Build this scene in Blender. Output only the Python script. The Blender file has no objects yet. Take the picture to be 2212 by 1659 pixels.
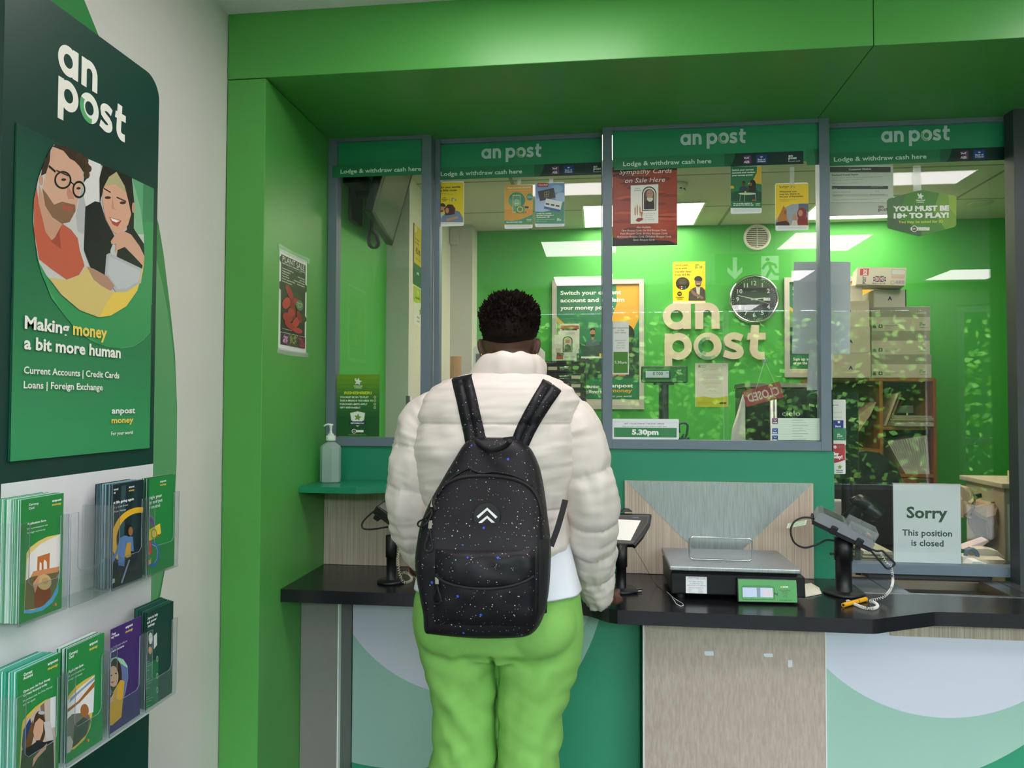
import bpy, bmesh, math, random
from math import sin, cos, pi, radians
from mathutils import Matrix, Vector, noise as mnoise
from mathutils.geometry import tessellate_polygon

random.seed(7)
SC = bpy.context.scene
COL = SC.collection

# ---------------------------------------------------------------- camera
FPX, YAW, PITCH, ROLL = 1574.78, 0.118987, 0.0272292, -0.00323685
CX, CY = 1106.0, 829.5
CAM = Vector((0.0, -2.7273, 1.42))
fwd = Vector((-sin(YAW) * cos(PITCH), cos(YAW) * cos(PITCH), sin(PITCH)))
rgt0 = Vector((cos(YAW), sin(YAW), 0.0))
dwn0 = fwd.cross(rgt0)
rgt = rgt0 * cos(ROLL) + dwn0 * sin(ROLL)
dwn = dwn0 * cos(ROLL) - rgt0 * sin(ROLL)
cam_data = bpy.data.cameras.new('camera')
cam = bpy.data.objects.new('camera', cam_data)
COL.objects.link(cam)
up = -dwn
bk = -fwd
cam.matrix_world = Matrix(((rgt.x, up.x, bk.x, CAM.x), (rgt.y, up.y, bk.y, CAM.y), (rgt.z, up.z, bk.z, CAM.z), (0, 0, 0, 1)))
cam_data.sensor_width = 36.0
cam_data.lens = FPX * 36.0 / 2212.0
cam_data.clip_start = 0.05
SC.camera = cam

# ---------------------------------------------------------------- exposure, sky
SC.view_settings.view_transform = 'Standard'
SC.view_settings.look = 'None'
SC.view_settings.gamma = 1.0
SC.view_settings.exposure = 0.45
SC.view_settings.use_curve_mapping = False
world = bpy.data.worlds.new('sky')
SC.world = world
world.use_nodes = True
wn = world.node_tree.nodes
wn.clear()
wo = wn.new('ShaderNodeOutputWorld')
wb = wn.new('ShaderNodeBackground')
wb.inputs['Color'].default_value = (0.78, 0.86, 1.0, 1)
wb.inputs['Strength'].default_value = 16.0
world.node_tree.links.new(wb.outputs[0], wo.inputs[0])
try:
    SC.cycles.max_bounces = 10
    SC.cycles.transparent_max_bounces = 16
    SC.cycles.sample_clamp_indirect = 4.0
    SC.cycles.caustics_reflective = False
    SC.cycles.caustics_refractive = False
except Exception:
    pass


def portal(name, loc, sx, sy, rot):
    ld = bpy.data.lights.new(name, 'AREA')
    ld.shape = 'RECTANGLE'
    ld.size, ld.size_y = sx, sy
    ld.cycles.is_portal = True
    o = bpy.data.objects.new(name, ld)
    COL.objects.link(o)
    o.location = loc
    o.rotation_euler = rot
    return o


FRONT_Y = -5.0       # street wall of the shop, behind the camera
portal('daylight_portal', (1.32, FRONT_Y - 0.02, 1.50), 4.1, 1.9, (radians(90), 0, 0))
portal('daylight_portal', (4.07, FRONT_Y - 0.02, 1.22), 0.9, 2.44, (radians(90), 0, 0))

SHOP_Z = 2.67        # shop ceiling
OFFICE_Z = 2.56      # office ceiling
SHOP_PANELS = [(-0.15, -2.85), (1.73, -2.85), (3.61, -2.85), (-0.15, -4.2), (1.73, -4.2), (3.61, -4.2)]
OFFICE_PANELS = [(-0.08, 0.585, 1.43, 1.95), (1.215, 1.825, 1.42, 1.88)]     # x0, x1, y0, y1
OFFICE_STRIPS = [(-0.42, 0.78, 0.98, 1.115), (0.62, 1.82, 0.975, 1.115)]


# ---------------------------------------------------------------- helpers
def ray(px, py):
    return fwd + rgt * ((px - CX) / FPX) + dwn * ((py - CY) / FPX)


def at(px, py, X=None, Y=None, Z=None):
    """the point of the plane X=, Y= or Z= that pixel (px, py) of the photograph looks at"""
    d = ray(px, py)
    t = (X - CAM.x) / d.x if X is not None else (Y - CAM.y) / d.y if Y is not None else (Z - CAM.z) / d.z
    return CAM + d * t


def srgb(c):
    c /= 255.0
    return c / 12.92 if c <= 0.04045 else ((c + 0.055) / 1.055) ** 2.4


def hexc(h):
    h = h.lstrip('#')
    return tuple(srgb(int(h[i:i + 2], 16)) for i in (0, 2, 4)) + (1.0,)


_M = {}


def N(nt, kind, **kw):
    n = nt.nodes.new('ShaderNode' + kind)
    for k, v in kw.items():
        if k in n.inputs:
            n.inputs[k].default_value = v
        else:
            setattr(n, k, v)
    return n


def mat(c, rough=0.5, metal=0.0, var=0.05, scale=18.0, emit=0.0, spec=0.5, stretch=None, bump=0.0, key=None, c2=None, sss=0.0):
    """a procedural material: a base colour with a little noise in it"""
    k = key or (c, rough, metal, var, scale, emit, spec, stretch, bump, c2, sss)
    if k in _M:
        return _M[k]
    m = bpy.data.materials.new('mat_' + c.lstrip('#'))
    m.use_nodes = True
    nt = m.node_tree
    b = nt.nodes['Principled BSDF']
    b.inputs['Roughness'].default_value = rough
    b.inputs['Metallic'].default_value = metal
    b.inputs['Specular IOR Level'].default_value = spec
    col = hexc(c)
    if var > 0 or c2:
        tc = N(nt, 'NewGeometry')
        mp = N(nt, 'Mapping')
        mp.inputs['Scale'].default_value = stretch or (1, 1, 1)
        nz = N(nt, 'TexNoise', Scale=scale, Detail=4.0)
        nt.links.new(tc.outputs['Position'], mp.inputs['Vector'])
        nt.links.new(mp.outputs[0], nz.inputs['Vector'])
        mx = N(nt, 'Mix', data_type='RGBA')
        a = hexc(c2) if c2 else tuple(min(1, v * (1 + var)) for v in col[:3]) + (1,)
        d = col if c2 else tuple(v * (1 - var) for v in col[:3]) + (1,)
        mx.inputs[6].default_value = d
        mx.inputs[7].default_value = a
        if c2:
            mr = N(nt, 'MapRange')
            mr.inputs[1].default_value, mr.inputs[2].default_value = 0.38, 0.62
            nt.links.new(nz.outputs['Fac'], mr.inputs[0])
            nt.links.new(mr.outputs[0], mx.inputs[0])
        else:
            nt.links.new(nz.outputs['Fac'], mx.inputs[0])
        nt.links.new(mx.outputs[2], b.inputs['Base Color'])
        if bump:
            bp = N(nt, 'Bump', Strength=bump, Distance=0.002)
            nt.links.new(nz.outputs['Fac'], bp.inputs['Height'])
            nt.links.new(bp.outputs[0], b.inputs['Normal'])
    else:
        b.inputs['Base Color'].default_value = col
    if sss:
        b.inputs['Subsurface Weight'].default_value = sss
        b.inputs['Subsurface Radius'].default_value = (0.01, 0.004, 0.002)
    if emit:
        b.inputs['Emission Color'].default_value = col
        b.inputs['Emission Strength'].default_value = emit
    _M[k] = m
    return m


def flat(c, rough=0.45):
    return mat(c, rough, var=0.0)


def clear_mat(key, tint=(0.985, 0.995, 0.99), ior=1.5, rough=0.0, haze=0.0, hazecol=(0.8, 0.85, 0.85)):
    """clear sheet glass or acrylic: passes light straight on, mirrors by Fresnel, a trace of haze"""
    if key in _M:
        return _M[key]
    m = bpy.data.materials.new('mat_' + key)
    m.use_nodes = True
    nt = m.node_tree
    nt.nodes.clear()
    out = N(nt, 'OutputMaterial')
    tr = N(nt, 'BsdfTransparent')
    tr.inputs[0].default_value = tint + (1,)
    gl = N(nt, 'BsdfGlossy', Roughness=rough)
    f0 = ((ior - 1) / (ior + 1)) ** 2
    lw = N(nt, 'LayerWeight', Blend=0.5)
    pw = N(nt, 'Math', operation='POWER')
    pw.inputs[1].default_value = 5.0
    fr = N(nt, 'Math', operation='MULTIPLY_ADD')
    fr.inputs[1].default_value, fr.inputs[2].default_value = 1 - f0, f0
    nt.links.new(lw.outputs['Facing'], pw.inputs[0])
    nt.links.new(pw.outputs[0], fr.inputs[0])
    mx = N(nt, 'MixShader')
    nt.links.new(fr.outputs[0], mx.inputs[0])
    nt.links.new(tr.outputs[0], mx.inputs[1])
    nt.links.new(gl.outputs[0], mx.inputs[2])
    last = mx
    if haze:
        df = N(nt, 'BsdfDiffuse')
        df.inputs[0].default_value = hazecol + (1,)
        nz = N(nt, 'TexNoise', Scale=6.0, Detail=3.0)
        mt = N(nt, 'Math', operation='MULTIPLY')
        mt.inputs[1].default_value = haze * 2
        nt.links.new(nz.outputs['Fac'], mt.inputs[0])
        m2 = N(nt, 'MixShader')
        if haze < .05:
            nt.links.new(mt.outputs[0], m2.inputs[0])
        else:
            m2.inputs[0].default_value = haze
        nt.links.new(last.outputs[0], m2.inputs[1])
        nt.links.new(df.outputs[0], m2.inputs[2])
        last = m2
    nt.links.new(last.outputs[0], out.inputs[0])
    _M[key] = m
    return m


class MB:
    """collects shapes and links them as ONE mesh object"""

    def __init__(s):
        s.v, s.f, s.m, s.sm, s.mats = [], [], [], [], []
        s.xf = None

    def mi(s, m):
        if m not in s.mats:
            s.mats.append(m)
        return s.mats.index(m)

    def add(s, vs, fs, m, smooth=False):
        o = len(s.v)
        for p in vs:
            p = Vector(p)
            s.v.append(s.xf @ p if s.xf else p)
        i = s.mi(m)
        for f in fs:
            s.f.append([o + k for k in f])
            s.m.append(i)
            s.sm.append(smooth)
        return s

    def box(s, x0, x1, y0, y1, z0, z1, m):
        vs = [(x, y, z) for x in (x0, x1) for y in (y0, y1) for z in (z0, z1)]
        return s.add(vs, [(0, 1, 3, 2), (4, 6, 7, 5), (0, 4, 5, 1), (2, 3, 7, 6), (0, 2, 6, 4), (1, 5, 7, 3)], m)

    def obox(s, o, U, V, W, m):
        o, U, V, W = map(Vector, (o, U, V, W))
        vs = [o + U * a + V * b + W * c for a in (0, 1) for b in (0, 1) for c in (0, 1)]
        return s.add(vs, [(0, 1, 3, 2), (4, 6, 7, 5), (0, 4, 5, 1), (2, 3, 7, 6), (0, 2, 6, 4), (1, 5, 7, 3)], m)

    def cyl(s, p0, p1, r0, m, r1=None, n=24, caps=True, smooth=True):
        p0, p1 = Vector(p0), Vector(p1)
        r1 = r0 if r1 is None else r1
        d = (p1 - p0).normalized()
        a = d.orthogonal().normalized()
        b = d.cross(a)
        vs = []
        for p, r in ((p0, r0), (p1, r1)):
            vs += [p + (a * cos(2 * pi * k / n) + b * sin(2 * pi * k / n)) * r for k in range(n)]
        s.add(vs, [(k, (k + 1) % n, n + (k + 1) % n, n + k) for k in range(n)], m, smooth)
        if caps:
            s.add(vs[:n], [tuple(range(n))[::-1]], m)
            s.add(vs[n:], [tuple(range(n))], m)
        return s

    def tube(s, pts, r, m, n=8, closed=False, caps=True):
        pts = [Vector(p) for p in pts]
        L = len(pts)
        rings, a = [], None
        for i, p in enumerate(pts):
            q0 = pts[i - 1] if (i > 0 or closed) else p
            q1 = pts[(i + 1) % L] if (i < L - 1 or closed) else p
            d = (q1 - q0)
            d = d.normalized() if d.length > 1e-9 else Vector((0, 0, 1))
            a = d.orthogonal().normalized() if a is None else (a - d * a.dot(d)).normalized()
            b = d.cross(a)
            rr = r[i] if isinstance(r, (list, tuple)) else r
            rings.append([p + (a * cos(2 * pi * k / n) + b * sin(2 * pi * k / n)) * rr for k in range(n)])
        return s.loft(rings, m, closed=closed, caps=caps and not closed)

    def loft(s, rings, m, closed=False, caps=True, smooth=True):
        n = len(rings[0])
        vs = [p for r in rings for p in r]
        L = len(rings)
        fs = []
        for i in range(L if closed else L - 1):
            j = (i + 1) % L
            fs += [(i * n + k, i * n + (k + 1) % n, j * n + (k + 1) % n, j * n + k) for k in range(n)]
        if caps:
            fs += [tuple(range(n))[::-1], tuple(range((L - 1) * n, L * n))]
        return s.add(vs, fs, m, smooth)

    def prism(s, poly, o, U, V, W, m, smooth=False):
        """a 2D outline (u, v) on the frame o, U, V pushed out along W"""
        o, U, V, W = map(Vector, (o, U, V, W))
        n = len(poly)
        a = [o + U * p[0] + V * p[1] for p in poly]
        vs = a + [p + W for p in a]
        tri = tessellate_polygon([[Vector((p[0], p[1], 0)) for p in poly]])
        fs = [tuple(t) for t in tri] + [tuple(n + k for k in t)[::-1] for t in tri]
        s.add(vs, fs, m)
        return s.add(vs, [(k, (k + 1) % n, n + (k + 1) % n, n + k) for k in range(n)], m, smooth)

    def lathe(s, prof, c, m, n=32, sx=1.0, sy=1.0, rot=0.0, smooth=True):
        """profile of (radius, z) turned about the vertical through c"""
        c = Vector(c)
        rings = []
        for r, z in prof:
            ring = []
            for k in range(n):
                x, y = r * cos(2 * pi * k / n) * sx, r * sin(2 * pi * k / n) * sy
                ring.append(c + Vector((x * cos(rot) - y * sin(rot), x * sin(rot) + y * cos(rot), z)))
            rings.append(ring)
        return s.loft(rings, m, caps=True, smooth=smooth)

    def ball(s, c, r, m, n=16, sx=1, sy=1, sz=1):
        c = Vector(c)
        rings = []
        for i in range(1, n):
            t = pi * i / n
            rings.append([c + Vector((r * sx * sin(t) * cos(2 * pi * k / (2 * n)), r * sy * sin(t) * sin(2 * pi * k / (2 * n)), -r * sz * cos(t))) for k in range(2 * n)])
        return s.loft(rings, m)

    def build(s, name, parent=None, bevel=0.0, seg=2, origin=None, sub=0, weld=False):
        me = bpy.data.meshes.new(name)
        if origin is None and parent is None:
            xs, ys, zs = zip(*[tuple(p) for p in s.v])
            origin = Vector(((min(xs) + max(xs)) / 2, (min(ys) + max(ys)) / 2, min(zs)))
        base = parent['_o'] if parent is not None else origin
        base = Vector(base)
        me.from_pydata([tuple(p - base) for p in s.v], [], s.f)
        for mm in s.mats:
            me.materials.append(mm)
        me.polygons.foreach_set('material_index', s.m)
        me.polygons.foreach_set('use_smooth', s.sm)
        bm = bmesh.new()
        bm.from_mesh(me)
        if weld:
            bmesh.ops.remove_doubles(bm, verts=bm.verts, dist=1e-5)
        bmesh.ops.recalc_face_normals(bm, faces=bm.faces)
        bm.to_mesh(me)
        bm.free()
        o = bpy.data.objects.new(name, me)
        COL.objects.link(o)
        o['_o'] = tuple(base)
        if parent is not None:
            o.parent = parent
        else:
            o.location = base
        if bevel:
            b = o.modifiers.new('bevel', 'BEVEL')
            b.width = bevel
            b.segments = seg
            b.limit_method = 'ANGLE'
            b.angle_limit = radians(50)
            b.harden_normals = False
        if sub:
            b = o.modifiers.new('sub', 'SUBSURF')
            b.levels = b.render_levels = sub
        return o


def thing(name, label, cat, loc, group=None):
    o = bpy.data.objects.new(name, None)
    o.empty_display_size = 0.05
    COL.objects.link(o)
    o.location = loc
    o['_o'] = tuple(loc)
    return tag(o, label, cat, group)


def tag(o, label=None, cat=None, group=None, kind=None):
    if label:
        o['label'] = label
    if cat:
        o['category'] = cat
    if group:
        o['group'] = group
    if kind:
        o['kind'] = kind
    return o


def struct(o):
    o['kind'] = 'structure'
    return o


def dup(root, loc, label=None, group=None):
    """a copy of a thing with copies of its parts and their sub-parts"""
    r = root.copy()
    COL.objects.link(r)
    r.location = loc
    if label:
        r['label'] = label
    if group:
        r['group'] = group
    for ch in list(root.children):
        c = ch.copy()
        COL.objects.link(c)
        c.parent = r
        for g in list(ch.children):
            d = g.copy()
            COL.objects.link(d)
            d.parent = c
    return r


# ---------------------------------------------------------------- flat print and lettering
_T = {}


def glyphs(text, bold):
    k = (text, bold)
    if k not in _T:
        cu = bpy.data.curves.new('t', 'FONT')
        cu.body = text
        cu.size = 1.0
        cu.resolution_u = 2
        cu.offset = bold
        ob = bpy.data.objects.new('t', cu)
        COL.objects.link(ob)
        dg = bpy.context.evaluated_depsgraph_get()
        me = bpy.data.meshes.new_from_object(ob.evaluated_get(dg))
        vs = [(v.co.x, v.co.y) for v in me.vertices]
        fs = [tuple(p.vertices) for p in me.polygons]
        bpy.data.objects.remove(ob)
        bpy.data.curves.remove(cu)
        bpy.data.meshes.remove(me)
        _T[k] = (vs, fs)
    return _T[k]


def arcpts(cu, cv, ru, rv, a0, a1, n):
    return [(cu + ru * cos(radians(a0 + (a1 - a0) * k / n)), cv + rv * sin(radians(a0 + (a1 - a0) * k / n))) for k in range(n + 1)]


def stroke(pts, w):
    """an outline of even width w along a 2D line"""
    L, Rr = [], []
    for i, p in enumerate(pts):
        a = pts[max(i - 1, 0)]
        b = pts[min(i + 1, len(pts) - 1)]
        dx, dy = b[0] - a[0], b[1] - a[1]
        q = math.hypot(dx, dy) or 1
        nx, ny = -dy / q * w / 2, dx / q * w / 2
        L.append((p[0] + nx, p[1] + ny))
        Rr.append((p[0] - nx, p[1] - ny))
    return L + Rr[::-1]


def ringpoly(cu, cv, ro, ri, n=36):
    return arcpts(cu, cv, ro, ro, 0, 360, n) + arcpts(cu, cv, ri, ri, 360, 0, n)


# the rounded lettering of the post office: x-height 1, baseline 0; each letter is a list of outlines and its advance
LW = 0.29


def letter(ch):
    if ch == 'a':
        return [ringpoly(.5, .5, .52, .235), [(.74, 0), (1.03, 0), (1.03, 1.0), (.74, 1.0)]], 1.20
    if ch == 'n':
        arch = arcpts(.46, .56, .345, .345, 180, 0, 14)
        return [[(0, 0), (.29, 0), (.29, 1.0), (0, 1.0)], stroke([(.75, 0), (.75, .3)] + arcpts(.44, .56, .31, .31, 0, 150, 12), LW)], 1.06
    if ch == 'p':
        return [ringpoly(.53, .5, .52, .235), [(0, -.42), (.29, -.42), (.29, 1.0), (0, 1.0)]], 1.13
    if ch == 'o':
        return [ringpoly(.52, .5, .53, .24)], 1.12
    if ch == 's':
        return [stroke([(.70, .80)] + arcpts(.40, .74, .25, .15, 60, 200, 8) + [(.17, .62), (.30, .54), (.50, .46), (.60, .38)] + arcpts(.38, .27, .25, .15, 20, -130, 8) + [(.02, .22)], .265)], .84
    if ch == 't':
        return [stroke([(.36, 1.30), (.30, .36)] + arcpts(.55, .36, .25, .24, 180, 275, 7) + [(.70, .125)], LW), [(.06, .74), (.74, .74), (.74, 1.0), (.10, 1.0)]], .82
    return [], .4


def wordmark(text, x=0.0, y=0.0, s=1.0):
    """outlines of a line of the lettering with their letter, scaled so that the x-height is s"""
    out = []
    for ch in text:
        polys, adv = letter(ch)
        out.append((ch, [[(x + px * s, y + py * s) for px, py in po] for po in polys]))
        x += adv * s
    return out, x


class Art:
    """a printed sheet: a thin board with flat shapes printed on it, layer upon layer.
    Drawing coordinates go through s.map to (u, v) metres on the sheet (v up)."""
    EPS = 3.5e-5

    def __init__(s, o, U, V, w, h, base='#ffffff', thick=0.0008, rough=0.4, corner=0.0, outline=None, back=None):
        s.o, s.U, s.V = Vector(o), Vector(U).normalized(), Vector(V).normalized()
        s.W = s.U.cross(s.V).normalized()
        s.w, s.h = w, h
        s.mb = MB()
        s.rough = rough
        s.k = 0
        s.crop = None
        s.nw, s.nh = w, h
        s.cliptext = False
        s.clip = [(0, 0), (w, 0), (w, h), (0, h)]
        poly = outline or s.clip
        if corner:
            c = corner
            poly = arcpts(w - c, c, c, c, -90, 0, 5) + arcpts(w - c, h - c, c, c, 0, 90, 5) + arcpts(c, h - c, c, c, 90, 180, 5) + arcpts(c, c, c, c, 180, 270, 5)
        s.poly0 = poly
        s.mb.prism(poly, s.o - s.W * thick, s.U, s.V, s.W * thick, mat(back, rough, var=.02) if back else mat(base, rough, var=.02))
        if back:
            s._lay([poly], base)

    def uv(s, x, y):
        if s.crop:                       # reading off an enlargement of the photograph
            ox, oy, sc = s.crop
            d = ray(ox + x / sc, oy + y / sc)
            t = (s.o - CAM).dot(s.W) / d.dot(s.W)
            q = CAM + d * t - s.o
            return (q.dot(s.U), q.dot(s.V))
        return (x * s.nw, s.h - y * s.nh)  # 0..1 from the top left corner

    def _lay(s, polys, c, rough=None):
        s.k += 1
        o = s.o + s.W * (s.EPS * s.k)
        m = flat(c, rough or s.rough) if isinstance(c, str) else c
        for i, p in enumerate(polys):
            if len(p) < 3:
                continue
            o = o + s.W * (i * 4e-6)
            tri = tessellate_polygon([[Vector((a, b, 0)) for a, b in p]])
            s.mb.add([o + s.U * a + s.V * b for a, b in p], [tuple(t) for t in tri], m)

    def _cl(s, p):
        for i in range(4):
            a, b = s.clip[i], s.clip[(i + 1) % 4]
            ins = lambda q: (b[0] - a[0]) * (q[1] - a[1]) - (b[1] - a[1]) * (q[0] - a[0]) >= -1e-9
            out = []
            for j, q in enumerate(p):
                r = p[j - 1]
                if ins(q) != ins(r):
                    d1 = (b[0] - a[0]) * (r[1] - a[1]) - (b[1] - a[1]) * (r[0] - a[0])
                    d2 = (b[0] - a[0]) * (q[1] - a[1]) - (b[1] - a[1]) * (q[0] - a[0])
                    t = d1 / (d1 - d2)
                    out.append((r[0] + (q[0] - r[0]) * t, r[1] + (q[1] - r[1]) * t))
                if ins(q):
                    out.append(q)
            p = out
            if not p:
                break
        return p

    def poly(s, pts, c):
        s._lay([s._cl([s.uv(*p) for p in pts])], c)
        return s

    def rect(s, x0, y0, x1, y1, c):
        return s.poly([(x0, y0), (x1, y0), (x1, y1), (x0, y1)], c)

    def ell(s, x, y, rx, ry, c, a0=0, a1=360, n=28):
        return s.poly(arcpts(x, y, rx, ry, a0, a1, n), c)

    def ring(s, x, y, rx, ry, t, c, a0=0, a1=360, n=36):
        """a band whose inner radius is (1 - t) of the outer"""
        return s.poly(arcpts(x, y, rx, ry, a0, a1, n) + arcpts(x, y, rx * (1 - t), ry * (1 - t), a1, a0, n), c)

    def line(s, pts, w, c):
        u = [s.uv(*p) for p in pts]
        s._lay([s._cl(stroke(u, w))], c)
        return s

    def text(s, t, x, y, h, c, x1=None, bold=0.0, al='l', slant=0.0, rot=0.0, y1=None):
        """a line of lettering: baseline start (x, y), cap height h, running to x1 when given"""
        u0, v0 = s.uv(x, y)
        ua, va = s.uv(x, y - h)
        H = math.hypot(ua - u0, va - v0)
        vs, fs = glyphs(t, bold)
        if not vs:
            return s
        sc = H / 0.715
        xs = [a for a, b in vs]
        mn, mx = min(xs), max(xs)
        kx = 1.0
        if x1 is not None:
            u1, v1 = s.uv(x1, y if y1 is None else y1)
            if y1 is None:
                kx = abs(u1 - u0) / ((mx - mn) * sc)
            else:
                kx = math.hypot(u1 - u0, v1 - v0) / ((mx - mn) * sc)
                rot = math.degrees(math.atan2(v1 - v0, u1 - u0))
        off = {'l': mn, 'c': (mn + mx) / 2, 'r': mx}[al]
        cr, sr = cos(radians(rot)), sin(radians(rot))
        s.k += 1
        o = s.o + s.W * (s.EPS * s.k)
        pts = []
        for a, b in vs:
            p, q = (a - off + slant * b) * sc * kx, b * sc
            pts.append((u0 + p * cr - q * sr, v0 + p * sr + q * cr))
        if s.cliptext:
            n = []
            for f in fs:
                pl = s._cl([pts[i] for i in f])
                if len(pl) > 2:
                    n.append((len(n) and n[-1][1] or 0, (n[-1][1] if n else 0) + len(pl), pl))
            pts = [q for _, _, pl in n for q in pl]
            fs = [tuple(range(a, b)) for a, b, _ in n]
        s.mb.add([o + s.U * a + s.V * b for a, b in pts], fs, flat(c, s.rough))
        return s

    def lines(s, rows, x, y, h, dy, c, bold=0.0, al='l', slant=0.0):
        for i, r in enumerate(rows):
            s.text(r, x, y + i * dy, h, c, bold=bold, al=al, slant=slant)
        return s

    def logo(s, x, y, xh, c, stack=True, o1='#f4faf2', o2='#8fcf95', w=None):
        """the 'an post' lettering: lower left at (x, y) = baseline of the first word, x-height xh"""
        u0, v0 = s.uv(x, y)
        ua, va = s.uv(x, y - xh)
        H = math.hypot(ua - u0, va - v0)
        L1, e1 = wordmark('an', u0, v0, H)
        if stack:
            L2, e2 = wordmark('post', u0 + .02 * H, v0 - 1.18 * H, H)
        else:
            L2, e2 = wordmark('post', e1 + .33 * H, v0, H)
        if w:
            uw, vw = s.uv(x + w, y)
            kx = math.hypot(uw - u0, vw - v0) / (max(e1, e2) - u0)
        else:
            kx = 1
        sq = lambda p: [(u0 + (a - u0) * kx, b) for a, b in p]
        s._lay([sq(p) for ch, ps in L1 + L2 for p in ps if ch != 'o'], c)
        oo = [p for ch, ps in L2 for p in ps if ch == 'o'][0]
        s._lay([sq(oo)], o1)
        cu = (max(p[0] for p in oo) + min(p[0] for p in oo)) / 2
        cv = (max(p[1] for p in oo) + min(p[1] for p in oo)) / 2
        cres = arcpts(cu, cv, .53 * H, .53 * H, 150, 285, 14) + arcpts(cu + .06 * H, cv + .03 * H, .37 * H, .37 * H, 285, 150, 14)
        s._lay([sq(cres)], o2)
        return s

    def build(s, name, label=None, cat=None, parent=None, group=None, kind=None):
        ob = s.mb.build(name, parent)
        return tag(ob, label, cat, group, kind)


def sheetY(x0, y0, x1, y1, Y, **kw):
    """a sheet facing the shop on the plane Y, between two pixel corners (top left, bottom right)"""
    a, b = at(x0, y0, Y=Y), at(x1, y1, Y=Y)
    return Art((a.x, Y, b.z), (1, 0, 0), (0, 0, 1), b.x - a.x, a.z - b.z, **kw)


def sheetX(x0, y0, x1, y1, X, **kw):
    """a sheet on a wall facing +X, between two pixel corners"""
    a, b = at(x0, y0, X=X), at(x1, y1, X=X)
    return Art((X, a.y, b.z), (0, 1, 0), (0, 0, 1), b.y - a.y, a.z - b.z, **kw)


# palette
GREEN = '#54a64c'       # surround
MINT = '#278f6c'        # counter green
DKGREEN = '#0c3a33'
GREY = '#6f7d8c'

# ================================================================ the setting
JX = -1.055          # jamb face of the counter recess
WX = -1.187          # left wall of the shop
FY = -0.54           # front face of the green surround
SOF = 2.458          # underside of the bulkhead
CT = 0.80            # counter top height
BACK = 2.0           # back wall of the office


def node_mat(key, build):
    if key in _M:
        return _M[key]
    m = bpy.data.materials.new('mat_' + key)
    m.use_nodes = True
    build(m.node_tree, m.node_tree.nodes['Principled BSDF'])
    _M[key] = m
    return m


def tiles(nt, b, size, c, gap, gw, rough):
    g = N(nt, 'NewGeometry')
    sep = N(nt, 'SeparateXYZ')
    nt.links.new(g.outputs['Position'], sep.inputs[0])
    acc = None
    for ax in (0, 1):
        a = N(nt, 'Math', operation='MULTIPLY_ADD')
        a.inputs[1].default_value = 1 / size
        a.inputs[2].default_value = 50.0 + (0.757 if ax == 0 else 0.44)
        f = N(nt, 'Math', operation='FRACT')
        k = N(nt, 'Math', operation='LESS_THAN')
        k.inputs[1].default_value = gw / size
        nt.links.new(sep.outputs[ax], a.inputs[0])
        nt.links.new(a.outputs[0], f.inputs[0])
        nt.links.new(f.outputs[0], k.inputs[0])
        if acc is None:
            acc = k
        else:
            mx = N(nt, 'Math', operation='MAXIMUM')
            nt.links.new(acc.outputs[0], mx.inputs[0])
            nt.links.new(k.outputs[0], mx.inputs[1])
            acc = mx
    mx = N(nt, 'Mix', data_type='RGBA')
    mx.inputs[6].default_value = hexc(c)
    mx.inputs[7].default_value = hexc(gap)
    nt.links.new(acc.outputs[0], mx.inputs[0])
    nt.links.new(mx.outputs[2], b.inputs['Base Color'])
    b.inputs['Roughness'].default_value = rough


def streaks(nt, b, c1, c2, rough, sx=160.0, sz=3.0, metal=0.0, lo=.35, hi=.65):
    g = N(nt, 'NewGeometry')
    mp = N(nt, 'Mapping')
    mp.inputs['Scale'].default_value = (sx, sx, sz)
    nz = N(nt, 'TexNoise', Scale=1.0, Detail=5.0, Roughness=.6)
    mr = N(nt, 'MapRange')
    mr.inputs[1].default_value, mr.inputs[2].default_value = lo, hi
    mx = N(nt, 'Mix', data_type='RGBA')
    mx.inputs[6].default_value, mx.inputs[7].default_value = hexc(c1), hexc(c2)
    nt.links.new(g.outputs['Position'], mp.inputs['Vector'])
    nt.links.new(mp.outputs[0], nz.inputs['Vector'])
    nt.links.new(nz.outputs['Fac'], mr.inputs[0])
    nt.links.new(mr.outputs[0], mx.inputs[0])
    nt.links.new(mx.outputs[2], b.inputs['Base Color'])
    b.inputs['Roughness'].default_value = rough
    b.inputs['Metallic'].default_value = metal


SURR = mat(GREEN, .36, var=.03, scale=3)
WHITEWALL = mat('#e6e4de', .6, var=.02, scale=5)
LAMIN = node_mat('laminate', lambda nt, b: streaks(nt, b, '#b09b88', '#d6c6b4', .45, 190, 2.2))
TAUPE = node_mat('taupe', lambda nt, b: streaks(nt, b, '#bda999', '#d0c0b2', .5, 150, 25))
STEEL = node_mat('brushed_steel', lambda nt, b: streaks(nt, b, '#9c9fa2', '#b1b4b7', .4, 260, 14, .75))
ALU = mat(GREY, .42, var=.02)
GLASS = clear_mat('window_glass')
MINTM = mat(MINT, .4, var=.03, scale=4)
BLACK = mat('#16171a', .45, var=.05)
WHITE = mat('#f2f2ee', .4, var=.01)

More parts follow.
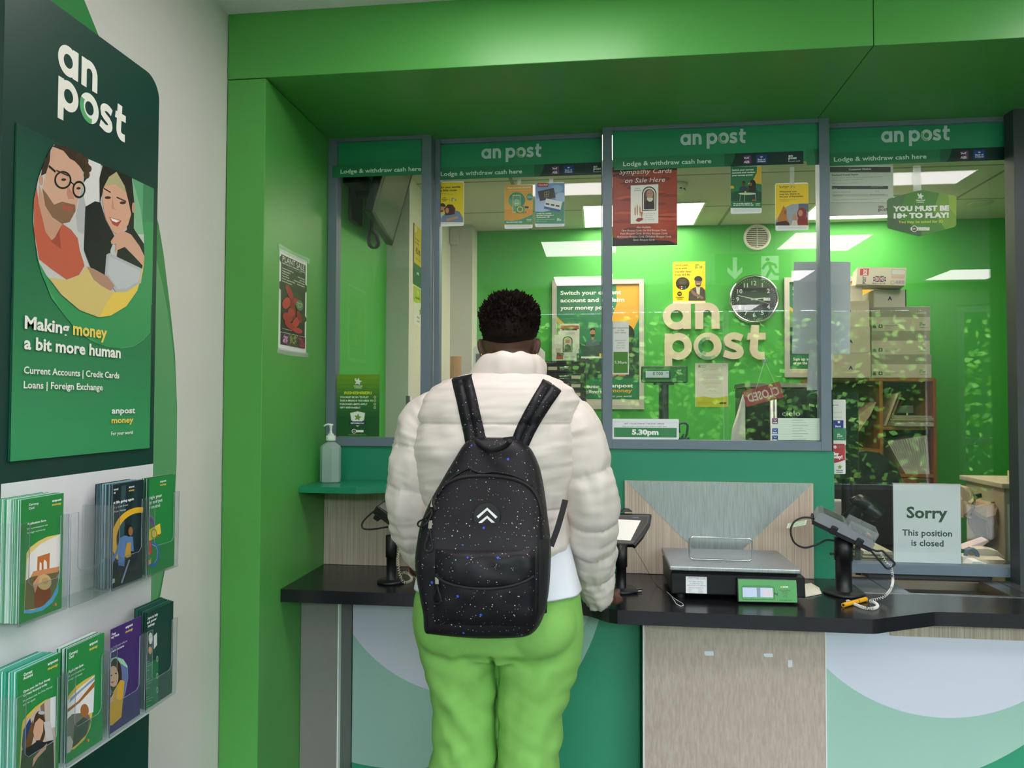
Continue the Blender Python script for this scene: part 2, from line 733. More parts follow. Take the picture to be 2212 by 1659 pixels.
# left wall with the big printed green rounds
b = MB()
b.box(-1.33, WX, FRONT_Y, 0.10, 0, SHOP_Z, WHITEWALL)
wall_left = struct(b.build('wall_left'))
art = Art((WX + .0003, -3.2, 0.0), (0, 1, 0), (0, 0, 1), 2.66, SHOP_Z, thick=.0002)
art.mb = MB()
art.crop = (0, 0, 1)
edge = [(150, -80), (182, 0), (216, 84), (262, 200), (310, 360), (343, 486), (354, 553), (367.7, 666), (378, 766), (382.5, 880), (381.5, 1000), (377, 1090), (368.8, 1152), (358, 1222), (347, 1282), (336, 1335), (318, 1400), (290, 1470)]
art.poly(edge + [(200, 1470), (40, 1000), (20, 300), (60, -80)], '#3c9350')
edge2 = [(338, 560), (350, 610), (362, 670), (371, 730), (377, 790), (380, 850), (381.3, 910), (381, 990), (376, 1090), (368, 1150), (355, 1220), (336, 1320)]
art.poly(edge2 + [(260, 1400), (220, 1000), (260, 540)], '#67ad76')
art.mb.build('mural', wall_left)

# the green surround: fascia in two lengths, pillar and jamb
b = MB()
b.box(WX + .003, .7868, FY, .08, SOF, SHOP_Z, SURR)
struct(b.build('trim_1', bevel=.002))
b = MB()
b.box(.7892, 5.0, FY, .08, SOF, SHOP_Z, SURR)
struct(b.build('trim_2', bevel=.002))
b = MB()
b.box(WX + .004, JX, FY, .06, 0, SOF - .003, SURR)
struct(b.build('trim_3', bevel=.002))

# shop ceiling, floor, street wall, right wall
b = MB()
b.box(-1.33, 5.1, FRONT_Y - .1, .1, SHOP_Z, SHOP_Z + .1, mat('#f0f0f2', .7, var=.02))
struct(b.build('ceiling'))
b = MB()
b.box(-1.5, 5.1, FRONT_Y - .1, BACK + .1, -.1, 0, node_mat('floor_tiles', lambda nt, bb: tiles(nt, bb, .45, '#56554f', '#3b3a37', .006, .35)))
struct(b.build('floor'))
b = MB()
b.box(5.0, 5.1, FRONT_Y, .1, 0, SHOP_Z, mat('#7d877c', .6))
struct(b.build('wall_right'))
b = MB()
for x0, x1, z0, z1 in ((-1.3, -.74, 0, SHOP_Z), (-.74, 3.38, 0, .55), (-.74, 3.38, 2.45, SHOP_Z), (3.38, 3.62, 0, SHOP_Z), (3.62, 4.52, 2.44, SHOP_Z), (4.52, 5.1, 0, SHOP_Z)):
    b.box(x0, x1, FRONT_Y - .1, FRONT_Y, z0, z1, mat('#9da39b', .6))
struct(b.build('wall_front'))
PALEFR = mat('#c9d2d2', .4, var=.02)
b = MB()
for x in (-.74, 1.29, 3.33):
    b.box(x, x + .05, FRONT_Y - .07, FRONT_Y - .02, .55, 2.45, PALEFR)
for z in (.55, 2.40):
    b.box(-.69, 3.33, FRONT_Y - .07, FRONT_Y - .02, z, z + .05, PALEFR)
w5 = struct(b.build('window_5'))
b = MB()
b.box(-.69, 3.33, FRONT_Y - .048, FRONT_Y - .042, .60, 2.40, GLASS)
b.build('glass', w5)
b = MB()
for x in (3.62, 4.45):
    b.box(x, x + .07, FRONT_Y - .07, FRONT_Y - .02, 0, 2.44, PALEFR)
for z in (0, 1.02, 2.37):
    b.box(3.69, 4.45, FRONT_Y - .07, FRONT_Y - .02, z, z + .07, PALEFR)
d1 = struct(b.build('door_1'))
b = MB()
for z0, z1 in ((.07, 1.02), (1.09, 2.37)):
    b.box(3.69, 4.45, FRONT_Y - .048, FRONT_Y - .042, z0, z1, GLASS)
b.build('glass', d1)

# the street side: paving, a clipped hedge, a wall of sky light comes over it
b = MB()
b.box(-8, 14, -12, FRONT_Y - .1, -.12, -.02, mat('#8f8d86', .8, var=.08))
tag(b.build('street_paving'), kind='structure')
b = MB()
b.box(-6, 12, -9.4, -8.5, -.02, 2.82, mat('#1d3a14', .9, var=.3, scale=6))
lm = [mat('#5f9a2f', .5, var=.2), mat('#82b84a', .5, var=.2), mat('#3d7423', .55, var=.2)]
rr = random.Random(3)
for k in range(5200):
    x = rr.uniform(-4.5, 9)
    top = 2.93 + .16 * sin(x * 1.9) + .12 * sin(x * 4.3 + 1)
    z = rr.uniform(.0, 1) ** .8 * top + .02
    y = -8.5 + rr.uniform(-.05, .16) + (0.0 if z < 2.75 else rr.uniform(-.5, .1))
    a, e = rr.uniform(0, 2 * pi), rr.uniform(-.6, .9)
    L, W = rr.uniform(.09, .16), rr.uniform(.03, .05)
    d = Vector((cos(a) * cos(e), sin(a) * cos(e) * .6 + .25, sin(e)))
    s_ = d.cross(Vector((rr.uniform(-1, 1), 1, rr.uniform(-1, 1)))).normalized()
    p = Vector((x, y, z))
    b.add([p, p + d * L * .5 + s_ * W, p + d * L, p + d * L * .5 - s_ * W], [(0, 1, 2, 3)], lm[k % 3])
tag(b.build('hedge'), 'clipped green hedge outside the shop window, seen mirrored in the counter glass', 'hedge', kind='stuff')

# the screen wall below the windows
b = MB()
pr = [(JX, .03), (.836, .03), (.836, 1.247), (.832, 1.2535), (.826, 1.255), (JX, 1.255)]
b.prism(pr, (0, .010, 0), (1, 0, 0), (0, 0, 1), (0, .02, 0), MINTM)
struct(b.build('wall_counter'))

# office: side walls stepping in, back wall, right wall, tiled ceiling
OFFG = mat('#4cb44c', .5, var=.03, scale=3)
CREAM = mat('#e9e6dc', .6, var=.02, scale=4)
SHADE_AND_LEG_GREY = mat('#cfcfcc', .6, var=.02, scale=4)  # duller tone for less lit cream wall faces; also plain desk legs
b = MB()
b.box(-1.3, -1.058, .06, .81, 0, OFFICE_Z, OFFG)
struct(b.build('wall_office_side'))
b = MB()
b.box(-1.3, -.942, .81, 1.82, 0, OFFICE_Z, CREAM)
b.box(-1.058, -.9425, .8085, .81, 0, OFFICE_Z, SHADE_AND_LEG_GREY)  # thin skin colours the shop-facing side as less lit
struct(b.build('wall_office_left'))
b = MB()
b.box(-1.3, -.80, 1.82, BACK, 0, OFFICE_Z, CREAM)
b.box(-.9415, -.8005, 1.8185, 1.82, 0, OFFICE_Z, SHADE_AND_LEG_GREY)  # shade of this facing side put into a grey skin
struct(b.build('wall_office_corner'))
b = MB()
b.box(-1.3, 3.1, BACK, BACK + .1, 0, OFFICE_Z, OFFG)
struct(b.build('wall_back'))
b = MB()
b.box(3.0, 3.1, .08, BACK, 0, OFFICE_Z, OFFG)
struct(b.build('wall_office_right'))
b = MB()
b.box(-1.3, 3.1, .08, BACK + .1, OFFICE_Z, OFFICE_Z + .1, node_mat('ceiling_tiles', lambda nt, bb: tiles(nt, bb, .6, '#d9d4c8', '#9a968c', .018, .8)))
struct(b.build('ceiling_office'))

# the four windows of the screen
def window(n, x0, x1, z0, z1, y, left, right, top, bottom, mull=None):
    f = MB()
    dp = .05
    f.box(x0, x0 + left, y, y + dp, z0, z1, ALU) if left else None
    f.box(x1 - right, x1, y, y + dp, z0, z1, ALU) if right else None
    f.box(x0 + left, x1 - right, y + .0005, y + dp, z1 - top, z1, ALU)
    f.box(x0 + left, x1 - right, y + .0005, y + dp, z0, z0 + bottom, ALU)
    o = struct(f.build('window_%d' % n, bevel=.0012))
    g = MB()
    g.box(x0 + left, x1 - right, y + .020, y + .026, z0 + bottom, z1 - top, GLASS)
    g.build('glass', o)
    return o


WZ0, WZ1 = 1.255, SOF
window(1, -1.054, -.642, WZ0, WZ1, 0.0, .036, .0375, .014, .034)
window(2, -.6415, .0125, WZ0, WZ1, 0.052, .022, .004, .018, .034)
window(3, .013, .8265, WZ0, WZ1, 0.0, .0355, .036, .014, .034)
window(4, .82, 1.53, .813, WZ1, 0.052, .012, .06, .018, .036)
b = MB()
b.box(1.44, 1.56, -.01, .05, CT, SOF, mat('#3c4247', .45))
b.box(.827, .8365, .05, .0515, 1.255, SOF, ALU)
struct(b.build('trim_4'))
b = MB()
b.box(1.56, 5.0, .0, .08, 0, SOF, MINTM)
struct(b.build('wall_counter_end'))

# ceiling lights
LITE = mat('#fdf2f6', .5, var=0, emit=9.0, key='shop_light')
LITE2 = mat('#fff1dc', .5, var=0, emit=9.0, key='office_light')


def ceiling_panel(x0, x1, y0, y1, z, m, label, group=None):
    t = thing('ceiling_light', label, 'light', ((x0 + x1) / 2, (y0 + y1) / 2, z), group)
    f = MB()
    w = .012
    for a in ((x0, x1, y0, y0 + w), (x0, x1, y1 - w, y1), (x0, x0 + w, y0 + w, y1 - w), (x1 - w, x1, y0 + w, y1 - w)):
        f.box(a[0], a[1], a[2], a[3], z - .008, z, WHITE)
    f.build('frame', t)
    f = MB()
    f.box(x0 + w, x1 - w, y0 + w, y1 - w, z - .005, z - .001, m)
    f.build('diffuser', t)
    return t


for j, yy in enumerate((-1.16, -2.96, -4.5)):
    for i, xx in enumerate((-.155, 1.70, 3.5)):
        ceiling_panel(xx - .3, xx + .3, yy - .3, yy + .3, SHOP_Z, LITE,
                      'square shop ceiling light, %s row from the counter, %s column from the white wall' % (('first', 'second', 'third')[j], ('first', 'second', 'third')[i]), 'square lights in the shop ceiling')
ceiling_panel(-.10, .60, 1.43, 1.95, OFFICE_Z, LITE2, 'bright office ceiling light behind the orange and gift card posters', 'lights in the office ceiling')
ceiling_panel(1.215, 1.83, 1.42, 1.90, OFFICE_Z, LITE2, 'bright office ceiling light behind the customer notice and the hexagon sticker', 'lights in the office ceiling')
ceiling_panel(-.10, .60, .15, .67, OFFICE_Z, LITE2, 'added office ceiling light, unseen above the window signs, nearer the person', 'lights in the office ceiling')  # added out of view to brighten things near the desk
ceiling_panel(1.215, 1.83, .15, .67, OFFICE_Z, LITE2, 'added office ceiling light, unseen above the right window sign', 'lights in the office ceiling')  # extra unseen lamp, put in to light the box fronts

# ================================================================ counter
CF = -0.492
outline = [(JX, -.388), (-.30, -.388), (-.12, -.392), (-.06, -.405), (-.02, -.430), (.01, -.462), (.03, -.480), (.055, -.489), (.09, CF), (.76, CF), (.785, -.491), (.802, -.486), (.815, -.478),
           (.985, -.393), (1.00, -.387), (1.02, -.3845), (1.05, -.383), (2.6, -.383), (2.6, .0), (1.50, .0), (1.50, -.185), (.868, -.185), (.868, .0), (.868, .009), (JX, .009)]
CTM = mat('#1a1b20', .24, var=.12, scale=30, spec=.5)
b = MB()
b.prism(outline, (0, 0, CT - .042), (1, 0, 0), (0, 1, 0), (0, 0, .042), CTM)
tag(b.build('worktop', bevel=.0025, origin=(0, -.2, CT - .042)), 'long black worktop of the post office counter with angled front edge', 'worktop')
b = MB()
b.box(.4385, .4395, CF - .0006, CF + .002, CT - .040, CT - .003, mat('#0c0d10', .6))
tag(b.build('counter_joint'), 'thin joint in the black worktop edge under the weighing scale', 'joint')

# front panels under the counter
EDGE = mat('#f4f4f2', .3, var=.01)
def front_panel(x0, x1, y, depth, m, label, strips=(), art=None):
    t = thing('front_panel', label, 'panel', ((x0 + x1) / 2, y, 0))
    f = MB()
    f.box(x0, x1, y, y + depth, 0.0, CT - .0425, m)
    f.build('board', t)
    for xa, xb in strips:
        f = MB()
        f.box(xa, xb, y - .0025, y + .02, 0.0, CT - .0425, EDGE)
        f.build('edge_strip', t)
    if art:
        art(t, x0, x1, y)
    return t


def curves_art(t, x0, x1, y, white, mint, blobs=False):
    a = Art((x0, y - .0006, 0), (1, 0, 0), (0, 0, 1), x1 - x0, CT - .043, base='#3a9f78', thick=.0005, rough=.35)
    u = lambda c: (c[0] - x0, c[1], c[2])
    for c, colr in ((u(mint), '#aad3c3'), (u(white), '#e3e6f3')):
        a._lay([a._cl(arcpts(c[0], c[1], c[2], c[2], 0, 360, 120))], colr)
    a.build('printed_face', parent=t)


front_panel(-1.0535, -.914, -.217, .14, mat('#8a8780', .55, var=.05, scale=40), 'narrow grey taupe counter front panel beside the green jamb', [(-.917, -.9125)])
front_panel(-.912, .143, -.074, .02, MINTM, 'counter front panel behind the person with white and mint curves on green', (),
            lambda t, x0, x1, y: curves_art(t, x0, x1, y, (-.5026, .8655, .5098), (-.762, .868, .793)))
front_panel(.151, .733, -.217, .14, TAUPE, 'wide taupe brushed counter front panel under the weighing scale', [(.146, .151), (.7325, .7365)])
front_panel(.738, 2.4, -.200, .02, MINTM, 'counter front panel at the right end with a white disc on pale mint', (),
            lambda t, x0, x1, y: curves_art(t, x0, x1, y, (1.095, .919, .506), (.86, .98, .80)))
b = MB()
b.box(.94, 2.4, -.2115, -.2005, .672, CT - .0425, LAMIN)
tag(b.build('laminate_rail'), 'wood laminate rail under the worktop above the white disc panel', 'rail')
TAPE = clear_mat('sticky_tape', ior=1.45, rough=.15, haze=.22)
PAPERTAPE = mat('#eef1f6', .5)
for i, (x, y, w, h, lab) in enumerate(((1522, 1406, 20, 11, 'scrap of white tape on the taupe panel, the farthest from the other two scraps'), (1650, 1411, 20, 9, 'scrap of white tape on the taupe panel, the middle of the three'), (1702, 1425, 10, 17, 'upright scrap of white tape on the taupe panel, nearest the right edge strip'))):
    a = sheetY(x, y, x + w, y + h, -.2175, thick=.0004, base='#eef1f6')
    a.mb = MB()
    j = a.w * .12
    a.mb.prism([(0, j), (a.w * .2, 0), (a.w, a.h * .1), (a.w * .95, a.h), (0, a.h * .93)], a.o, a.U, a.V, -a.W * -.0004, PAPERTAPE)
    a.build('tape_scrap', lab, 'tape')

# green corner ledge, laminate back panels
b = MB()
b.prism([(JX + .001, -.249), (-.842, -.256), (-.60, -.145), (-.60, .0095), (JX + .001, .0095)], (0, 0, 1.104), (1, 0, 0), (0, 1, 0), (0, 0, .0215), mat('#238a63', .3, var=.03))
tag(b.build('corner_shelf', bevel=.001), 'small green corner shelf under the left window holding the sanitiser', 'shelf')
b = MB()
b.box(JX + .001, -.635, -.006, .0095, CT + .001, 1.104, LAMIN)
tag(b.build('back_panel'), 'wood laminate back panel below the green corner shelf', 'panel')
t = thing('back_panel', 'wood laminate back panel with a steel inlay behind the weighing scale', 'panel', (.426, -.006, CT + .001))
b = MB()
b.box(.093, .760, -.006, .0095, CT + .001, 1.139, LAMIN)
b.build('board', t, bevel=.001)
b = MB()
b.prism([(.099, 1.1375), (.755, 1.1375), (.485, .870), (.365, .870)], (0, -.0070, 0), (1, 0, 0), (0, 0, 1), (0, .0012, 0), STEEL)
b.prism([(.365, .870), (.485, .870), (.555, .802), (.295, .802)], (0, -.0070, 0), (1, 0, 0), (0, 0, 1), (0, .0012, 0), STEEL)
tag(b.build('inlay', t), 'brushed steel inlay')

# transfer tray let into the worktop under the right window
t = thing('transfer_tray', 'stainless transfer tray sunk in the worktop under the closed position window', 'tray', (1.18, -.09, CT - .041))
DKST = node_mat('tray_steel', lambda nt, bb: streaks(nt, bb, '#777a7a', '#a2a5a4', .25, 6, 90, .9))
b = MB()
b.box(.869, 1.019, -.184, .05, CT - .004, CT + .001, DKST)
b.build('side_plate', t, bevel=.0008)
b = MB()
b.box(1.335, 1.499, -.184, .05, CT - .004, CT + .001, DKST)
b.build('side_plate', t, bevel=.0008)
b = MB()
b.box(1.019, 1.335, -.184, -.165, CT - .004, CT + .001, DKST)
b.obox((1.0185, -.165, CT - .039), (.318, 0, 0), (0, .215, 0), (0, 0, .0015), mat('#a39a8c', .22, .9))
b.obox((1.3345, -.165, CT - .039), (.002, 0, 0), (0, .215, 0), (0, 0, .037), mat('#8b7d68', .3, .7))
b.obox((1.0175, -.165, CT - .039), (.002, 0, 0), (0, .215, 0), (0, 0, .037), mat('#8b8578', .3, .8))
b.obox((1.0185, -.1665, CT - .039), (.318, 0, 0), (0, .002, 0), (0, 0, .037), mat('#8b8578', .3, .8))
b.build('trough', t)
b = MB()
b.box(.955, .958, -.15, .05, CT + .0011, CT + .0016, BLACK)
b.build('slide_line', t)
b = MB()
b.box(1.39, 1.393, -.15, .05, CT + .0011, CT + .0016, BLACK)
b.build('slide_line', t)
b = MB()
b.box(.86, 1.5, .0285, .0288, CT + .001, .812, clear_mat('tray_gap'))

# ================================================================ window signs
def header(y, x0, y0, x1, y1, label, logo=None, crop=None):
    a = sheetY(x0, y0, x1, y1, y, base='#2b9269', thick=.006, rough=.4)
    if logo:
        a.crop = crop
        a.logo(*logo[:3], '#d5e3ec', stack=False, w=logo[3], o1='#dbe6e2', o2='#9db8a8')
        a.crop = None
    return a.build('header_sign', label, 'sign')


CA, CB, CC, CD = (900, 260, 4.8786), (1300, 240, 4.424), (1760, 240, 4.6084), (560, 250, 4.1475)
header(.0135, 729.5, 303, 910, 362, 'plain green header sign at the top of the narrow left window')
header(.0655, 937, 307, 1301, 368, 'green post office header sign, above the person', (685, 405, 104, 637), CA)
header(.0135, 1323, 277, 1769, 346, 'green post office header sign, above the sympathy cards poster', (752, 326, 103, 632), CB)
header(.0655, 1790, 266, 2204, 330, 'green post office header sign, above the customer notice', (664, 313, 110, 690), CC)


def strip(y, x0, x1, ztop, label, xs, extra=False):
    W, H = .683, .0475
    a = Art((x0, y, ztop - H), (1, 0, 0), (0, 0, 1), min(W, x1 - x0), H, base='#1f7a52', thick=.0006, rough=.35)
    a.nw, a.cliptext = W, True
    off = xs
    a.ell(.30, .40, .31, 3.1, '#2c8259', n=60)
    a.poly([(.59, 0), (.645, 0)] + [(.655 - .03 * k * k / 36, k / 6) for k in range(7)] + [(.59, 1)], '#1c6648')
    a.poly([(.648, 0), (1, 0), (1, 1), (.618, 1), (.632, .75), (.642, .4)], '#0b2f2c')
    a.text('Lodge & withdraw cash here', .049, .68, .35, '#eafff4', x1=.521, bold=.018)
    a.rect(.680, .20, .731, .84, '#7b3f78')
    a.rect(.680, .20, .70, .84, '#3a2140')
    a.line([(.692, .30), (.706, .42), (.720, .30)], .0030, '#ffffff')
    a.ring(.706, .47, .013, .10, .3, '#ffffff', 180, 360)
    a.text('AIB', .691, .79, .19, '#ffffff', x1=.721, bold=.03)
    a.rect(.755, .18, .813, .84, '#1e3f96')
    a.rect(.778, .30, .790, .40, '#dfe8ff')
    a.text('Bank of', .764, .60, .13, '#ffffff', x1=.804, bold=.03)
    a.text('Ireland', .764, .75, .13, '#ffffff', x1=.804, bold=.03)
    a.text('an', .923, .42, .19, '#ffffff', x1=.946, bold=.04)
    a.text('post', .923, .60, .19, '#ffffff', x1=.966, bold=.04)
    a.text('For your world', .923, .80, .09, '#ffffff', x1=.982, bold=.02)
    if extra:
        a.rect(.9999, 0, 1.0, 1, '#0b2f2c')
    return a.build('cash_strip', label, 'strip', group='cash strips across the windows')


p = at(718, 357, Y=.0115)
strip(-.0008, at(718, 357, Y=0).x, -.6795, at(760, 356.5, Y=0).z, 'cash strip across the narrow left window, its end curling over the frame', 0)
strip(.0640, at(934, 363, Y=.064).x, .0125, at(1100, 357.5, Y=.064).z, 'cash strip across the window above the person', 0)
strip(.0120, at(1326.5, 340, Y=.012).x, .79, at(1326.5, 341, Y=.012).z, 'cash strip above the sympathy cards poster', 0)
strip(.0640, at(1781, 331, Y=.064).x, 1.47, at(1800, 330.5, Y=.064).z, 'cash strip above the customer notice', 0)
a = sheetY(1742.5, 322.5, 1768.5, 356, .0122, base='#2c8259', thick=.0006)
a.poly([(.55, 0), (1, 0), (1, 1), (.68, 1), (.72, .6), (.68, .25)], '#1c6648')
a.build('strip_offcut', 'green offcut filling the gap at the right end of the cash strip above the clock', 'strip')

# ---------------------------------------------------------------- posters stuck to the glass
G1, G2 = .0193, .0713       # front of the panes: windows 1 and 3, windows 2 and 4
BLK = '#1b1a18'
WU = '#f2d51f'
SKIN1, SKIN2, SKIN3 = '#c98f6b', '#8a5a40', '#5b3b2b'

# narrow left window: lottery reminder
CE = (560, 640, 3.6067)
a = sheetY(728, 809, 819, 943, G1, base='#2f7030')
a.crop = CE
for k, c in enumerate(('#76a028', '#6a9a2a', '#5d922c', '#50892d', '#46812d', '#3c792d', '#32702c', '#2a682c', '#23602b', '#1d582a')):
    a.rect(600, 608 + k * 36, 940, 1100, c)
def star(a, x, y, r, c, rot=-90):
    a.poly([(x + (r if k % 2 == 0 else r * .48) * cos(radians(rot + 36 * k)), y + (r if k % 2 == 0 else r * .48) * sin(radians(rot + 36 * k))) for k in range(10)], c)
star(a, 770, 665, 32, '#f6f8ee', -80)
a.ell(751, 645, 7, 7, '#dfe9c8')
a.text('National', 737, 703, 10, '#eef4e2', x1=803, bold=.03)
a.text('Lottery', 743, 717, 10, '#eef4e2', x1=800, bold=.03)
a.text('REMEMBER!', 662, 762, 20, '#d3dc3a', x1=877, bold=.05)
for k, (s_, xe) in enumerate((('YOU MUST BE 18+ TO PLAY', 854), ('TAKE A BREAK IF YOU NEED TO', 887), ('PURCHASE LIMITS APPLY', 844), ('GIFT RESPONSIBLY', 790))):
    a.text(s_, 628, 792 + 27 * k, 13, '#f2f7ea', x1=xe, bold=.04)
    a.ring(901, 786 + 27 * k, 10, 10, .3, '#dbe8bd')
    a.line([(896, 786 + 27 * k), (900, 790 + 27 * k), (906, 781 + 27 * k)], .0008, '#dbe8bd')
a.poly([(708, 908), (767, 895), (826, 908), (818, 965), (790, 988), (745, 988), (716, 965)], '#cfd8a0')
a.poly([(713, 911), (767, 899), (821, 911), (814, 962), (788, 983), (747, 983), (720, 962)], '#f7f9f4')
star(a, 768, 943, 30, '#7fa83c', -80)
a.rect(702, 975, 832, 1000, '#17334a')
a.text('RESPONSIBLE PLAY', 714, 993, 10, '#ffffff', x1=820, bold=.04)
a.poly([(752, 1006), (782, 1006), (767, 1018)], '#d7e0b8')
a.rect(722, 1042, 813, 1060, '#f7f9f4')
a.ell(740, 1051, 18, 18, '#f7f9f4')
a.ell(740, 1051, 14, 14, '#2b3a2b')
a.text('18+', 732, 1055, 8, '#ffffff', x1=748)
a.text('Play Responsibly. Play for fun.', 698, 1081, 5, '#dbe8bd', x1=834)
a.build('lottery_poster', 'dark green lottery poster reading remember, in the narrow left window', 'poster')


def person_fig(a, x, y, s, skin, hair, top, turn=0, beard=None, scarf=None, long=False):
    """a small printed figure: head at (x, y), s = head height in drawing units"""
    a.poly([(x - s * 1.15, y + s * 2.4), (x - s * 1.05, y + s * 1.15), (x - s * .45, y + s * .72), (x + s * .45, y + s * .72), (x + s * 1.05, y + s * 1.15), (x + s * 1.15, y + s * 2.4)], top)
    if long:
        a.ell(x, y + s * .12, s * .52, s * .78, hair)
    a.rect(x - s * .17, y + s * .3, x + s * .17, y + s * .82, skin)
    a.ell(x, y, s * .39, s * .52, skin)
    if beard:
        a.ell(x + turn * s * .06, y + s * .2, s * .33, s * .34, beard, 0, 180)
    a.poly(arcpts(x, y - s * .06, s * .43, s * .54, 180, 360, 12) + [(x + s * .34, y - s * .2), (x, y - s * .30), (x - s * .36, y - s * .16)], hair)
    if scarf:
        a.ell(x, y - s * .02, s * .52, s * .64, scarf)
        a.ell(x + turn * s * .12, y + s * .04, s * .30, s * .42, skin)
    for q in (-1, 1):
        a.ell(x + turn * s * .12 + q * s * .14, y + s * .01, s * .045, s * .03, '#231913')
    a.ell(x + turn * s * .12, y + s * .22, s * .12, s * .03, '#8d4a40')


# window above the person: three cards
a = sheetY(939, 393, 1002, 488, G2, base='#f4f2ea', corner=.008)
a.crop = CA
a.rect(190, 655, 494, 1074, WU)
a.text('Bring your worlds', 226, 718, 22, BLK, x1=460, bold=.03)
a.text('a little closer.', 253, 750, 22, BLK, x1=432, bold=.03)
a.text('Send cash to loved ones today', 258, 774, 8, '#5b5216', x1=418)
a.text('Ask at the counter', 292, 786, 8, '#5b5216', x1=390)
a.text('WU', 280, 822, 12, BLK, x1=308, bold=.03)
a.text('Western', 262, 838, 11, BLK, x1=326, bold=.03)
a.text('Union', 272, 853, 11, BLK, x1=316, bold=.03)
a.line([(348, 812), (348, 856)], .0008, '#8a7f2a')
a.logo(366, 832, 15, '#2c8f6a', w=56)
a.poly([(187, 1074), (187, 1000), (240, 965), (300, 990), (330, 1074)], '#c9cdc8')
a.ell(270, 925, 24, 40, SKIN1)
a.poly(arcpts(272, 905, 34, 32, 170, 370, 12) + [(290, 912), (250, 905)], '#3b2a20')
a.ell(262, 950, 18, 18, '#4a3528', 0, 180)
a.poly([(260, 1074), (270, 1010), (360, 935), (450, 960), (489, 1030), (489, 1074)], '#6f87a5')
a.poly([(300, 1000), (290, 930), (330, 885), (380, 890), (408, 930), (400, 990), (340, 1000)], '#4a2c22')
a.ell(322, 950, 18, 30, SKIN1)
a.poly([(310, 1040), (430, 1010), (438, 1035), (320, 1062)], SKIN1)
a.poly([(187, 1074), (190, 1020), (250, 990), (275, 1074)], '#8a9a98')
a.text('Terms and conditions apply. See in branch for full details.', 205, 1094, 7, '#8b8f92', x1=455)
a.build('counter_card', 'yellow money transfer card, people hugging, in the window above the person', 'card', group='cards hung on the windows')

a = sheetY(1090, 400, 1150.5, 493, G2, base='#eef0f4', corner=.006)
a.crop = CA
a.rect(928, 682, 1237, 1100, '#e3a83c')
a.poly([(926, 940), (1236, 940), (1236, 1100), (926, 1100)], '#d99b2e')
a.poly([(926, 1095), (926, 1055), (1010, 1058), (1090, 1045), (1160, 1020), (1230, 985), (1228, 1095)], '#2f9163')
a.text('New Current Account', 960, 720, 18, '#fff2d8', x1=1205, bold=.02)
a.text('people money manager for mobile', 962, 745, 10, '#fbe6bd', x1=1200)
a.ell(1056, 842, 88, 86, '#2f8d74')
a.poly(arcpts(1056, 842, 88, 86, 60, 200, 20), '#58aa7c')
a.rect(1012, 785, 1096, 970, '#f1cf78')
a.rect(1018, 793, 1092, 964, '#4fa286')
a.ell(1055, 870, 34, 40, '#9cc49a')
a.text('anpost', 1036, 878, 8, '#ffffff', x1=1074, bold=.03)
a.rect(1046, 905, 1136, 980, '#3f8f63')
a.ring(1090, 938, 34, 32, .35, '#e9bd4c')
a.rect(1140, 906, 1180, 928, '#26302c')
a.ell(1192, 808, 34, 36, '#2d8a5c')
a.text('With your', 1166, 804, 9, '#e8f6ea', x1=1216)
a.text('fixed price', 1166, 818, 9, '#e8f6ea', x1=1216)
a.ell(1150, 969, 9, 9, '#c0392b')
a.ell(1164, 969, 9, 9, '#e8a23a')
a.text('Ask at the counter today.', 945, 1080, 13, '#ffffff', x1=1114, bold=.02)
a.text('anpost', 1158, 1048, 11, '#ffffff', x1=1212, bold=.03)
a.text('money', 1158, 1064, 11, '#f3d469', x1=1210, bold=.03)
for k in range(3):
    a.line([(945, 1108 + 9 * k), (1205, 1106 + 9 * k)], .0006, '#b9bdc9')
a.build('counter_card', 'orange card with a phone on a green disc, in the window above the person', 'card', group='cards hung on the windows')

a = sheetY(1156, 395, 1219.5, 489, G2, base='#eef1f6', corner=.006)
a.crop = CA
a.rect(1256, 660, 1560, 1090, '#7ea4dc')
a.ell(1330, 900, 110, 90, '#a9c4ea')
a.ell(1520, 810, 60, 50, '#b4cdee')
a.ell(1480, 720, 60, 40, '#9fbde8')
a.poly([(1250, 1088), (1250, 960), (1330, 965), (1420, 945), (1500, 905), (1556, 850), (1552, 1088)], '#2f8d62')
a.rect(1274, 658, 1388, 702, '#b53a34')
a.text('One4all', 1284, 690, 20, '#f6e4e0', x1=1378, bold=.02)
a.poly([(1275, 748), (1445, 712), (1465, 815), (1300, 852)], '#2b2a2c')
a.line([(1345, 760), (1398, 746), (1385, 805), (1352, 810), (1345, 760)], .0010, '#d8c27a')
a.line([(1350, 785), (1393, 775)], .0010, '#d8c27a')
a.line([(1372, 755), (1368, 808)], .0010, '#d8c27a')
a.poly([(1363, 822), (1535, 858), (1512, 968), (1340, 930)], '#e9edf2')
a.poly([(1345, 905), (1517, 943), (1512, 968), (1340, 930)], '#2f57a0')
for x, y in ((1362, 870), (1416, 880), (1468, 890)):
    a.poly([(x, y), (x + 38, y + 7), (x + 34, y + 24), (x - 3, y + 17)], '#2c2f36')
for k, s_ in enumerate(('Looking for a perfect', 'First Holy Communion or', 'Confirmation gift?')):
    a.text(s_, 1264, 990 + 19 * k, 13, '#ffffff', x1=(1420, 1448, 1402)[k], bold=.03)
a.text('Gift cards available here', 1264, 1052, 9, '#dff2e4', x1=1452)
a.text('from the counter', 1264, 1068, 9, '#dff2e4', x1=1375)
a.logo(1480, 1045, 12, '#ffffff', w=44)
for k in range(3):
    a.line([(1270, 1096 + 8 * k), (1535, 1094 + 8 * k)], .0006, '#b9bdc9')
a.build('counter_card', 'blue gift card poster with a black card, in the window above the person', 'card', group='cards hung on the windows')

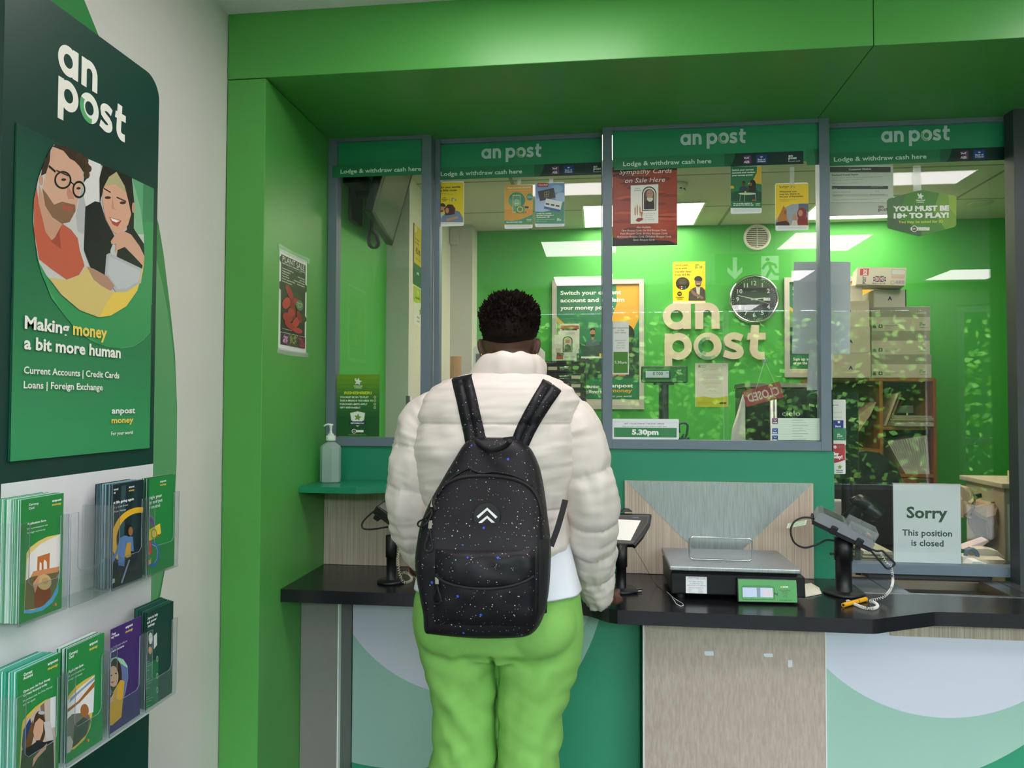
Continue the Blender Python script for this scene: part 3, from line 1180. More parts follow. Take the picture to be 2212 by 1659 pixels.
# window with the clock: sympathy cards, current account, transfer card
a = sheetY(1322.8, 362, 1463, 529, G1, base='#a5432f')
a.crop = CB
rr = random.Random(5)
for k in range(34):
    y = 548 + k * 20 + rr.uniform(-6, 6)
    c = ('#7d2f27', '#8c362a', '#b5492f', '#c7573a', '#9a3d2c', '#6d2b28')[rr.randrange(6)] if k > 4 else ('#6a2a28', '#5c2626', '#77302b')[k % 3]
    x = rr.uniform(60, 560)
    L = rr.uniform(120, 420)
    a.poly([(x, y + 8), (x + L * .3, y - rr.uniform(6, 22)), (x + L, y - 4), (x + L * .8, y + rr.uniform(8, 20)), (x + L * .2, y + 18)], c)
a.poly([(98, 1205), (180, 1225), (260, 1212), (330, 1190), (420, 1200), (520, 1235), (640, 1240), (722, 1272), (722, 1300), (98, 1300)], '#241d1e')
a.text('Sympathy Cards', 165, 606, 46, '#fff3ee', x1=664, slant=.22, y1=590)
a.text('on Sale Here', 218, 688, 46, '#fff3ee', x1=600, slant=.22, y1=676)
a.poly([(276, 712), (540, 700), (540, 1072), (276, 1078)], '#f3efe8')
a.text('Sincere', 318, 745, 14, '#7a6a64', x1=366, slant=.2)
a.text('Sympathy', 308, 765, 14, '#7a6a64', x1=376, slant=.2)
a.poly([(384, 956), (384, 795)] + arcpts(453, 795, 69, 74, 180, 360, 20) + [(522, 795), (520, 950)], '#1d1c1c')
a.poly([(392, 949), (392, 797)] + arcpts(453, 797, 60, 65, 180, 360, 20) + [(513, 797), (512, 944)], '#e8e2d6')
a.poly([(402, 940), (402, 800)] + arcpts(453, 800, 50, 54, 180, 360, 20) + [(503, 800), (503, 937)], '#4f433a')
a.poly([(404, 938), (408, 868), (440, 850), (480, 850), (502, 880), (502, 936)], '#2e2521')
a.ell(458, 796, 33, 44, '#b98d74')
a.poly(arcpts(460, 835, 30, 32, -10, 190, 12), '#d9d2c8')
a.ell(446, 790, 4, 3, '#2b1d18')
a.ell(470, 790, 4, 3, '#2b1d18')
for x, h in ((312, 905), (334, 888), (358, 900)):
    a.rect(x, h + 20, x + 12, 1000, '#c98b6c')
    a.poly([(x, h + 20), (x + 6, h - 15), (x + 12, h + 20)], '#e8c08a')
for x, y in ((305, 993), (335, 1002), (355, 985), (322, 1015)):
    star(a, x, y, 16, '#fbf8f2', x)
    a.ell(x, y, 4, 4, '#d9b04a')
a.poly([(322, 1045), (345, 1022), (392, 1022), (392, 1042), (350, 1062)], '#9d3b2a')
a.poly([(366, 965), (396, 962), (388, 992), (384, 1018), (378, 1018), (374, 992)], '#c5883a')
for k, s_ in enumerate(('Let us ask the Lord', 'your Mercy', 'and give us', 'your strong help')):
    a.text(s_, 452, 985 + 19 * k, 10, '#9a8f88', al='c', slant=.2)
for k, (s_, x, xe) in enumerate((('Also Available:', 332, 468), ('Open Bouquet Cards, Get Well Bouquet Cards,', 186, 618), ('Exam Bouquet Cards, Birthday Bouquet Cards,', 176, 628), ('Anniversary Bouquet Cards, Christmas Bouquet Cards,', 144, 664), ('Easter Bouquet Cards', 300, 503))):
    a.text(s_, x, 1120 + 30 * k, 18, '#fdeee6', x1=xe, slant=.22, y1=1118 + 30 * k)
a.build('sympathy_poster', 'red sunset poster for sympathy cards in the window beside the clock', 'poster')

a = sheetY(1578, 359.5, 1645.5, 460.5, G1, base='#eceff2', corner=.006)
a.crop = CB
a.rect(1230, 528, 1530, 925, '#27764b')
a.poly([(1484, 528), (1530, 528), (1530, 700), (1470, 690), (1390, 700), (1450, 650), (1480, 590)], '#e2b53c')
a.poly([(1230, 715), (1260, 715), (1265, 740), (1230, 740)], '#e2b53c')
for k, (s_, xe) in enumerate((('Switch your current', 1452), ('account and reclaim', 1466), ('your money power', 1446))):
    a.text(s_, 1245, 572 + 25 * k, 15, '#ffffff', x1=xe, bold=.03)
a.poly([(1236, 860), (1236, 780), (1300, 765), (1480, 760), (1528, 775), (1528, 870)], '#1c4f36')
person_fig(a, 1356, 690, 38, SKIN3, '#16110f', '#26434a')
a.ell(1442, 700, 30, 44, '#1c1413')
a.poly([(1405, 775), (1400, 720), (1430, 705), (1470, 715), (1478, 770)], '#2d2926')
a.ell(1425, 700, 12, 17, SKIN2)
a.ell(1390, 790, 84, 11, '#cfe3c8')
for x, d in ((1325, -8), (1365, -4), (1465, 8)):
    a.line([(x, 795), (x + d, 862)], .0012, '#bcd6b8')
a.rect(1364, 765, 1380, 780, '#e5c03c')
a.poly([(1425, 800), (1450, 800), (1462, 852), (1432, 856)], '#3b3a3c')
a.ell(1450, 852, 18, 7, '#c4622c')
a.text('Sign up at the counter or', 1256, 890, 11, '#ffffff', x1=1438, bold=.03)
a.text('on the An Post Money app.', 1256, 906, 11, '#ffffff', x1=1452, bold=.03)
a.text('anpost', 1470, 890, 10, '#ffffff', x1=1512, bold=.03)
a.text('money', 1470, 905, 10, '#f0d060', x1=1510, bold=.03)
for k in range(3):
    a.line([(1258, 940 + 9 * k), (1515, 938 + 9 * k)], .0006, '#b9bdc9')
a.build('counter_card', 'green card of a couple on a sofa, in the window above the clock', 'card', group='cards hung on the windows')

a = sheetY(1674.5, 396, 1747, 497, G1, base='#f1f2f2', corner=.007)
a.crop = CB
a.rect(1660, 697, 1977, 1094, WU)
a.poly([(1665, 700), (1972, 692), (1974, 880), (1850, 882), (1780, 910), (1720, 960), (1662, 1050)], '#ecc92c')
a.line([(1700, 716), (1710, 736), (1718, 720), (1726, 736), (1736, 716)], .0022, BLK)
a.text('Western', 1741, 726, 9, BLK, x1=1790, bold=.02)
a.text('Union', 1741, 738, 9, BLK, x1=1776, bold=.02)
a.line([(1800, 708), (1800, 744)], .0006, '#8a7f2a')
a.logo(1808, 722, 9, '#2c8f6a', w=38)
for k, (s_, xe) in enumerate((('Wherever you', 1860), ('may be, share in', 1890), ('the joy of Ramadan.', 1928))):
    a.text(s_, 1697, 778 + 24 * k, 15, BLK, x1=xe, bold=.02)
a.line([(1697, 848), (1860, 845)], .0008, '#6d621c')
a.line([(1697, 860), (1790, 858)], .0008, '#6d621c')
a.poly([(1659, 1094), (1659, 1055), (1700, 980), (1760, 915), (1820, 890), (1900, 882), (1974, 880), (1974, 1090)], '#9aa3ad')
a.rect(1880, 885, 1974, 960, '#596675')
a.poly([(1668, 1094), (1690, 1010), (1735, 905), (1765, 940), (1770, 1020), (1800, 1094)], '#b5752e')
a.ell(1752, 970, 14, 20, SKIN2)
a.ell(1912, 985, 46, 62, '#8f2a2c')
a.poly([(1860, 1090), (1875, 1020), (1960, 1010), (1974, 1090)], '#8a2526')
a.ell(1898, 975, 22, 30, '#c08a63')
a.ell(1842, 1020, 22, 34, '#b98a68')
a.poly([(1810, 1090), (1822, 1045), (1865, 1045), (1872, 1090)], '#cfc8bf')
a.poly([(1660, 1094), (1670, 1062), (1760, 1048), (1790, 1070), (1790, 1094)], '#3a2a24')
for k in range(3):
    a.line([(1685, 1106 + 8 * k), (1955, 1104 + 8 * k)], .0006, '#a9adb3')
a.build('counter_card', 'yellow money transfer card about sharing joy, at the right of the clock window', 'card', group='cards hung on the windows')

# right window: customer notice and the hexagon sticker
a = sheetY(1790.5, 358, 1930.5, 464, G2, base='#cdd5c8', rough=.5)
a.crop = CC
a.cliptext = True
a.rect(150, 556, 755, 610, '#4d4f4c')
a.text('Customer Notice', 338, 590, 18, '#e6eae2', x1=560, bold=.02)
a.text('Revised Postal Rates', 172, 646, 16, '#4d534d', x1=432, bold=.03)
a.text('From Wednesday 1 February 2023, postal rates will change. The revised', 172, 672, 9, '#5f665f', x1=672)
a.text('principal rates are outlined in the table below.', 172, 692, 9, '#5f665f', x1=490)
a.text('Standard Letters & Flats', 172, 726, 9, '#8a9189', x1=428)
a.rect(172, 746, 730, 776, '#4d4f4c')
a.text('Size', 184, 772, 9, '#cdd5c8', x1=222)
a.text('National Price', 560, 758, 9, '#cdd5c8', x1=676)
a.text('Letters to Ireland (Stamp)', 184, 812, 9, '#3f443f', x1=356)
a.text('€1.35', 600, 804, 10, '#3f443f', x1=638)
a.rect(172, 826, 730, 850, '#b9c2b4')
a.text('Letters abroad', 184, 848, 9, '#3f443f', x1=274)
a.text('€2.20 (National)', 550, 838, 10, '#3f443f', x1=690)
a.text('For further information on all of our rates changes please visit anpost.com', 176, 890, 8, '#4f564f', x1=646)
a.rect(150, 908, 760, 916, '#aab4a6')
a.rect(150, 916, 755, 1035, '#c6cabd')
a.logo(632, 968, 24, '#4d4f4c', w=96, o1='#7b7f7b', o2='#4d4f4c')
a.build('customer_notice', 'grey customer notice about postal rates hung in the right window', 'notice')
hexpx = [(720, 895), (735, 872), (1035, 790), (1075, 787), (1395, 842), (1411, 862), (1408, 1135), (1395, 1152), (1075, 1240), (1030, 1244), (735, 1168), (722, 1145)]
a = sheetY(1916, 410, 2066.5, 510.5, G2 - .0015, base='#4f8d2a')
a.crop = CC
a.mb = MB()
a.mb.prism([a.uv(*q) for q in hexpx], a.o - a.W * .0006, a.U, a.V, a.W * .0006, flat('#4a8a2c'))
def hexclip(fn):
    return [q for q in hexpx]
a._lay([[a.uv(*q) for q in ((1240, 814), (1395, 842), (1411, 862), (1408, 1135), (1395, 1152), (1300, 1178), (1180, 1000))]], '#74a324')
a._lay([[a.uv(*q) for q in ((1330, 830), (1395, 842), (1411, 862), (1409, 1050), (1340, 960))]], '#90b428')
a._lay([[a.uv(*q) for q in ((720, 895), (735, 872), (900, 828), (860, 1000), (800, 1180), (735, 1168), (722, 1145))]], '#3c7430')
a._lay([[a.uv(*q) for q in ((725, 1060), (900, 1090), (1060, 1200), (1060, 1241), (1030, 1244), (735, 1168), (722, 1145))]], '#33602e')
star(a, 1052, 848, 36, '#eef3e4', -80)
a.ell(1028, 826, 7, 7, '#dbe6c4')
a.text('National', 1008, 894, 13, '#eef3e4', x1=1096, bold=.04)
a.text('Lottery', 1014, 912, 13, '#eef3e4', x1=1090, bold=.04)
a.text('YOU MUST BE', 778, 997, 48, '#f4f8ee', x1=1338, bold=.06, y1=988)
a.text('18+ TO PLAY!', 785, 1066, 48, '#f4f8ee', x1=1336, bold=.06, y1=1058)
a.text('You may be asked for ID', 832, 1116, 26, '#c5d52c', x1=1278, bold=.03, y1=1110)
a.rect(955, 1156, 1142, 1188, '#eef3e4')
a.ell(991, 1172, 30, 32, '#eef3e4')
a.ell(991, 1172, 24, 26, '#3c4a36')
a.text('18+', 976, 1180, 16, '#eef3e4', x1=1006, bold=.03)
a.text('Play Responsibly', 1026, 1168, 9, '#3c4a36', x1=1134)
a.text('Play For Fun', 1026, 1182, 9, '#3c4a36', x1=1106)
a.build('age_sticker', 'green hexagon lottery sticker about playing age on the right window', 'sticker')

# strips of clear tape that hang the cards
for i, (q, yy, lab) in enumerate((((1118, 388, 1126, 399), G2, 'bit of clear tape above the orange phone card'), ((1186, 386, 1195, 396), G2, 'bit of clear tape above the blue gift card poster'),
                     ((1706, 361, 1716, 397), G1, 'strip of clear tape above the transfer card near the clock'), ((1972, 358, 1990, 412), G2, 'strip of clear tape above the hexagon sticker'))):
    a = sheetY(*q, yy - .0004, thick=.0003)
    a.mb = MB()
    a.mb.prism(a.clip, a.o, a.U, a.V, a.W * .0003, TAPE)
    a.build('tape_strip', lab, 'tape')

# last collection plate, bank list, hanging closed sign, small tag
CG = (1280, 900, 11.06)
a = sheetY(1322.3, 904.5, 1466.5, 949.5, G1 - .004, base='#f1f2fa', thick=.006, corner=.0045, rough=.3)
a.crop = CG
a.poly([(512, 114), (2014, 128), (2012, 134), (512, 120)], '#cfd2dd')
a.poly([(512, 257), (2012, 270), (2010, 500), (512, 486)], '#3c8655')
a.text('LAST COLLECTION AT THIS POST OFFICE', 755, 182, 34, '#3a3558', x1=1704, bold=.01, y1=188)
a.text('BAILIÚCHÁN DEIRIDH SAN OIFIG POIST SEO', 712, 246, 30, '#4d7f7a', x1=1770, bold=.0, y1=254)
a.text('5.30pm', 940, 424, 118, '#ffffff', x1=1578, bold=.05, y1=430)
a.build('collection_plate', 'white and green last collection plate on the sill of the clock window', 'sign')
a = sheetY(1323, 695, 1358.5, 809, G1 - .001, base='#dfe3df', thick=.0008)
a.crop = (1300, 540, 3.77)
a.rect(95, 830, 212, 1002, '#3f7d1f')
for k, s_ in enumerate(('LAST COLLECTION', 'AT THIS', 'POST OFFICE')):
    a.text(s_, 153, 641 + 19 * k, 11, '#4c504e', x1=None, al='c', bold=.01)
for k, s_ in enumerate(('BAILIÚCHÁN', 'DEIRIDH', 'SAN OIFIG', 'POIST SEO')):
    a.text(s_, 153, 742 + 20 * k, 11, '#8a908c', al='c')
a.text('5.30pm', 104, 925, 22, '#f3f6ee', x1=202)
a.build('collection_tag', 'tall narrow last collection card at the left edge of the clock window', 'card')

CH = (1300, 540, 3.77)
a = sheetY(1667.5, 903, 1775, 951.5, G1 - .0005, base='#d6e6d8', thick=.0006)
a.crop = CH
for k in range(13):
    a.line([(1435, 1378 + 14 * k), (1785, 1380 + 14 * k)], .0005, '#9fb2a6')
for k in range(8):
    a.line([(1550, 1385 + 22 * k), (1640 + 20 * (k % 3), 1385 + 22 * k)], .0011, '#7d8f86')
for y0, c, s_ in ((1370, '#74396e', 'AIB'), (1452, '#2d4f9c', 'Bank'), (1510, '#243f86', 'Ulster')):
    a.rect(1387, y0, 1434, y0 + 46, c)
    a.text(s_, 1393, y0 + 40, 11, '#ffffff', x1=1428, bold=.03)
    a.line([(1400, y0 + 10), (1411, y0 + 20), (1422, y0 + 10)], .0016, '#ffffff')
a.build('bank_list', 'pale green list of banks stuck low on the clock window', 'notice')

RED = mat('#8f2630', .4)
t = thing('closed_sign', 'dark red closed sign seen from behind, hung on cords in the clock window', 'sign', tuple(at(1655, 880, Y=.04)))
a = Art(at(1613, 879, Y=.045), at(1694, 858, Y=.045) - at(1613, 879, Y=.045), (.0, 0, 1), (at(1694, 858, Y=.045) - at(1613, 879, Y=.045)).length, .060, base='#8f2630', thick=.002)
a.V = a.U.cross(Vector((0, -1, 0))) * -1
a.V = Vector((-a.U.z, 0, a.U.x))
a.W = a.U.cross(a.V).normalized()
a.mb = MB()
a.mb.prism(a.clip, a.o, a.U, a.V, -a.W * .002, RED)
vs, fs = glyphs('CLOSED', .03)
mx = max(v[0] for v in vs)
a.mb.add([a.o + a.W * .0004 + a.U * (a.w * .92 - v[0] / mx * a.w * .84) + a.V * (a.h * .24 + v[1] * a.h * .72) for v in vs], fs, mat('#c9a9ab', .5))
a.build('plate', parent=t)
hk = at(1652, 779, Y=.04)
for q in ((1624, 868), (1688, 858)):
    b = MB()
    b.tube([hk, at(*q, Y=.046)], .0007, mat('#c7d8c6', .4), n=5)
    b.build('cord', t)
b = MB()
b.lathe([(.003, -.004), (.0095, -.003), (.0095, 0), (.004, .003), (.002, .006)], (0, 0, 0), clear_mat('suction_cup', tint=(.75, .88, .85), haze=.2))
b.v = [Vector((hk.x + v.x, .034 - v.z * 1.0, hk.z + v.y)) for v in b.v]
b.build('suction_cup', t)

# ================================================================ display stand on the left with poster and leaflets
XB = -1.03
Y0, Y1, ZT = -1.587, -1.138, 2.180
stand = thing('display_stand', 'tall dark green display stand with rounded top against the white wall', 'display stand', (-1.1, -1.36, 0))
b = MB()
pr = [(Y0, 0), (Y1, 0)] + arcpts(Y1 - .05, ZT - .05, .05, .05, 0, 90, 8) + arcpts(Y0 + .02, ZT - .02, .02, .02, 90, 180, 5)
b.prism(pr, (WX + .0015, 0, 0), (0, 1, 0), (0, 0, 1), (XB - WX - .0015, 0, 0), mat(DKGREEN, .4, var=.04, scale=6))
b.build('body', stand, bevel=.006, seg=3)
a = Art((XB, Y0 + .014, .705), (0, 1, 0), (0, 0, 1), Y1 - Y0 - .0155, .573, base='#e9e8ea', thick=.0006, rough=.3)
a.o = a.o + a.W * .0008
a.mb = MB()
a.mb.prism(a.clip, a.o - a.W * .0006, a.U, a.V, a.W * .0006, mat('#e9e8ea', .3, var=.02))
a.build('white_panel', parent=stand)
a = Art((XB + .0006, Y0, 1.25), (0, 1, 0), (0, 0, 1), Y1 - Y0, .93, thick=.0003)
a.mb = MB()
a.crop = (0, 0, 2.9625)
a.logo(372, 447, 192, '#f6f4ea', o1='#f3f6ea', o2='#5cae72', w=410)
a.build('lettering', parent=stand)

# the big poster of the couple
P2, P1 = (0, 540, 3.318), (0, 0, 2.9625)
a = sheetX(33, 272, 323, 965, XB + .0035, base='#1c5a41', thick=.003, rough=.38)
tl, br = at(32, 271.5, X=XB + .0035), at(318, 963, X=XB + .0035)
a = Art((XB + .0035, -1.5595, 1.316), (0, 1, 0), (0, 0, 1), .399, .600, base='#1c5a41', thick=.003, rough=.38)
for k in range(44):
    f = min(1, k / 40) ** .8
    a.rect(0, k / 44, 1, 1, '#%02x%02x%02x' % (int(20 + 35 * f), int(70 + 82 * f), int(58 + 36 * f)))
a.rect(.80, 0, 1, .45, '#5fa877')
a.rect(.90, 0, 1, .45, '#3f8a5e')
a.crop = P2
a.poly([(240, -230), (262, 60), (300, 190), (360, 310), (450, 460), (540, 570), (650, 655), (760, 695), (860, 705), (950, 690), (1020, 645), (1072, 588), (1100, -200)], '#3a9a5d')
a.poly([(240, -230), (262, 60), (300, 190), (360, 310), (450, 460), (540, 570), (620, 630), (690, 668), (620, 615), (480, 500), (360, 340), (290, 150), (255, -60), (240, -260)], '#49a867')
a.line([(860, 705), (950, 690), (1020, 645), (1072, 588)], .0008, '#7fc596')
a.crop = P1
disc = [(340, 925), (285, 1020), (240, 1140), (212, 1280), (207, 1420), (222, 1560), (245, 1680), (290, 1760), (384, 1885), (500, 1984), (625, 2031), (700, 2020), (800, 1960), (870, 1860), (905, 1740), (918, 1620), (916, 1500), (896, 1340), (865, 1220), (840, 1145)]
a.poly(disc, '#cfcfcc')
a.poly([(420, 960), (640, 1052), (630, 1290), (545, 1330), (520, 1200), (560, 1060)], '#e3e2e0')
a.poly([(520, 1180), (545, 1330), (530, 1500), (490, 1480), (480, 1380)], '#b9babb')
a.poly([(840, 1145), (865, 1220), (896, 1340), (916, 1500), (845, 1500), (850, 1290)], '#86bd93')
# man
a.poly([(228, 1200), (245, 1310), (285, 1480), (330, 1540), (392, 1430), (450, 1470), (492, 1525), (505, 1600), (536, 1700), (500, 1760), (420, 1790), (320, 1720), (244, 1660), (212, 1480), (210, 1300)], '#c9614a')
a.poly([(390, 1432), (375, 1490), (385, 1595), (320, 1545)], '#a94a3c')
a.poly([(244, 1180), (290, 1320), (330, 1400), (392, 1435), (345, 1520), (325, 1538), (288, 1488), (240, 1300)], '#cf9e84')
a.poly([(330, 945), (430, 965), (500, 1040), (525, 1110), (520, 1180), (497, 1262), (480, 1340), (440, 1420), (390, 1432), (330, 1392), (280, 1310), (262, 1230), (285, 1120), (308, 1020)], '#dcae94')
a.poly([(264, 1205), (292, 1240), (340, 1310), (390, 1290), (430, 1300), (474, 1310), (478, 1350), (440, 1421), (390, 1433), (330, 1393), (282, 1315)], '#8d664d')
a.poly([(388, 1308), (430, 1318), (465, 1330), (440, 1352), (400, 1338)], '#b5584c')
a.poly([(425, 1190), (460, 1235), (468, 1275), (430, 1275), (420, 1240)], '#c98f77')
a.poly([(318, 945), (262, 1075), (256, 1125), (288, 1110), (312, 1030)], '#3a281f')
a.poly([(330, 938), (348, 924), (440, 945), (540, 1000), (566, 1060), (562, 1125), (528, 1172), (534, 1110), (500, 1060), (470, 1030), (440, 1015), (400, 965)], '#3d291f')
for x, y in ((560, 1080), (548, 1120), (540, 1030), (500, 1000)):
    a.ell(x, y, 20, 24, '#4c3427')
a.ell(255, 1155, 14, 32, '#cf9e84')
a.ring(395, 1152, 55, 58, .2, '#17181b')
a.ring(498, 1213, 42, 56, .24, '#17181b')
a.line([(305, 1062), (348, 1100)], .0045, '#17181b')
a.line([(446, 1165), (464, 1180)], .003, '#17181b')
a.ell(400, 1150, 16, 8, '#3a2a22')
a.ell(495, 1205, 13, 8, '#3a2a22')
a.line([(352, 1090), (430, 1125)], .0028, '#4a3326')
# woman
a.poly([(652, 1056), (836, 1135), (852, 1290), (848, 1500), (806, 1490), (795, 1210), (740, 1108), (690, 1135), (655, 1210), (632, 1300), (630, 1140)], '#1d1715')
a.poly([(540, 1322), (600, 1288), (636, 1296), (670, 1410), (730, 1520), (700, 1600), (690, 1800), (590, 1760), (530, 1600)], '#14161f')
a.poly([(840, 1450), (914, 1560), (917, 1640), (890, 1800), (800, 1760), (740, 1640), (760, 1500)], '#15171f')
a.poly([(738, 1100), (790, 1190), (815, 1290), (832, 1370), (812, 1440), (760, 1502), (712, 1484), (670, 1400), (648, 1290), (652, 1208), (690, 1132)], '#dfab90')
a.poly([(738, 1100), (780, 1172), (800, 1235), (730, 1180), (660, 1190), (690, 1132)], '#b8b184')
a.line([(655, 1205), (700, 1232)], .003, '#2b1d18')
a.line([(738, 1262), (800, 1290)], .003, '#2b1d18')
a.ell(682, 1265, 20, 9, '#3a2721')
a.ell(778, 1298, 20, 9, '#3a2721')
a.poly([(712, 1250), (722, 1330), (740, 1345), (705, 1335)], '#cf9579')
a.poly([(690, 1388), (730, 1400), (770, 1412), (745, 1450), (712, 1435)], '#b34b45')
a.poly([(698, 1393), (730, 1404), (760, 1414), (735, 1424), (708, 1412)], '#f5efe9')
a.ell(845, 1330, 9, 34, '#cf9579')
a.poly([(700, 1545), (730, 1500), (780, 1478), (830, 1500), (885, 1575), (916, 1640), (905, 1700), (850, 1640), (790, 1580), (745, 1600), (728, 1620), (735, 1560), (705, 1562)], '#dba98f')
a.poly([(672, 1630), (690, 1620), (905, 1722), (895, 1810), (800, 1865), (735, 1870), (662, 1755)], '#b9bdc2')
a.poly([(690, 1640), (890, 1735), (880, 1800), (800, 1845), (745, 1850), (680, 1750)], '#c7cbcf')
# table and yellow crescent
a.poly([(300, 1775), (420, 1792), (500, 1760), (545, 1705), (590, 1790), (640, 1830), (720, 1870), (800, 1866), (880, 1815), (910, 1720), (870, 1860), (800, 1960), (700, 2020), (625, 2031), (500, 1984), (384, 1885)], '#dec67c')
a.poly([(545, 1705), (590, 1720), (680, 1770), (725, 1830), (700, 1862), (640, 1830), (590, 1790)], '#b98c78')
a.poly([(720, 1870), (800, 1868), (880, 1815), (918, 1640), (905, 1740), (870, 1860), (800, 1960), (700, 2020), (625, 2031), (660, 1960)], '#f4d05c')
a.crop = P2
a.text('Making', 165, 560, 92, '#fbfaf2', x1=487, bold=.03)
a.text('money', 512, 604, 92, '#f6d865', x1=757, bold=.03)
a.text('a bit more human', 160, 707, 92, '#fbfaf2', x1=856, bold=.03)
a.text('Current Accounts | Credit Cards', 158, 884, 52, '#fbfaf2', x1=845, bold=.02)
a.text('Loans | Foreign Exchange', 157, 990, 52, '#fbfaf2', x1=726, bold=.02)
a.text('anpost', 790, 1172, 44, '#ffffff', x1=958, bold=.025)
a.text('money', 788, 1242, 44, '#f6d865', x1=945, bold=.025)
a.text('For your world', 785, 1328, 26, '#ffffff', x1=942, bold=.015)
a.build('poster', 'large green poster of a couple with a tablet reading making money a bit more human', 'poster')

# leaflet pockets
ACR = clear_mat('acrylic', tint=(.97, .985, .985), ior=1.49, haze=.015)
ACRE = clear_mat('acrylic_edge', tint=(.55, .62, .74), ior=1.6, haze=.25, hazecol=(.75, .8, .9))
PX0, PX1 = XB + .0015, -.9665
PITCH = .118
rows = (1.043, .7535)


def pocket(i, r, label):
    y0 = -1.6015 + i * PITCH
    y1 = y0 + .1125
    z0 = rows[r]
    t = thing('leaflet_holder', label, 'leaflet holder', ((PX0 + PX1) / 2, (y0 + y1) / 2, z0), 'clear leaflet pockets on the display stand')
    w = .0016
    m = MB()
    m.box(PX0, PX1, y0, y0 + w, z0, z0 + .172, ACR)
    m.box(PX0, PX1, y1 - w, y1, z0, z0 + .172, ACR)
    m.box(PX0, PX1, y0 + w, y1 - w, z0, z0 + w, ACR)
    u = [(0, 0), (y1 - y0, 0), (y1 - y0, .172), (y1 - y0 - .02, .172), (y1 - y0 - .02, .07), (y1 - y0 - .028, .062), (.028, .062), (.02, .07), (.02, .172), (0, .172)]
    m.prism(u, (PX1 - w, y0, z0), (0, 1, 0), (0, 0, 1), (w, 0, 0), ACR)
    m.build('pocket', t)
    e = MB()
    g = [(PX1 + .0002, y0 + p, z0 + q) for p, q in u]
    e.tube(g, .0006, ACRE, n=5, closed=True)
    e.build('polished_edge', t)
    return t


pl = ('leftmost', 'second', 'third', 'rightmost')
names = ((0, 0, 'upper leaflet pocket at the left end, full of green currency card leaflets'), (1, 0, 'empty upper leaflet pocket between currency card and loans leaflets'),
         (2, 0, 'upper leaflet pocket full of dark loans leaflets'), (3, 0, 'upper leaflet pocket at the right end with credit card leaflets'),
         (0, 1, 'lower leaflet pocket at the left end, full of current account leaflets'), (1, 1, 'lower leaflet pocket with the green currency card leaflets'),
         (2, 1, 'lower leaflet pocket with the single purple leaflet'), (3, 1, 'lower leaflet pocket at the right end with dark green leaflets'))
for i, r, lab in names:
    pocket(i, r, lab)

LX = -.9715
C3, C4 = (0, 1000, 4.6095), (0, 1300, 4.6214)


def leaf(i, r, base, crop, dz=0.0, dy=0.0):
    y0 = -1.5945 + i * PITCH + dy
    z0 = rows[r] + .003 + dz
    a = Art((LX, y0, z0), (0, 1, 0), (0, 0, 1), .098, .2085, base=base, thick=.0011, rough=.3)
    a.crop = crop
    a.cliptext = True
    return a


def brand(a, x0, y, x1, h):
    a.text('anpost', x0, y, h, '#ffffff', x1=x1, bold=.03)
    a.text('money', x0, y + h * 1.75, h, '#f2cf55', x1=x1, bold=.03)


def stack(n, i, r, thick, cols, label, group, dz=0.0, fan=0.0):
    """the leaflets standing behind the front one: each its own object"""
    base = []
    for c in cols:
        m = MB()
        m.box(-.0005, .0005, 0, .098, 0, .2085, mat(c, .5, var=.05))
        o = m.build('leaflet', origin=(0, .049, 0))
        tag(o, label, 'leaflet', group)
        base.append(o)
    used = set()
    q = random.Random(i * 10 + r)
    for k in range(n):
        s_ = base[q.randrange(len(base))] if k >= len(base) else base[k]
        o = s_ if s_.name not in used else s_.copy()
        if s_.name in used:
            COL.objects.link(o)
        used.add(s_.name)
        x = LX - .0026 - thick * k / max(n - 1, 1)
        o.location = (x, -1.5945 + i * PITCH + .049 + q.uniform(-.0012, .0012), rows[r] + .0025 + dz + q.uniform(0, .0015) + fan * k)


# upper left: currency card
a = leaf(0, 0, '#2c8a45', C3)
a.text('Currency', 287, 428, 22, '#ffffff', x1=386, bold=.025)
a.text('Card', 285, 465, 22, '#ffffff', x1=340, bold=.025)
brand(a, 520, 388, 610, 22)
a.text('Application form', 270, 620, 22, '#ffffff', x1=458, bold=.02)
a.text('0% commission on', 268, 668, 18, '#e8f5ea', x1=472)
a.text('foreign currency', 268, 708, 18, '#e8f5ea', x1=448)
a.poly([(262, 900), (300, 840), (380, 780), (470, 735), (600, 708), (585, 1160), (570, 1290), (510, 1390), (420, 1450), (236, 1500)], '#ecd27a')
a.poly([(270, 960), (310, 890), (400, 810), (500, 755), (602, 710), (588, 1150), (255, 1180)], '#f3ece6')
a.poly([(255, 1170), (330, 1120), (588, 1070), (578, 1180), (560, 1290), (500, 1380), (400, 1440), (240, 1470)], '#6f6845')
a.poly([(372, 935), (495, 895), (490, 1075), (468, 1080), (464, 985), (440, 960), (432, 990), (432, 1088), (414, 1092), (412, 1000), (394, 985), (388, 1095), (366, 1100)], '#c9743a')
a.poly([(300, 1140), (330, 1080), (590, 1030), (580, 1085), (330, 1130)], '#d98f62')
a.poly([(335, 1160), (410, 1110), (480, 1150), (505, 1300), (480, 1420), (340, 1435)], '#8e3525')
a.ell(438, 1185, 72, 78, '#d9b47e')
a.ell(445, 1175, 34, 32, '#c79e66')
a.poly([(325, 1200), (380, 1120), (400, 1100), (370, 1230), (345, 1300)], '#d19a72')
a.poly([(236, 1462), (330, 1465), (430, 1420), (510, 1340), (560, 1240), (580, 1160), (575, 1290), (520, 1390), (420, 1470), (300, 1500), (236, 1495)], '#5aaede')
a.ell(535, 1412, 9, 16, '#c0392b')
a.ell(552, 1408, 9, 16, '#e79a3c')
a.build('leaflet', 'front currency card leaflet in the upper row, bridge and straw hat picture', 'leaflet', group='leaflets facing out on the display stand')
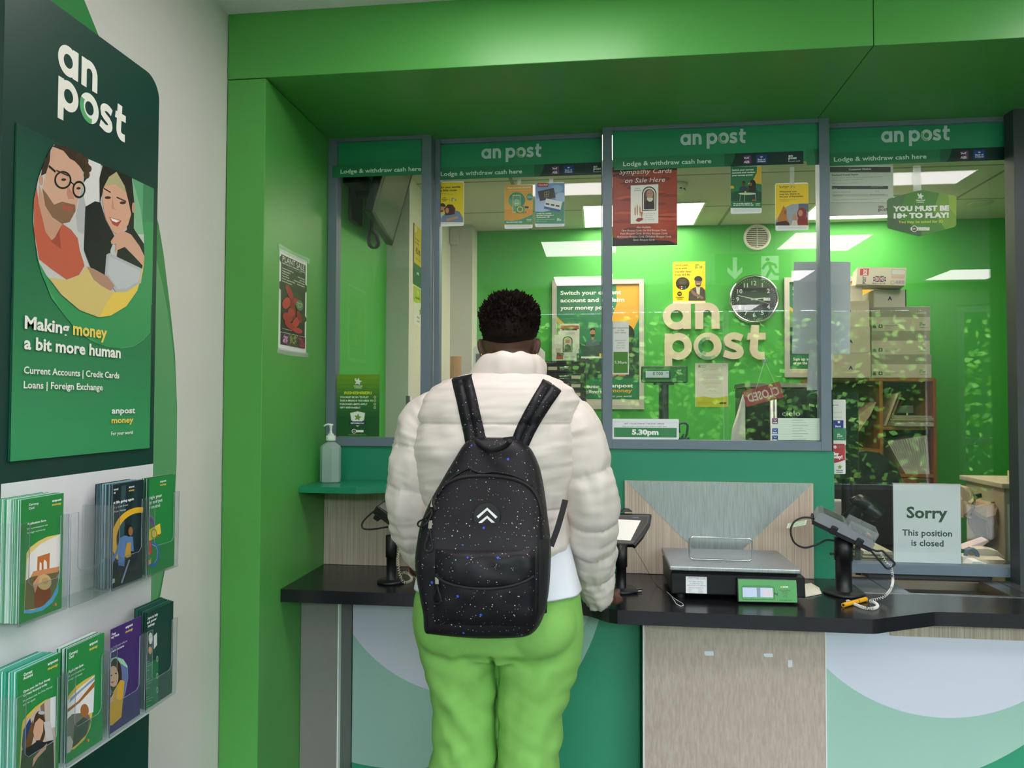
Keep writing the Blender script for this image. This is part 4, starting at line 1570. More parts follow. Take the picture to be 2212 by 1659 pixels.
stack(26, 0, 0, .040, ['#bfe3d3', '#3f9a68', '#e4f3ee', '#55ad83'], 'thin green and white leaflet standing behind the upper currency card leaflet', 'currency card leaflets in the upper left pocket')

# upper third: loans
a = leaf(2, 0, '#1d2a33', C3)
for k, c in enumerate(('#27404d', '#15222b', '#34505a', '#1a2b30', '#22383f')):
    a.poly([(1090 + k * 60, 230), (1130 + k * 62, 220), (1120 + k * 55, 900), (1080 + k * 52, 940)], c)
a.text('Personal', 1104, 280, 20, '#ffffff', x1=1176, bold=.03)
a.text('Loans', 1102, 312, 20, '#ffffff', x1=1150, bold=.03)
brand(a, 1282, 250, 1336, 20)
a.text('Get life going again', 1098, 416, 26, '#ffffff', x1=1330, bold=.025)
a.text('with a loan from', 1098, 462, 20, '#e3e8ea', x1=1272)
a.text('An Post Money', 1096, 506, 20, '#e3e8ea', x1=1252)
a.ring(1400, 770, 292, 330, .17, '#f0b92f', 130, 275)
a.poly([(1020, 1270), (1035, 1060), (1110, 1000), (1180, 1020), (1305, 990), (1300, 1165)], '#22321f')
a.poly([(1140, 1010), (1180, 940), (1190, 760), (1240, 720), (1320, 740), (1335, 900), (1290, 960), (1285, 1150), (1200, 1200), (1150, 1080)], '#232634')
a.poly([(1105, 960), (1150, 880), (1195, 745), (1240, 722), (1320, 735), (1330, 880), (1262, 870), (1255, 770), (1235, 1030), (1175, 1020), (1170, 900), (1130, 985)], '#5d82b5')
a.poly([(1238, 930), (1258, 800), (1300, 790), (1300, 930), (1260, 945)], '#c99a3f')
a.ell(1280, 672, 34, 62, '#1f1512')
a.ell(1298, 680, 22, 44, '#9a6747')
a.poly([(1080, 1000), (1110, 960), (1128, 985), (1100, 1040)], '#8e5f43')
a.poly([(1035, 1210), (1080, 1160), (1140, 1150), (1140, 1190), (1060, 1230)], '#aeb8c0')
a.poly([(1200, 1195), (1280, 960), (1292, 965), (1215, 1195)], '#8fa0b4')
a.build('leaflet', 'dark loans leaflet with a walking person in a denim jacket, upper row', 'leaflet', group='leaflets facing out on the display stand')
stack(24, 2, 0, .036, ['#20343c', '#8fb4bd', '#1a2228', '#4a6a75'], 'thin dark leaflet standing behind the loans leaflet', 'loans leaflets in the upper third pocket')

# upper right: credit card
a = leaf(3, 0, '#2c8a45', C3)
a.text('Credit', 1440, 222, 20, '#ffffff', x1=1486, bold=.02)
a.text('Card', 1438, 250, 20, '#ffffff', x1=1474, bold=.02)
brand(a, 1594, 194, 1654, 20)
a.text('Untangle your', 1425, 374, 32, '#ffffff', x1=1612, bold=.015)
a.text('money and put', 1422, 424, 32, '#ffffff', x1=1616, bold=.015)
a.text('you in control', 1420, 474, 32, '#ffffff', x1=1592, bold=.015)
a.line([(1400, 700), (1405, 640), (1430, 575), (1470, 545), (1505, 560), (1525, 610), (1530, 650)], .0075, '#7b3f93')
for k in range(9):
    t_ = k / 8
    x = 1400 + 130 * t_
    y = 690 - 150 * sin(pi * (t_ * .62 + .08)) - 10
    a.line([(x - 7, y - 18), (x + 7, y + 18)], .0008, '#c79ad4')
a.line([(1400, 1100), (1398, 1020), (1420, 960), (1470, 930)], .0085, '#2f6db3')
a.line([(1500, 800), (1555, 820), (1580, 880), (1570, 960), (1540, 1010), (1495, 1020)], .0085, '#2f6db3')
a.line([(1510, 812), (1548, 830), (1568, 880), (1558, 955), (1535, 995)], .0008, '#e8eef6')
a.poly([(1455, 680), (1590, 602), (1600, 700), (1480, 785), (1462, 760)], '#e8cf4b')
a.ring(1530, 705, 30, 52, .3, '#7f9a2f')
a.ell(1572, 725, 10, 14, '#c0392b')
a.poly([(1352, 800), (1500, 770), (1512, 905), (1348, 950)], '#d23c30')
a.ring(1425, 850, 26, 46, .3, '#7c5a2c')
a.ell(1476, 897, 10, 14, '#e78a3c')
a.poly([(1450, 985), (1465, 950), (1485, 970), (1500, 940), (1500, 1000), (1470, 1022)], '#d8a07e')
a.ell(1430, 690, 18, 26, '#cf8f6d')
a.build('leaflet', 'green credit card leaflet with tangled arms picture, right end of the upper row', 'leaflet', group='leaflets facing out on the display stand')
stack(9, 3, 0, .014, ['#2c7a45', '#1f5a38', '#d8e8de'], 'thin green leaflet standing behind the credit card leaflet', 'credit card leaflets in the upper right pocket')

# lower left: current account
a = leaf(0, 1, '#2c8a48', C4)
a.text('Current', 236, 745, 30, '#ffffff', x1=322, bold=.025)
a.text('Account', 232, 782, 30, '#ffffff', x1=326, bold=.025)
brand(a, 476, 636, 578, 28)
a.text('Open your An Post Money', 232, 912, 24, '#ffffff', x1=498, bold=.02)
a.text('Current Account today', 231, 950, 24, '#ffffff', x1=468, bold=.02)
a.text('Download the An Post Money', 230, 1003, 20, '#e6f4e8', x1=520)
a.text('app to apply', 229, 1040, 20, '#e6f4e8', x1=352)
a.poly([(215, 1250), (225, 1190), (270, 1130), (350, 1050), (450, 980), (556, 940), (552, 1300), (545, 1900), (180, 1900)], '#e0bf55')
a.poly([(222, 1310), (250, 1200), (330, 1110), (440, 1000), (556, 942), (548, 1900), (180, 1900)], '#c9b9ae')
a.poly([(400, 1040), (440, 1005), (450, 1200), (420, 1200)], '#8b6f5f')
a.poly([(500, 960), (556, 942), (552, 1250), (500, 1260)], '#e7e6ea')
a.poly([(215, 1430), (230, 1280), (300, 1160), (330, 1330), (290, 1480), (240, 1560)], '#2b3b6b')
a.ell(390, 1255, 62, 165, '#4a3022')
a.poly([(320, 1180), (250, 1400), (235, 1560), (300, 1480), (345, 1300)], '#6d4a31')
a.poly([(345, 1210), (390, 1160), (430, 1190), (428, 1290), (395, 1380), (350, 1385), (328, 1300)], '#d8a68c')
a.ell(412, 1108, 34, 18, '#b9bec4')
a.poly([(180, 1900), (215, 1480), (300, 1440), (380, 1380), (440, 1400), (530, 1380), (545, 1900)], '#23202c')
a.poly([(330, 1560), (400, 1480), (468, 1410), (455, 1470), (370, 1560), (320, 1650)], '#d09a80')
a.poly([(430, 1200), (500, 1190), (530, 1380), (460, 1380)], '#d2c7c8')
a.build('leaflet', 'green current account leaflet at the left end of the lower row', 'leaflet', group='leaflets facing out on the display stand')
stack(28, 0, 1, .044, ['#3fae94', '#2f9a7f', '#e2f3ec', '#5cbfa5'], 'thin teal edged leaflet standing behind the current account leaflet', 'current account leaflets in the lower left pocket')

# lower second: currency card
a = leaf(1, 1, '#2c8a48', C4)
a.text('Currency', 690, 540, 28, '#ffffff', x1=776, bold=.025)
a.text('Card', 688, 573, 28, '#ffffff', x1=736, bold=.025)
brand(a, 893, 440, 975, 28)
a.text('Application form', 682, 714, 26, '#ffffff', x1=830, bold=.02)
a.text('0% commission on', 676, 760, 20, '#e6f4e8', x1=840)
a.text('foreign currency', 674, 798, 20, '#e6f4e8', x1=818)
a.poly([(655, 990), (690, 925), (760, 840), (850, 775), (945, 725), (938, 920), (920, 1120), (900, 1260), (840, 1380), (740, 1470), (640, 1490)], '#e0bf55')
a.poly([(648, 1050), (700, 950), (800, 850), (945, 735), (930, 1100), (650, 1200)], '#ece9ea')
a.poly([(660, 1080), (780, 990), (944, 790), (938, 850), (800, 1000), (655, 1120)], '#a5622c')
a.poly([(700, 960), (820, 860), (945, 745), (944, 775), (800, 900), (690, 1010)], '#8f9db8')
a.poly([(640, 1200), (720, 1120), (800, 1110), (890, 1130), (905, 1200), (860, 1330), (760, 1420), (630, 1490), (615, 1300)], '#77736c')
a.ell(842, 1085, 42, 66, '#a9673c')
a.poly([(740, 1230), (830, 1150), (885, 1180), (870, 1300), (780, 1410), (720, 1460)], '#4a5148')
a.poly([(612, 1360), (700, 1340), (730, 1400), (700, 1500), (615, 1530)], '#b8b7b2')
a.ell(866, 1388, 9, 16, '#c0392b')
a.ell(880, 1382, 9, 16, '#e79a3c')
a.build('leaflet', 'green currency card leaflet with a blurred boat picture in the lower row', 'leaflet', group='leaflets facing out on the display stand')
stack(11, 1, 1, .022, ['#2f8a5c', '#e9f3ee', '#246b48', '#bfe0d2'], 'thin green and white leaflet standing behind the lower currency card leaflet', 'currency card leaflets in the lower pocket')

# lower third: purple
a = leaf(2, 1, '#45246d', C4)
a.text('An Post', 1082, 356, 24, '#ffffff', x1=1156, bold=.02)
a.text('Money Mate', 1074, 388, 24, '#ffffff', x1=1188, bold=.02)
brand(a, 1254, 268, 1324, 26)
a.text('Helping 7-15 year olds to', 1060, 500, 20, '#dcd2ea', x1=1266)
a.text('spend, earn and save.', 1055, 538, 20, '#ffffff', x1=1238, bold=.02)
a.poly([(1000, 1280), (985, 1000), (995, 760), (1030, 640), (1090, 575), (1160, 548), (1230, 575), (1272, 640), (1278, 760), (1250, 900), (1180, 1180), (1060, 1260)], '#9ccfb0')
a.poly([(1000, 760), (1080, 620), (1180, 600), (1270, 660), (1276, 760), (1245, 900), (1200, 1150), (980, 1150)], '#6570a6')
a.ell(1150, 740, 66, 175, '#3a2218')
a.poly([(1150, 900), (1160, 700), (1215, 760), (1205, 900), (1170, 920)], '#3a2218')
a.ell(1130, 745, 50, 105, '#e3b196')
a.poly([(1095, 800), (1145, 790), (1120, 815)], '#b04a48')
a.ell(1108, 735, 12, 7, '#2d1c16')
a.ell(1156, 715, 12, 7, '#2d1c16')
a.poly([(950, 1120), (985, 940), (1060, 880), (1110, 930), (1200, 780), (1240, 790), (1230, 920), (1210, 1150), (1120, 1230), (1000, 1260)], '#d9a52f')
a.poly([(1050, 1000), (1090, 930), (1135, 920), (1130, 990), (1080, 1020)], '#e3b196')
a.poly([(1085, 950), (1120, 905), (1130, 915), (1098, 965)], '#2a2326')
a.build('leaflet', 'purple leaflet of a smiling person with a phone, in the lower row', 'leaflet', group='leaflets facing out on the display stand')

# lower right: dark green
a = leaf(3, 1, '#123f34', C4)
a.poly([(1330, 700), (1580, 560), (1580, 1600), (1320, 1700)], '#1f6f43')
for k, (s_, x, xe) in enumerate((('An Post are here to help', 1370, 1574), ('you take back power', 1368, 1562), ('over your money.', 1366, 1545))):
    a.text(s_, x, 232 + 40 * k, 28, '#ffffff', x1=xe, bold=.02)
a.poly([(1408, 440), (1462, 362), (1474, 425), (1412, 480)], '#7f4da0')
a.poly([(1396, 490), (1458, 440), (1464, 505), (1390, 540)], '#e6ad4a')
a.ell(1502, 365, 20, 58, '#e7efe9')
a.text('MY', 1494, 362, 14, '#2c5a46', x1=1512)
a.ell(1498, 484, 18, 38, '#e0a77c')
a.poly([(1534, 340), (1566, 305), (1566, 430), (1534, 475)], '#d5d9d2')
for k in range(22):
    w_ = (120, 150, 140, 90)[k % 4]
    if k in (5, 6, 13, 14):
        continue
    a.line([(1370, 642 + k * 22), (1370 + w_, 642 + k * 22 - w_ * .42)], .0010, '#9cc9ab')
for y in (570, 740, 880):
    a.ring(1565, y, 9, 30, .35, '#a9d3b7')
a.build('leaflet', 'dark green leaflet about taking back power over money, right end of the lower row', 'leaflet', group='leaflets facing out on the display stand')
stack(12, 3, 1, .028, ['#123f34', '#1f5446', '#0d2c26', '#2c6a58'], 'thin dark green leaflet fanned behind the dark green one at the right end', 'dark green leaflets in the lower right pocket', fan=.0006)

a = sheetX(207, 1640, 226, 1659, XB + .0012, base='#f2f2ef', thick=.0006)
a = Art((XB + .0014, -1.352, .43), (0, 1, 0), (0, 0, 1), .028, .142, base='#f2f2ef', thick=.0008)
a.build('small_card', 'small white card low on the dark green display stand', 'card')

# ================================================================ things on the counter
MBLK = mat('#141518', .42, var=.08)
RUB = mat('#1c1d20', .6, var=.08)
CHROME = mat('#c9ccce', .18, 1.0, var=.03)
SILV = mat('#9a9da0', .3, .75, var=.04)
CORDW = mat('#f1f1ee', .4, var=.02)

# hand sanitiser
SH = 1.1256
bx, by = -.993, -.105
t = thing('sanitiser_bottle', 'clear pump bottle of hand sanitiser half full, on the green corner shelf', 'bottle', (bx, by, SH))
frost = clear_mat('frosted_bottle', tint=(.82, .93, .90), ior=1.45, rough=.25, haze=.33, hazecol=(.80, .90, .88))
gel = clear_mat('sanitiser_gel', tint=(.60, .82, .76), ior=1.35, rough=.2, haze=.18, hazecol=(.55, .78, .70))


def octring(cx, cy, z, hx, hy, ch):
    p = [(-hx + ch, -hy), (hx - ch * 1.9, -hy), (hx, -hy + ch), (hx, hy - ch), (hx - ch, hy), (-hx + ch, hy), (-hx, hy - ch), (-hx, -hy + ch)]
    return [Vector((cx + u, cy + v, z)) for u, v in p]


b = MB()
b.loft([octring(bx, by, SH + z, h, h * .62, c) for z, h, c in ((.0, .033, .012), (.004, .0365, .013), (.02, .037, .013), (.128, .0365, .013), (.136, .034, .013), (.149, .018, .008), (.151, .016, .0078), (.155, .016, .0078))], frost, smooth=False)
b.build('bottle', t, bevel=.0015)
b = MB()
b.loft([octring(bx, by, SH + z, h, h * .60, c) for z, h, c in ((.002, .032, .012), (.006, .035, .0125), (.088, .0348, .0125))], gel, smooth=False)
b.build('gel', t)
cap = mat('#dfe9dd', .4, var=.02, sss=.0)
b = MB()
b.lathe([(.0, .1552), (.0185, .1552), (.0188, .157), (.0188, .173), (.0175, .1745), (.0112, .1745), (.0112, .181), (.0065, .182), (.0055, .1825), (.0042, .196), (.006, .210), (.0072, .214), (0.0, .216)], (bx, by, SH), cap, n=28)
b.tube([(bx + .008, by, SH + .213), (bx - .010, by - .002, SH + .2155), (bx - .020, by - .003, SH + .213), (bx - .026, by - .004, SH + .208)], [.0045, .0045, .0038, .003], cap, n=10)
b.build('pump', t)

# weighing scale
t = thing('weighing_scale', 'black counter weighing scale with a steel plate on the worktop', 'scale', (.42, -.21, CT))
b = MB()
b.xf = None
body = [(.238, -.335), (.626, -.335), (.632, -.085), (.232, -.085)]
b.loft([[Vector((x, y, CT + .016)) for x, y in body], [Vector((x, y, CT + .018)) for x, y in [(.228, -.345), (.640, -.345), (.640, -.075), (.226, -.075)]],
        [Vector((x, y, CT + .082)) for x, y in [(.226, -.35), (.636, -.35), (.634, -.075), (.224, -.075)]], [Vector((x, y, CT + .090)) for x, y in [(.232, -.343), (.626, -.343), (.626, -.08), (.232, -.08)]]], MBLK, smooth=False)
b.build('body', t, bevel=.004)
for x, y in ((.26, -.31), (.60, -.31), (.26, -.10), (.60, -.10)):
    b = MB()
    b.cyl((x, y, CT + .0002), (x, y, CT + .0165), .014, RUB, n=16)
    b.build('foot', t)
b = MB()
b.box(.221, .620, -.366, -.068, CT + .0955, CT + .110, STEEL)
b.build('weighing_plate', t, bevel=.004, seg=3)
b = MB()
zz = CT + .113
r_ = .012
A0, A1 = at(1280 + 915 / 4.366, 1000 + 905 / 4.366, Z=CT + .113), at(1280 + 1505 / 4.366, 1000 + 922 / 4.366, Z=CT + .113)
yy = (A0.y + A1.y) / 2
A2 = at(1280 + 1210 / 4.366, 1000 + 706 / 4.366, Y=yy)
x0, w_, h_ = A0.x, A1.x - A0.x, A2.z - CT - .113
lp = []
for cx_, cz_, a0 in ((w_ - r_, r_, -90), (w_ - r_, h_ - r_, 0), (r_, h_ - r_, 90), (r_, r_, 180)):
    for k in range(6):
        lp.append((x0 + cx_ + r_ * cos(radians(a0 + 18 * k)), yy, zz + cz_ + r_ * sin(radians(a0 + 18 * k))))
b.tube(lp, .0028, CHROME, n=10, closed=True)
b.build('stop_rail', t)
# its customer display
o = Vector((.432, -.372, CT + .0075))
U = Vector((.178, .010, 0))
V = Vector((0, .012, .066))
b = MB()
W_ = Vector((0, .02, 0))
b.obox(o - U * .02 - V * .05 + Vector((0, .002, 0)), U * 1.04, V * 1.12, Vector((0, .016, -.002)), MBLK)
dsp = b.build('display', t, bevel=.003)
a = Art(o, U, V, U.length, V.length, base='#4f9f55', thick=.001, rough=.35)
a.crop = (1280, 1000, 4.366)
a.text('Maximum load: 15kg  Minimum load: 0.005kg', 1420, 1158, 9, '#1e3a22', x1=1680)
a.poly([(1405, 1165), (1700, 1172), (1715, 1185), (1715, 1292), (1420, 1290), (1408, 1275)], '#2b4a2f')
a.poly([(1410, 1170), (1697, 1177), (1710, 1187), (1709, 1287), (1422, 1284), (1412, 1273)], '#57a75c')
a.poly([(1412, 1175), (1695, 1182), (1704, 1272), (1417, 1264)], '#c4d3ee')
a.poly([(1545, 1178), (1580, 1180), (1583, 1268), (1550, 1266)], '#8a93a8')
a.poly([(1600, 1195), (1690, 1200), (1695, 1265), (1610, 1262)], '#e2cfdc')
a.line([(1495, 1278), (1520, 1278)], .0007, '#17301b')
a.line([(1600, 1282), (1625, 1282)], .0007, '#17301b')
a.text('kg', 1716, 1245, 20, '#173018', x1=1748, bold=.02)
a.text('an', 1770, 1178, 14, '#e9d94a', x1=1796, bold=.04)
a.text('post', 1798, 1178, 14, '#ffffff', x1=1844, bold=.04)
a.text('Max: 6/15.00 kg', 1762, 1210, 12, '#173018', x1=1860)
a.text('Min: 40 g', 1786, 1225, 12, '#173018', x1=1838)
a.text('e= 2/5 g', 1784, 1242, 12, '#173018', x1=1838)
a.ring(1816, 1260, 18, 9, .2, '#2b4a2f')
a.text('Avery Weigh-Tronix', 1762, 1302, 11, '#234a28', x1=1880)
a.build('display_face', parent=dsp)
a = sheetY(1481.3, 1245, 1527, 1282.5, -.3510, base='#f2f2f4', thick=.0006)
a.crop = (1280, 1000, 4.366)
a.text('Avery Weigh-Tronix', 905, 1087, 14, '#6a6fb5', x1=1065)
a.line([(900, 1095), (1070, 1098)], .0006, '#c95a78')
for k, (s_, x, xe) in enumerate((('For Sales, Service', 910, 1044), ('& Calibration call:', 915, 1044))):
    a.text(s_, x, 1122 + 18 * k, 11, '#5a62a8', x1=xe)
a.text('1850 500 607 or 01 4084700', 892, 1158, 10, '#777ba8', x1=1066)
a.text('Service Centres at:', 910, 1180, 11, '#5a62a8', x1=1048)
for k, (p_, q_) in enumerate((('Dublin', 'Belfast'), ('Cork', 'Dundalk'), ('Waterford', 'Limerick'))):
    a.text(p_, 905, 1197 + 14 * k, 9, '#8a8d98')
    a.text(q_, 998, 1198 + 14 * k, 9, '#8a8d98')
a.build('service_label', parent=t)
b = MB()
wp = [at(1280 + x / 4.366, 1000 + y / 4.366, Z=CT + .002) for x, y in ((700, 1215), (740, 1250), (790, 1330), (830, 1352), (858, 1345), (850, 1325), (790, 1290), (745, 1255))]
b.tube(wp, .0012, CORDW, n=6)
tag(b.build('cable_tie'), 'thin loop of pale wire on the worktop at the left front corner of the scale', 'wire')

# folded receipt
b = MB()
q = [at(x, y, Z=CT + .001) for x, y in ((1733, 1268), (1752, 1268), (1770, 1272), (1775, 1283), (1752, 1288), (1735, 1291))]
top = [p + Vector((0, 0, h)) for p, h in zip(q, (.010, .014, .004, .002, .006, .001))]
b.add(q + top, [(0, 1, 2, 3, 4, 5), (6, 7, 8, 9, 10, 11)] + [(k, (k + 1) % 6, 6 + (k + 1) % 6, 6 + k) for k in range(6)], mat('#e6e3cf', .6, var=.06, scale=60))
tag(b.build('receipt', bevel=.0006), 'crumpled paper receipt on the worktop right of the scale', 'receipt')


def coil(pts, r, w, turns, m, mb):
    """a coiled cord along a 3D line"""
    P = [Vector(p) for p in pts]
    seg = [(P[i + 1] - P[i]).length for i in range(len(P) - 1)]
    tot = sum(seg)
    out = []
    n = int(turns * 9)
    a_ = None
    for k in range(n + 1):
        s_ = tot * k / n
        i = 0
        while i < len(seg) - 1 and s_ > seg[i]:
            s_ -= seg[i]
            i += 1
        p = P[i].lerp(P[i + 1], min(1, s_ / seg[i]))
        d = (P[i + 1] - P[i]).normalized()
        a_ = d.orthogonal().normalized() if a_ is None else (a_ - d * a_.dot(d)).normalized()
        bb = d.cross(a_)
        f = 2 * pi * turns * k / n
        out.append(p + (a_ * cos(f) + bb * sin(f)) * r)
    mb.tube(out, w, m, n=5)


def smooth_path(pts, n=8):
    P = [Vector(p) for p in pts]
    out = []
    for i in range(len(P) - 1):
        p0, p1, p2, p3 = P[max(i - 1, 0)], P[i], P[i + 1], P[min(i + 2, len(P) - 1)]
        for k in range(n):
            u = k / n
            out.append(.5 * ((2 * p1) + (p2 - p0) * u + (2 * p0 - 5 * p1 + 4 * p2 - p3) * u * u + (3 * p1 - p0 - 3 * p2 + p3) * u ** 3))
    return out + [P[-1]]


def pole(t, x, y, zt, r0, r1, rb):
    b = MB()
    b.lathe([(0, 0), (rb, 0), (rb, .006), (rb - .004, .010), (r0 + .002, .0105), (r0, .012), (r0, zt - CT - .075), (r1, zt - CT - .074), (r1, zt - CT), (0, zt - CT)], (x, y, CT + .0003), MBLK, n=40)
    return b.build('pole', t)


# card terminal at the right position
px_, py_ = .797, -.205
t = thing('card_terminal', 'silver card terminal tilted on a black pole stand right of the scale', 'card terminal', (px_, py_, CT))
pole(t, px_, py_, .985, .025, .0285, .063)
b = MB()
b.cyl((px_ - .028, py_ - .004, .931), (px_ - .040, py_ - .006, .931), .003, RUB, n=10)
b.ball((px_ - .041, py_ - .006, .931), .0045, RUB, n=8)
b.build('clamp_screw', t)
PT, PB = Vector((.694, -.245, 1.043)), Vector((.872, -.250, .958))
A = (PB - PT)
Wd = Vector((.02, .085, .012))
Nn = A.cross(Wd).normalized()
if Nn.z < 0:
    Nn = -Nn
b = MB()
prof = [(0, 0), (1, 0), (1.0, .016), (.93, .026), (.55, .027), (.46, .036), (.05, .036), (0, .028)]
L_ = A.length
An, Wn = A.normalized(), Wd.normalized()
b.prism([(u * L_, v) for u, v in prof], PT, An, Nn, Wd, SILV)
b.build('housing', t, bevel=.005, seg=3)
b = MB()
b.prism([(-.002, -.013), (L_ * .98, -.013), (L_ * 1.02, -.001), (-.004, -.001)], PT - Wn * .002, An, Nn, Wd * 1.04, MBLK)
for u in (.28, .72):
    b.obox(PT + An * L_ * u - Wn * .007 - Nn * .014, An * .022, Wn * .012, Nn * .028, RUB)
b.build('cradle', t, bevel=.004)
b = MB()
b.obox(PT + An * L_ * .09 + Nn * .0363 + Wn * .012, An * L_ * .33, Wn * .063, Nn * .001, mat('#2f3f3a', .2))
b.build('screen', t)
b = MB()
rr = random.Random(2)
for i in range(4):
    for j in range(3):
        c = ('#3b3d40', '#3b3d40', '#3b3d40', ('#c0392b', '#d8b23a', '#3c9a4d')[j])[i]
        b.obox(PT + An * L_ * (.58 + .09 * i) + Nn * .0272 + Wn * (.013 + .022 * j), An * .012, Wn * .016, Nn * .003, mat(c, .5))
b.build('keypad', t)
b = MB()
sm = clear_mat('privacy_shield', tint=(.72, .75, .76), haze=.18)
for off in (.0, .078):
    b.obox(PT + An * L_ * .50 + Nn * .027 + Wn * off, An * L_ * .47, Wn * .002, Nn * .026, sm)
b.obox(PT + An * L_ * .97 + Nn * .02, An * .002, Wn * .08, Nn * .03, sm)
b.build('privacy_shield', t, bevel=.0008)
b = MB()
c1 = [PT + Wn * .03 - Nn * .0, at(1735, 1118, Y=-.22), at(1715, 1128, Y=-.23), at(1708, 1148, Y=-.24), at(1716, 1172, Y=-.24), at(1738, 1183, Y=-.23), at(1765, 1176, Y=-.22), at(1785, 1167, Y=-.21), Vector((px_ - .02, py_, .972))]
b.tube(smooth_path(c1), .0032, RUB, n=8)
b.build('cable', t)
b = MB()
lp = [at(1680 + x / 4.158, 1020 + y / 4.158, Y=-.235) for x, y in ((760, 668), (840, 690), (885, 706), (935, 706), (960, 725), (1040, 805), (1050, 825), (1035, 845), (1000, 865), (978, 862), (955, 840), (870, 742), (830, 700))]
b.tube(smooth_path(lp, 5), .0034, RUB, n=8)
b.build('pen_loop', t)
a = Art(at(1699, 1141, Y=-.20), at(1755, 1131, Y=-.23) - at(1699, 1141, Y=-.20), Vector((.3, 1, .15)), .062, .055, base='#dcebd8', thick=.0006)
a.V = (a.V - a.U * a.V.dot(a.U)).normalized()
a.W = a.U.cross(a.V).normalized()
a.mb = MB()
a.mb.prism([(0, 0), (.062, 0), (.062, .055), (0, .055)], a.o, a.U, a.V, a.W * -.0006, mat('#dcebd8', .5))
for k in range(4):
    a._lay([[(.004, .006 + .013 * k), (.056, .006 + .013 * k), (.056, .011 + .013 * k), (.004, .011 + .013 * k)]], '#7fae84')
a.build('receipt_slip', 'striped green paper slip sticking out behind the silver card terminal', 'paper slip')
# pen on its coiled cord
t = thing('counter_pen', 'yellow pen lying on the worktop on a white coiled cord', 'pen', (.79, -.33, CT))
p0, p1 = Vector((.742, -.374, CT + .0075)), Vector((.836, -.292, CT + .0075))
d = (p1 - p0)
YEL = mat('#f2b01e', .35, var=.03)
b = MB()
b.cyl(p0, p0 + d * .62, .0068, YEL, n=16)
b.cyl(p0 + d * .64, p1, .0070, YEL, n=16)
b.build('barrel', t, bevel=.001)
b = MB()
b.cyl(p0 + d * .615, p0 + d * .645, .0064, BLACK, n=16)
b.cyl(p0 - d * .004, p0 + d * .006, .0035, BLACK, n=12)
b.build('band', t)
b = MB()
cp = [at(1680 + x / 4.158, 1020 + y / 4.158, Y=-.235) for x, y in ((922, 700), (925, 735), (955, 780), (985, 825), (1022, 842), (1024, 880), (1035, 960))]
cp += [at(1680 + x / 4.158, 1020 + y / 4.158, Z=z) for x, y, z in ((1022, 1035, .86), (985, 1090, .83), (930, 1130, .812), (830, 1152, .806))]
coil(smooth_path(cp, 5), .0035, .0008, 46, CORDW, b)
cp = [at(1680 + x / 4.158, 1020 + y / 4.158, Z=CT + .0055) for x, y in ((825, 1160), (868, 1170), (895, 1195), (885, 1216), (840, 1225), (780, 1218), (720, 1198), (670, 1175), (625, 1155))]
coil(smooth_path(cp, 5), .0042, .0009, 46, CORDW, b)
b.build('coiled_cord', t)

# card terminal behind the person, left position
px_, py_ = -.716, -.250
t = thing('card_terminal', 'dark card terminal on a black pole stand left of the person', 'card terminal', (px_, py_, CT))
pole(t, px_, py_, .962, .0165, .0195, .048)
PT, PB = Vector((-.778, -.262, 1.045)), Vector((-.640, -.262, .955))
A = (PB - PT)
Wd = Vector((.02, .08, .02))
Nn = A.cross(Wd).normalized()
if Nn.z < 0:
    Nn = -Nn
An, Wn, L_ = A.normalized(), Wd.normalized(), A.length
b = MB()
b.prism([(0, -.006), (L_, -.012), (L_, .020), (.0, .026)], PT, An, Nn, Wd, mat('#1d211f', .35))
b.build('housing', t, bevel=.005, seg=3)
b = MB()
b.obox(PT + An * .006 + Nn * .0262 + Wn * .006, An * L_ * .5, Wn * .07, Nn * .0012, mat('#59605e', .25))
b.build('screen', t)
b = MB()
b.obox(PT + An * .012 - Wn * .006 - Nn * .020, An * .02, Wn * .02, Nn * .02, RUB)
c1 = [PT + Wn * .02, at(792, 1118, Y=-.24), at(782, 1132, Y=-.24), at(786, 1142, Y=-.24), at(806, 1143, Y=-.24), at(838, 1138, Y=-.24)]
b.tube(smooth_path(c1), .003, RUB, n=8)
b.build('cable', t)
b = MB()
cp = [at(580 + x / 4.879, 1000 + y / 4.879, Y=-.265) for x, y in ((1400, 700), (1378, 880), (1362, 980), (1366, 1080), (1385, 1180), (1405, 1230))]
cp += [at(580 + x / 4.879, 1000 + y / 4.879, Z=CT + .006) for x, y in ((1440, 1262), (1500, 1240), (1508, 1205), (1470, 1165), (1410, 1160), (1460, 1150))]
coil(smooth_path(cp, 5), .0042, .0009, 46, mat('#e9e4cd', .5), b)
tag(b.build('coiled_cord'), 'cream coiled pen cord hanging beside the left pole stand', 'cord')

# signature pad
px_, py_ = .073, -.262
t = thing('signature_pad', 'black signature pad with a lit white screen on a pole beside the right sleeve', 'signature pad', (px_, py_, CT))
pole(t, px_, py_, .955, .0165, .020, .052)
CP = lambda x, y, Y: at(1280 + x / 4.366, 1000 + y / 4.366, Y=Y)
q = [(-40, 480), (230, 472), (510, 478), (556, 484), (558, 500), (548, 570), (480, 690), (400, 785), (380, 770), (200, 768), (-60, 760)]
zb = {0: -.215}
back, front = [], []
for x, y in q:
    Y_ = -.215 - .055 * (y - 472) / 300
    front.append(CP(x, y, Y_))
    back.append(CP(x, y, Y_) + Vector((0, .022, -.014)))
b = MB()
n = len(q)
tri = tessellate_polygon([[Vector((x, y, 0)) for x, y in q]])
b.add(front + back, [tuple(f) for f in tri] + [tuple(n + k for k in f)[::-1] for f in tri] + [(k, (k + 1) % n, n + (k + 1) % n, n + k) for k in range(n)], MBLK)
b.build('housing', t, bevel=.003)
def padpts(pts, lift):
    return [CP(x, y, -.215 - .055 * (y - 472) / 300) + Vector((0, -1, .6)).normalized() * lift for x, y in pts]
b = MB()
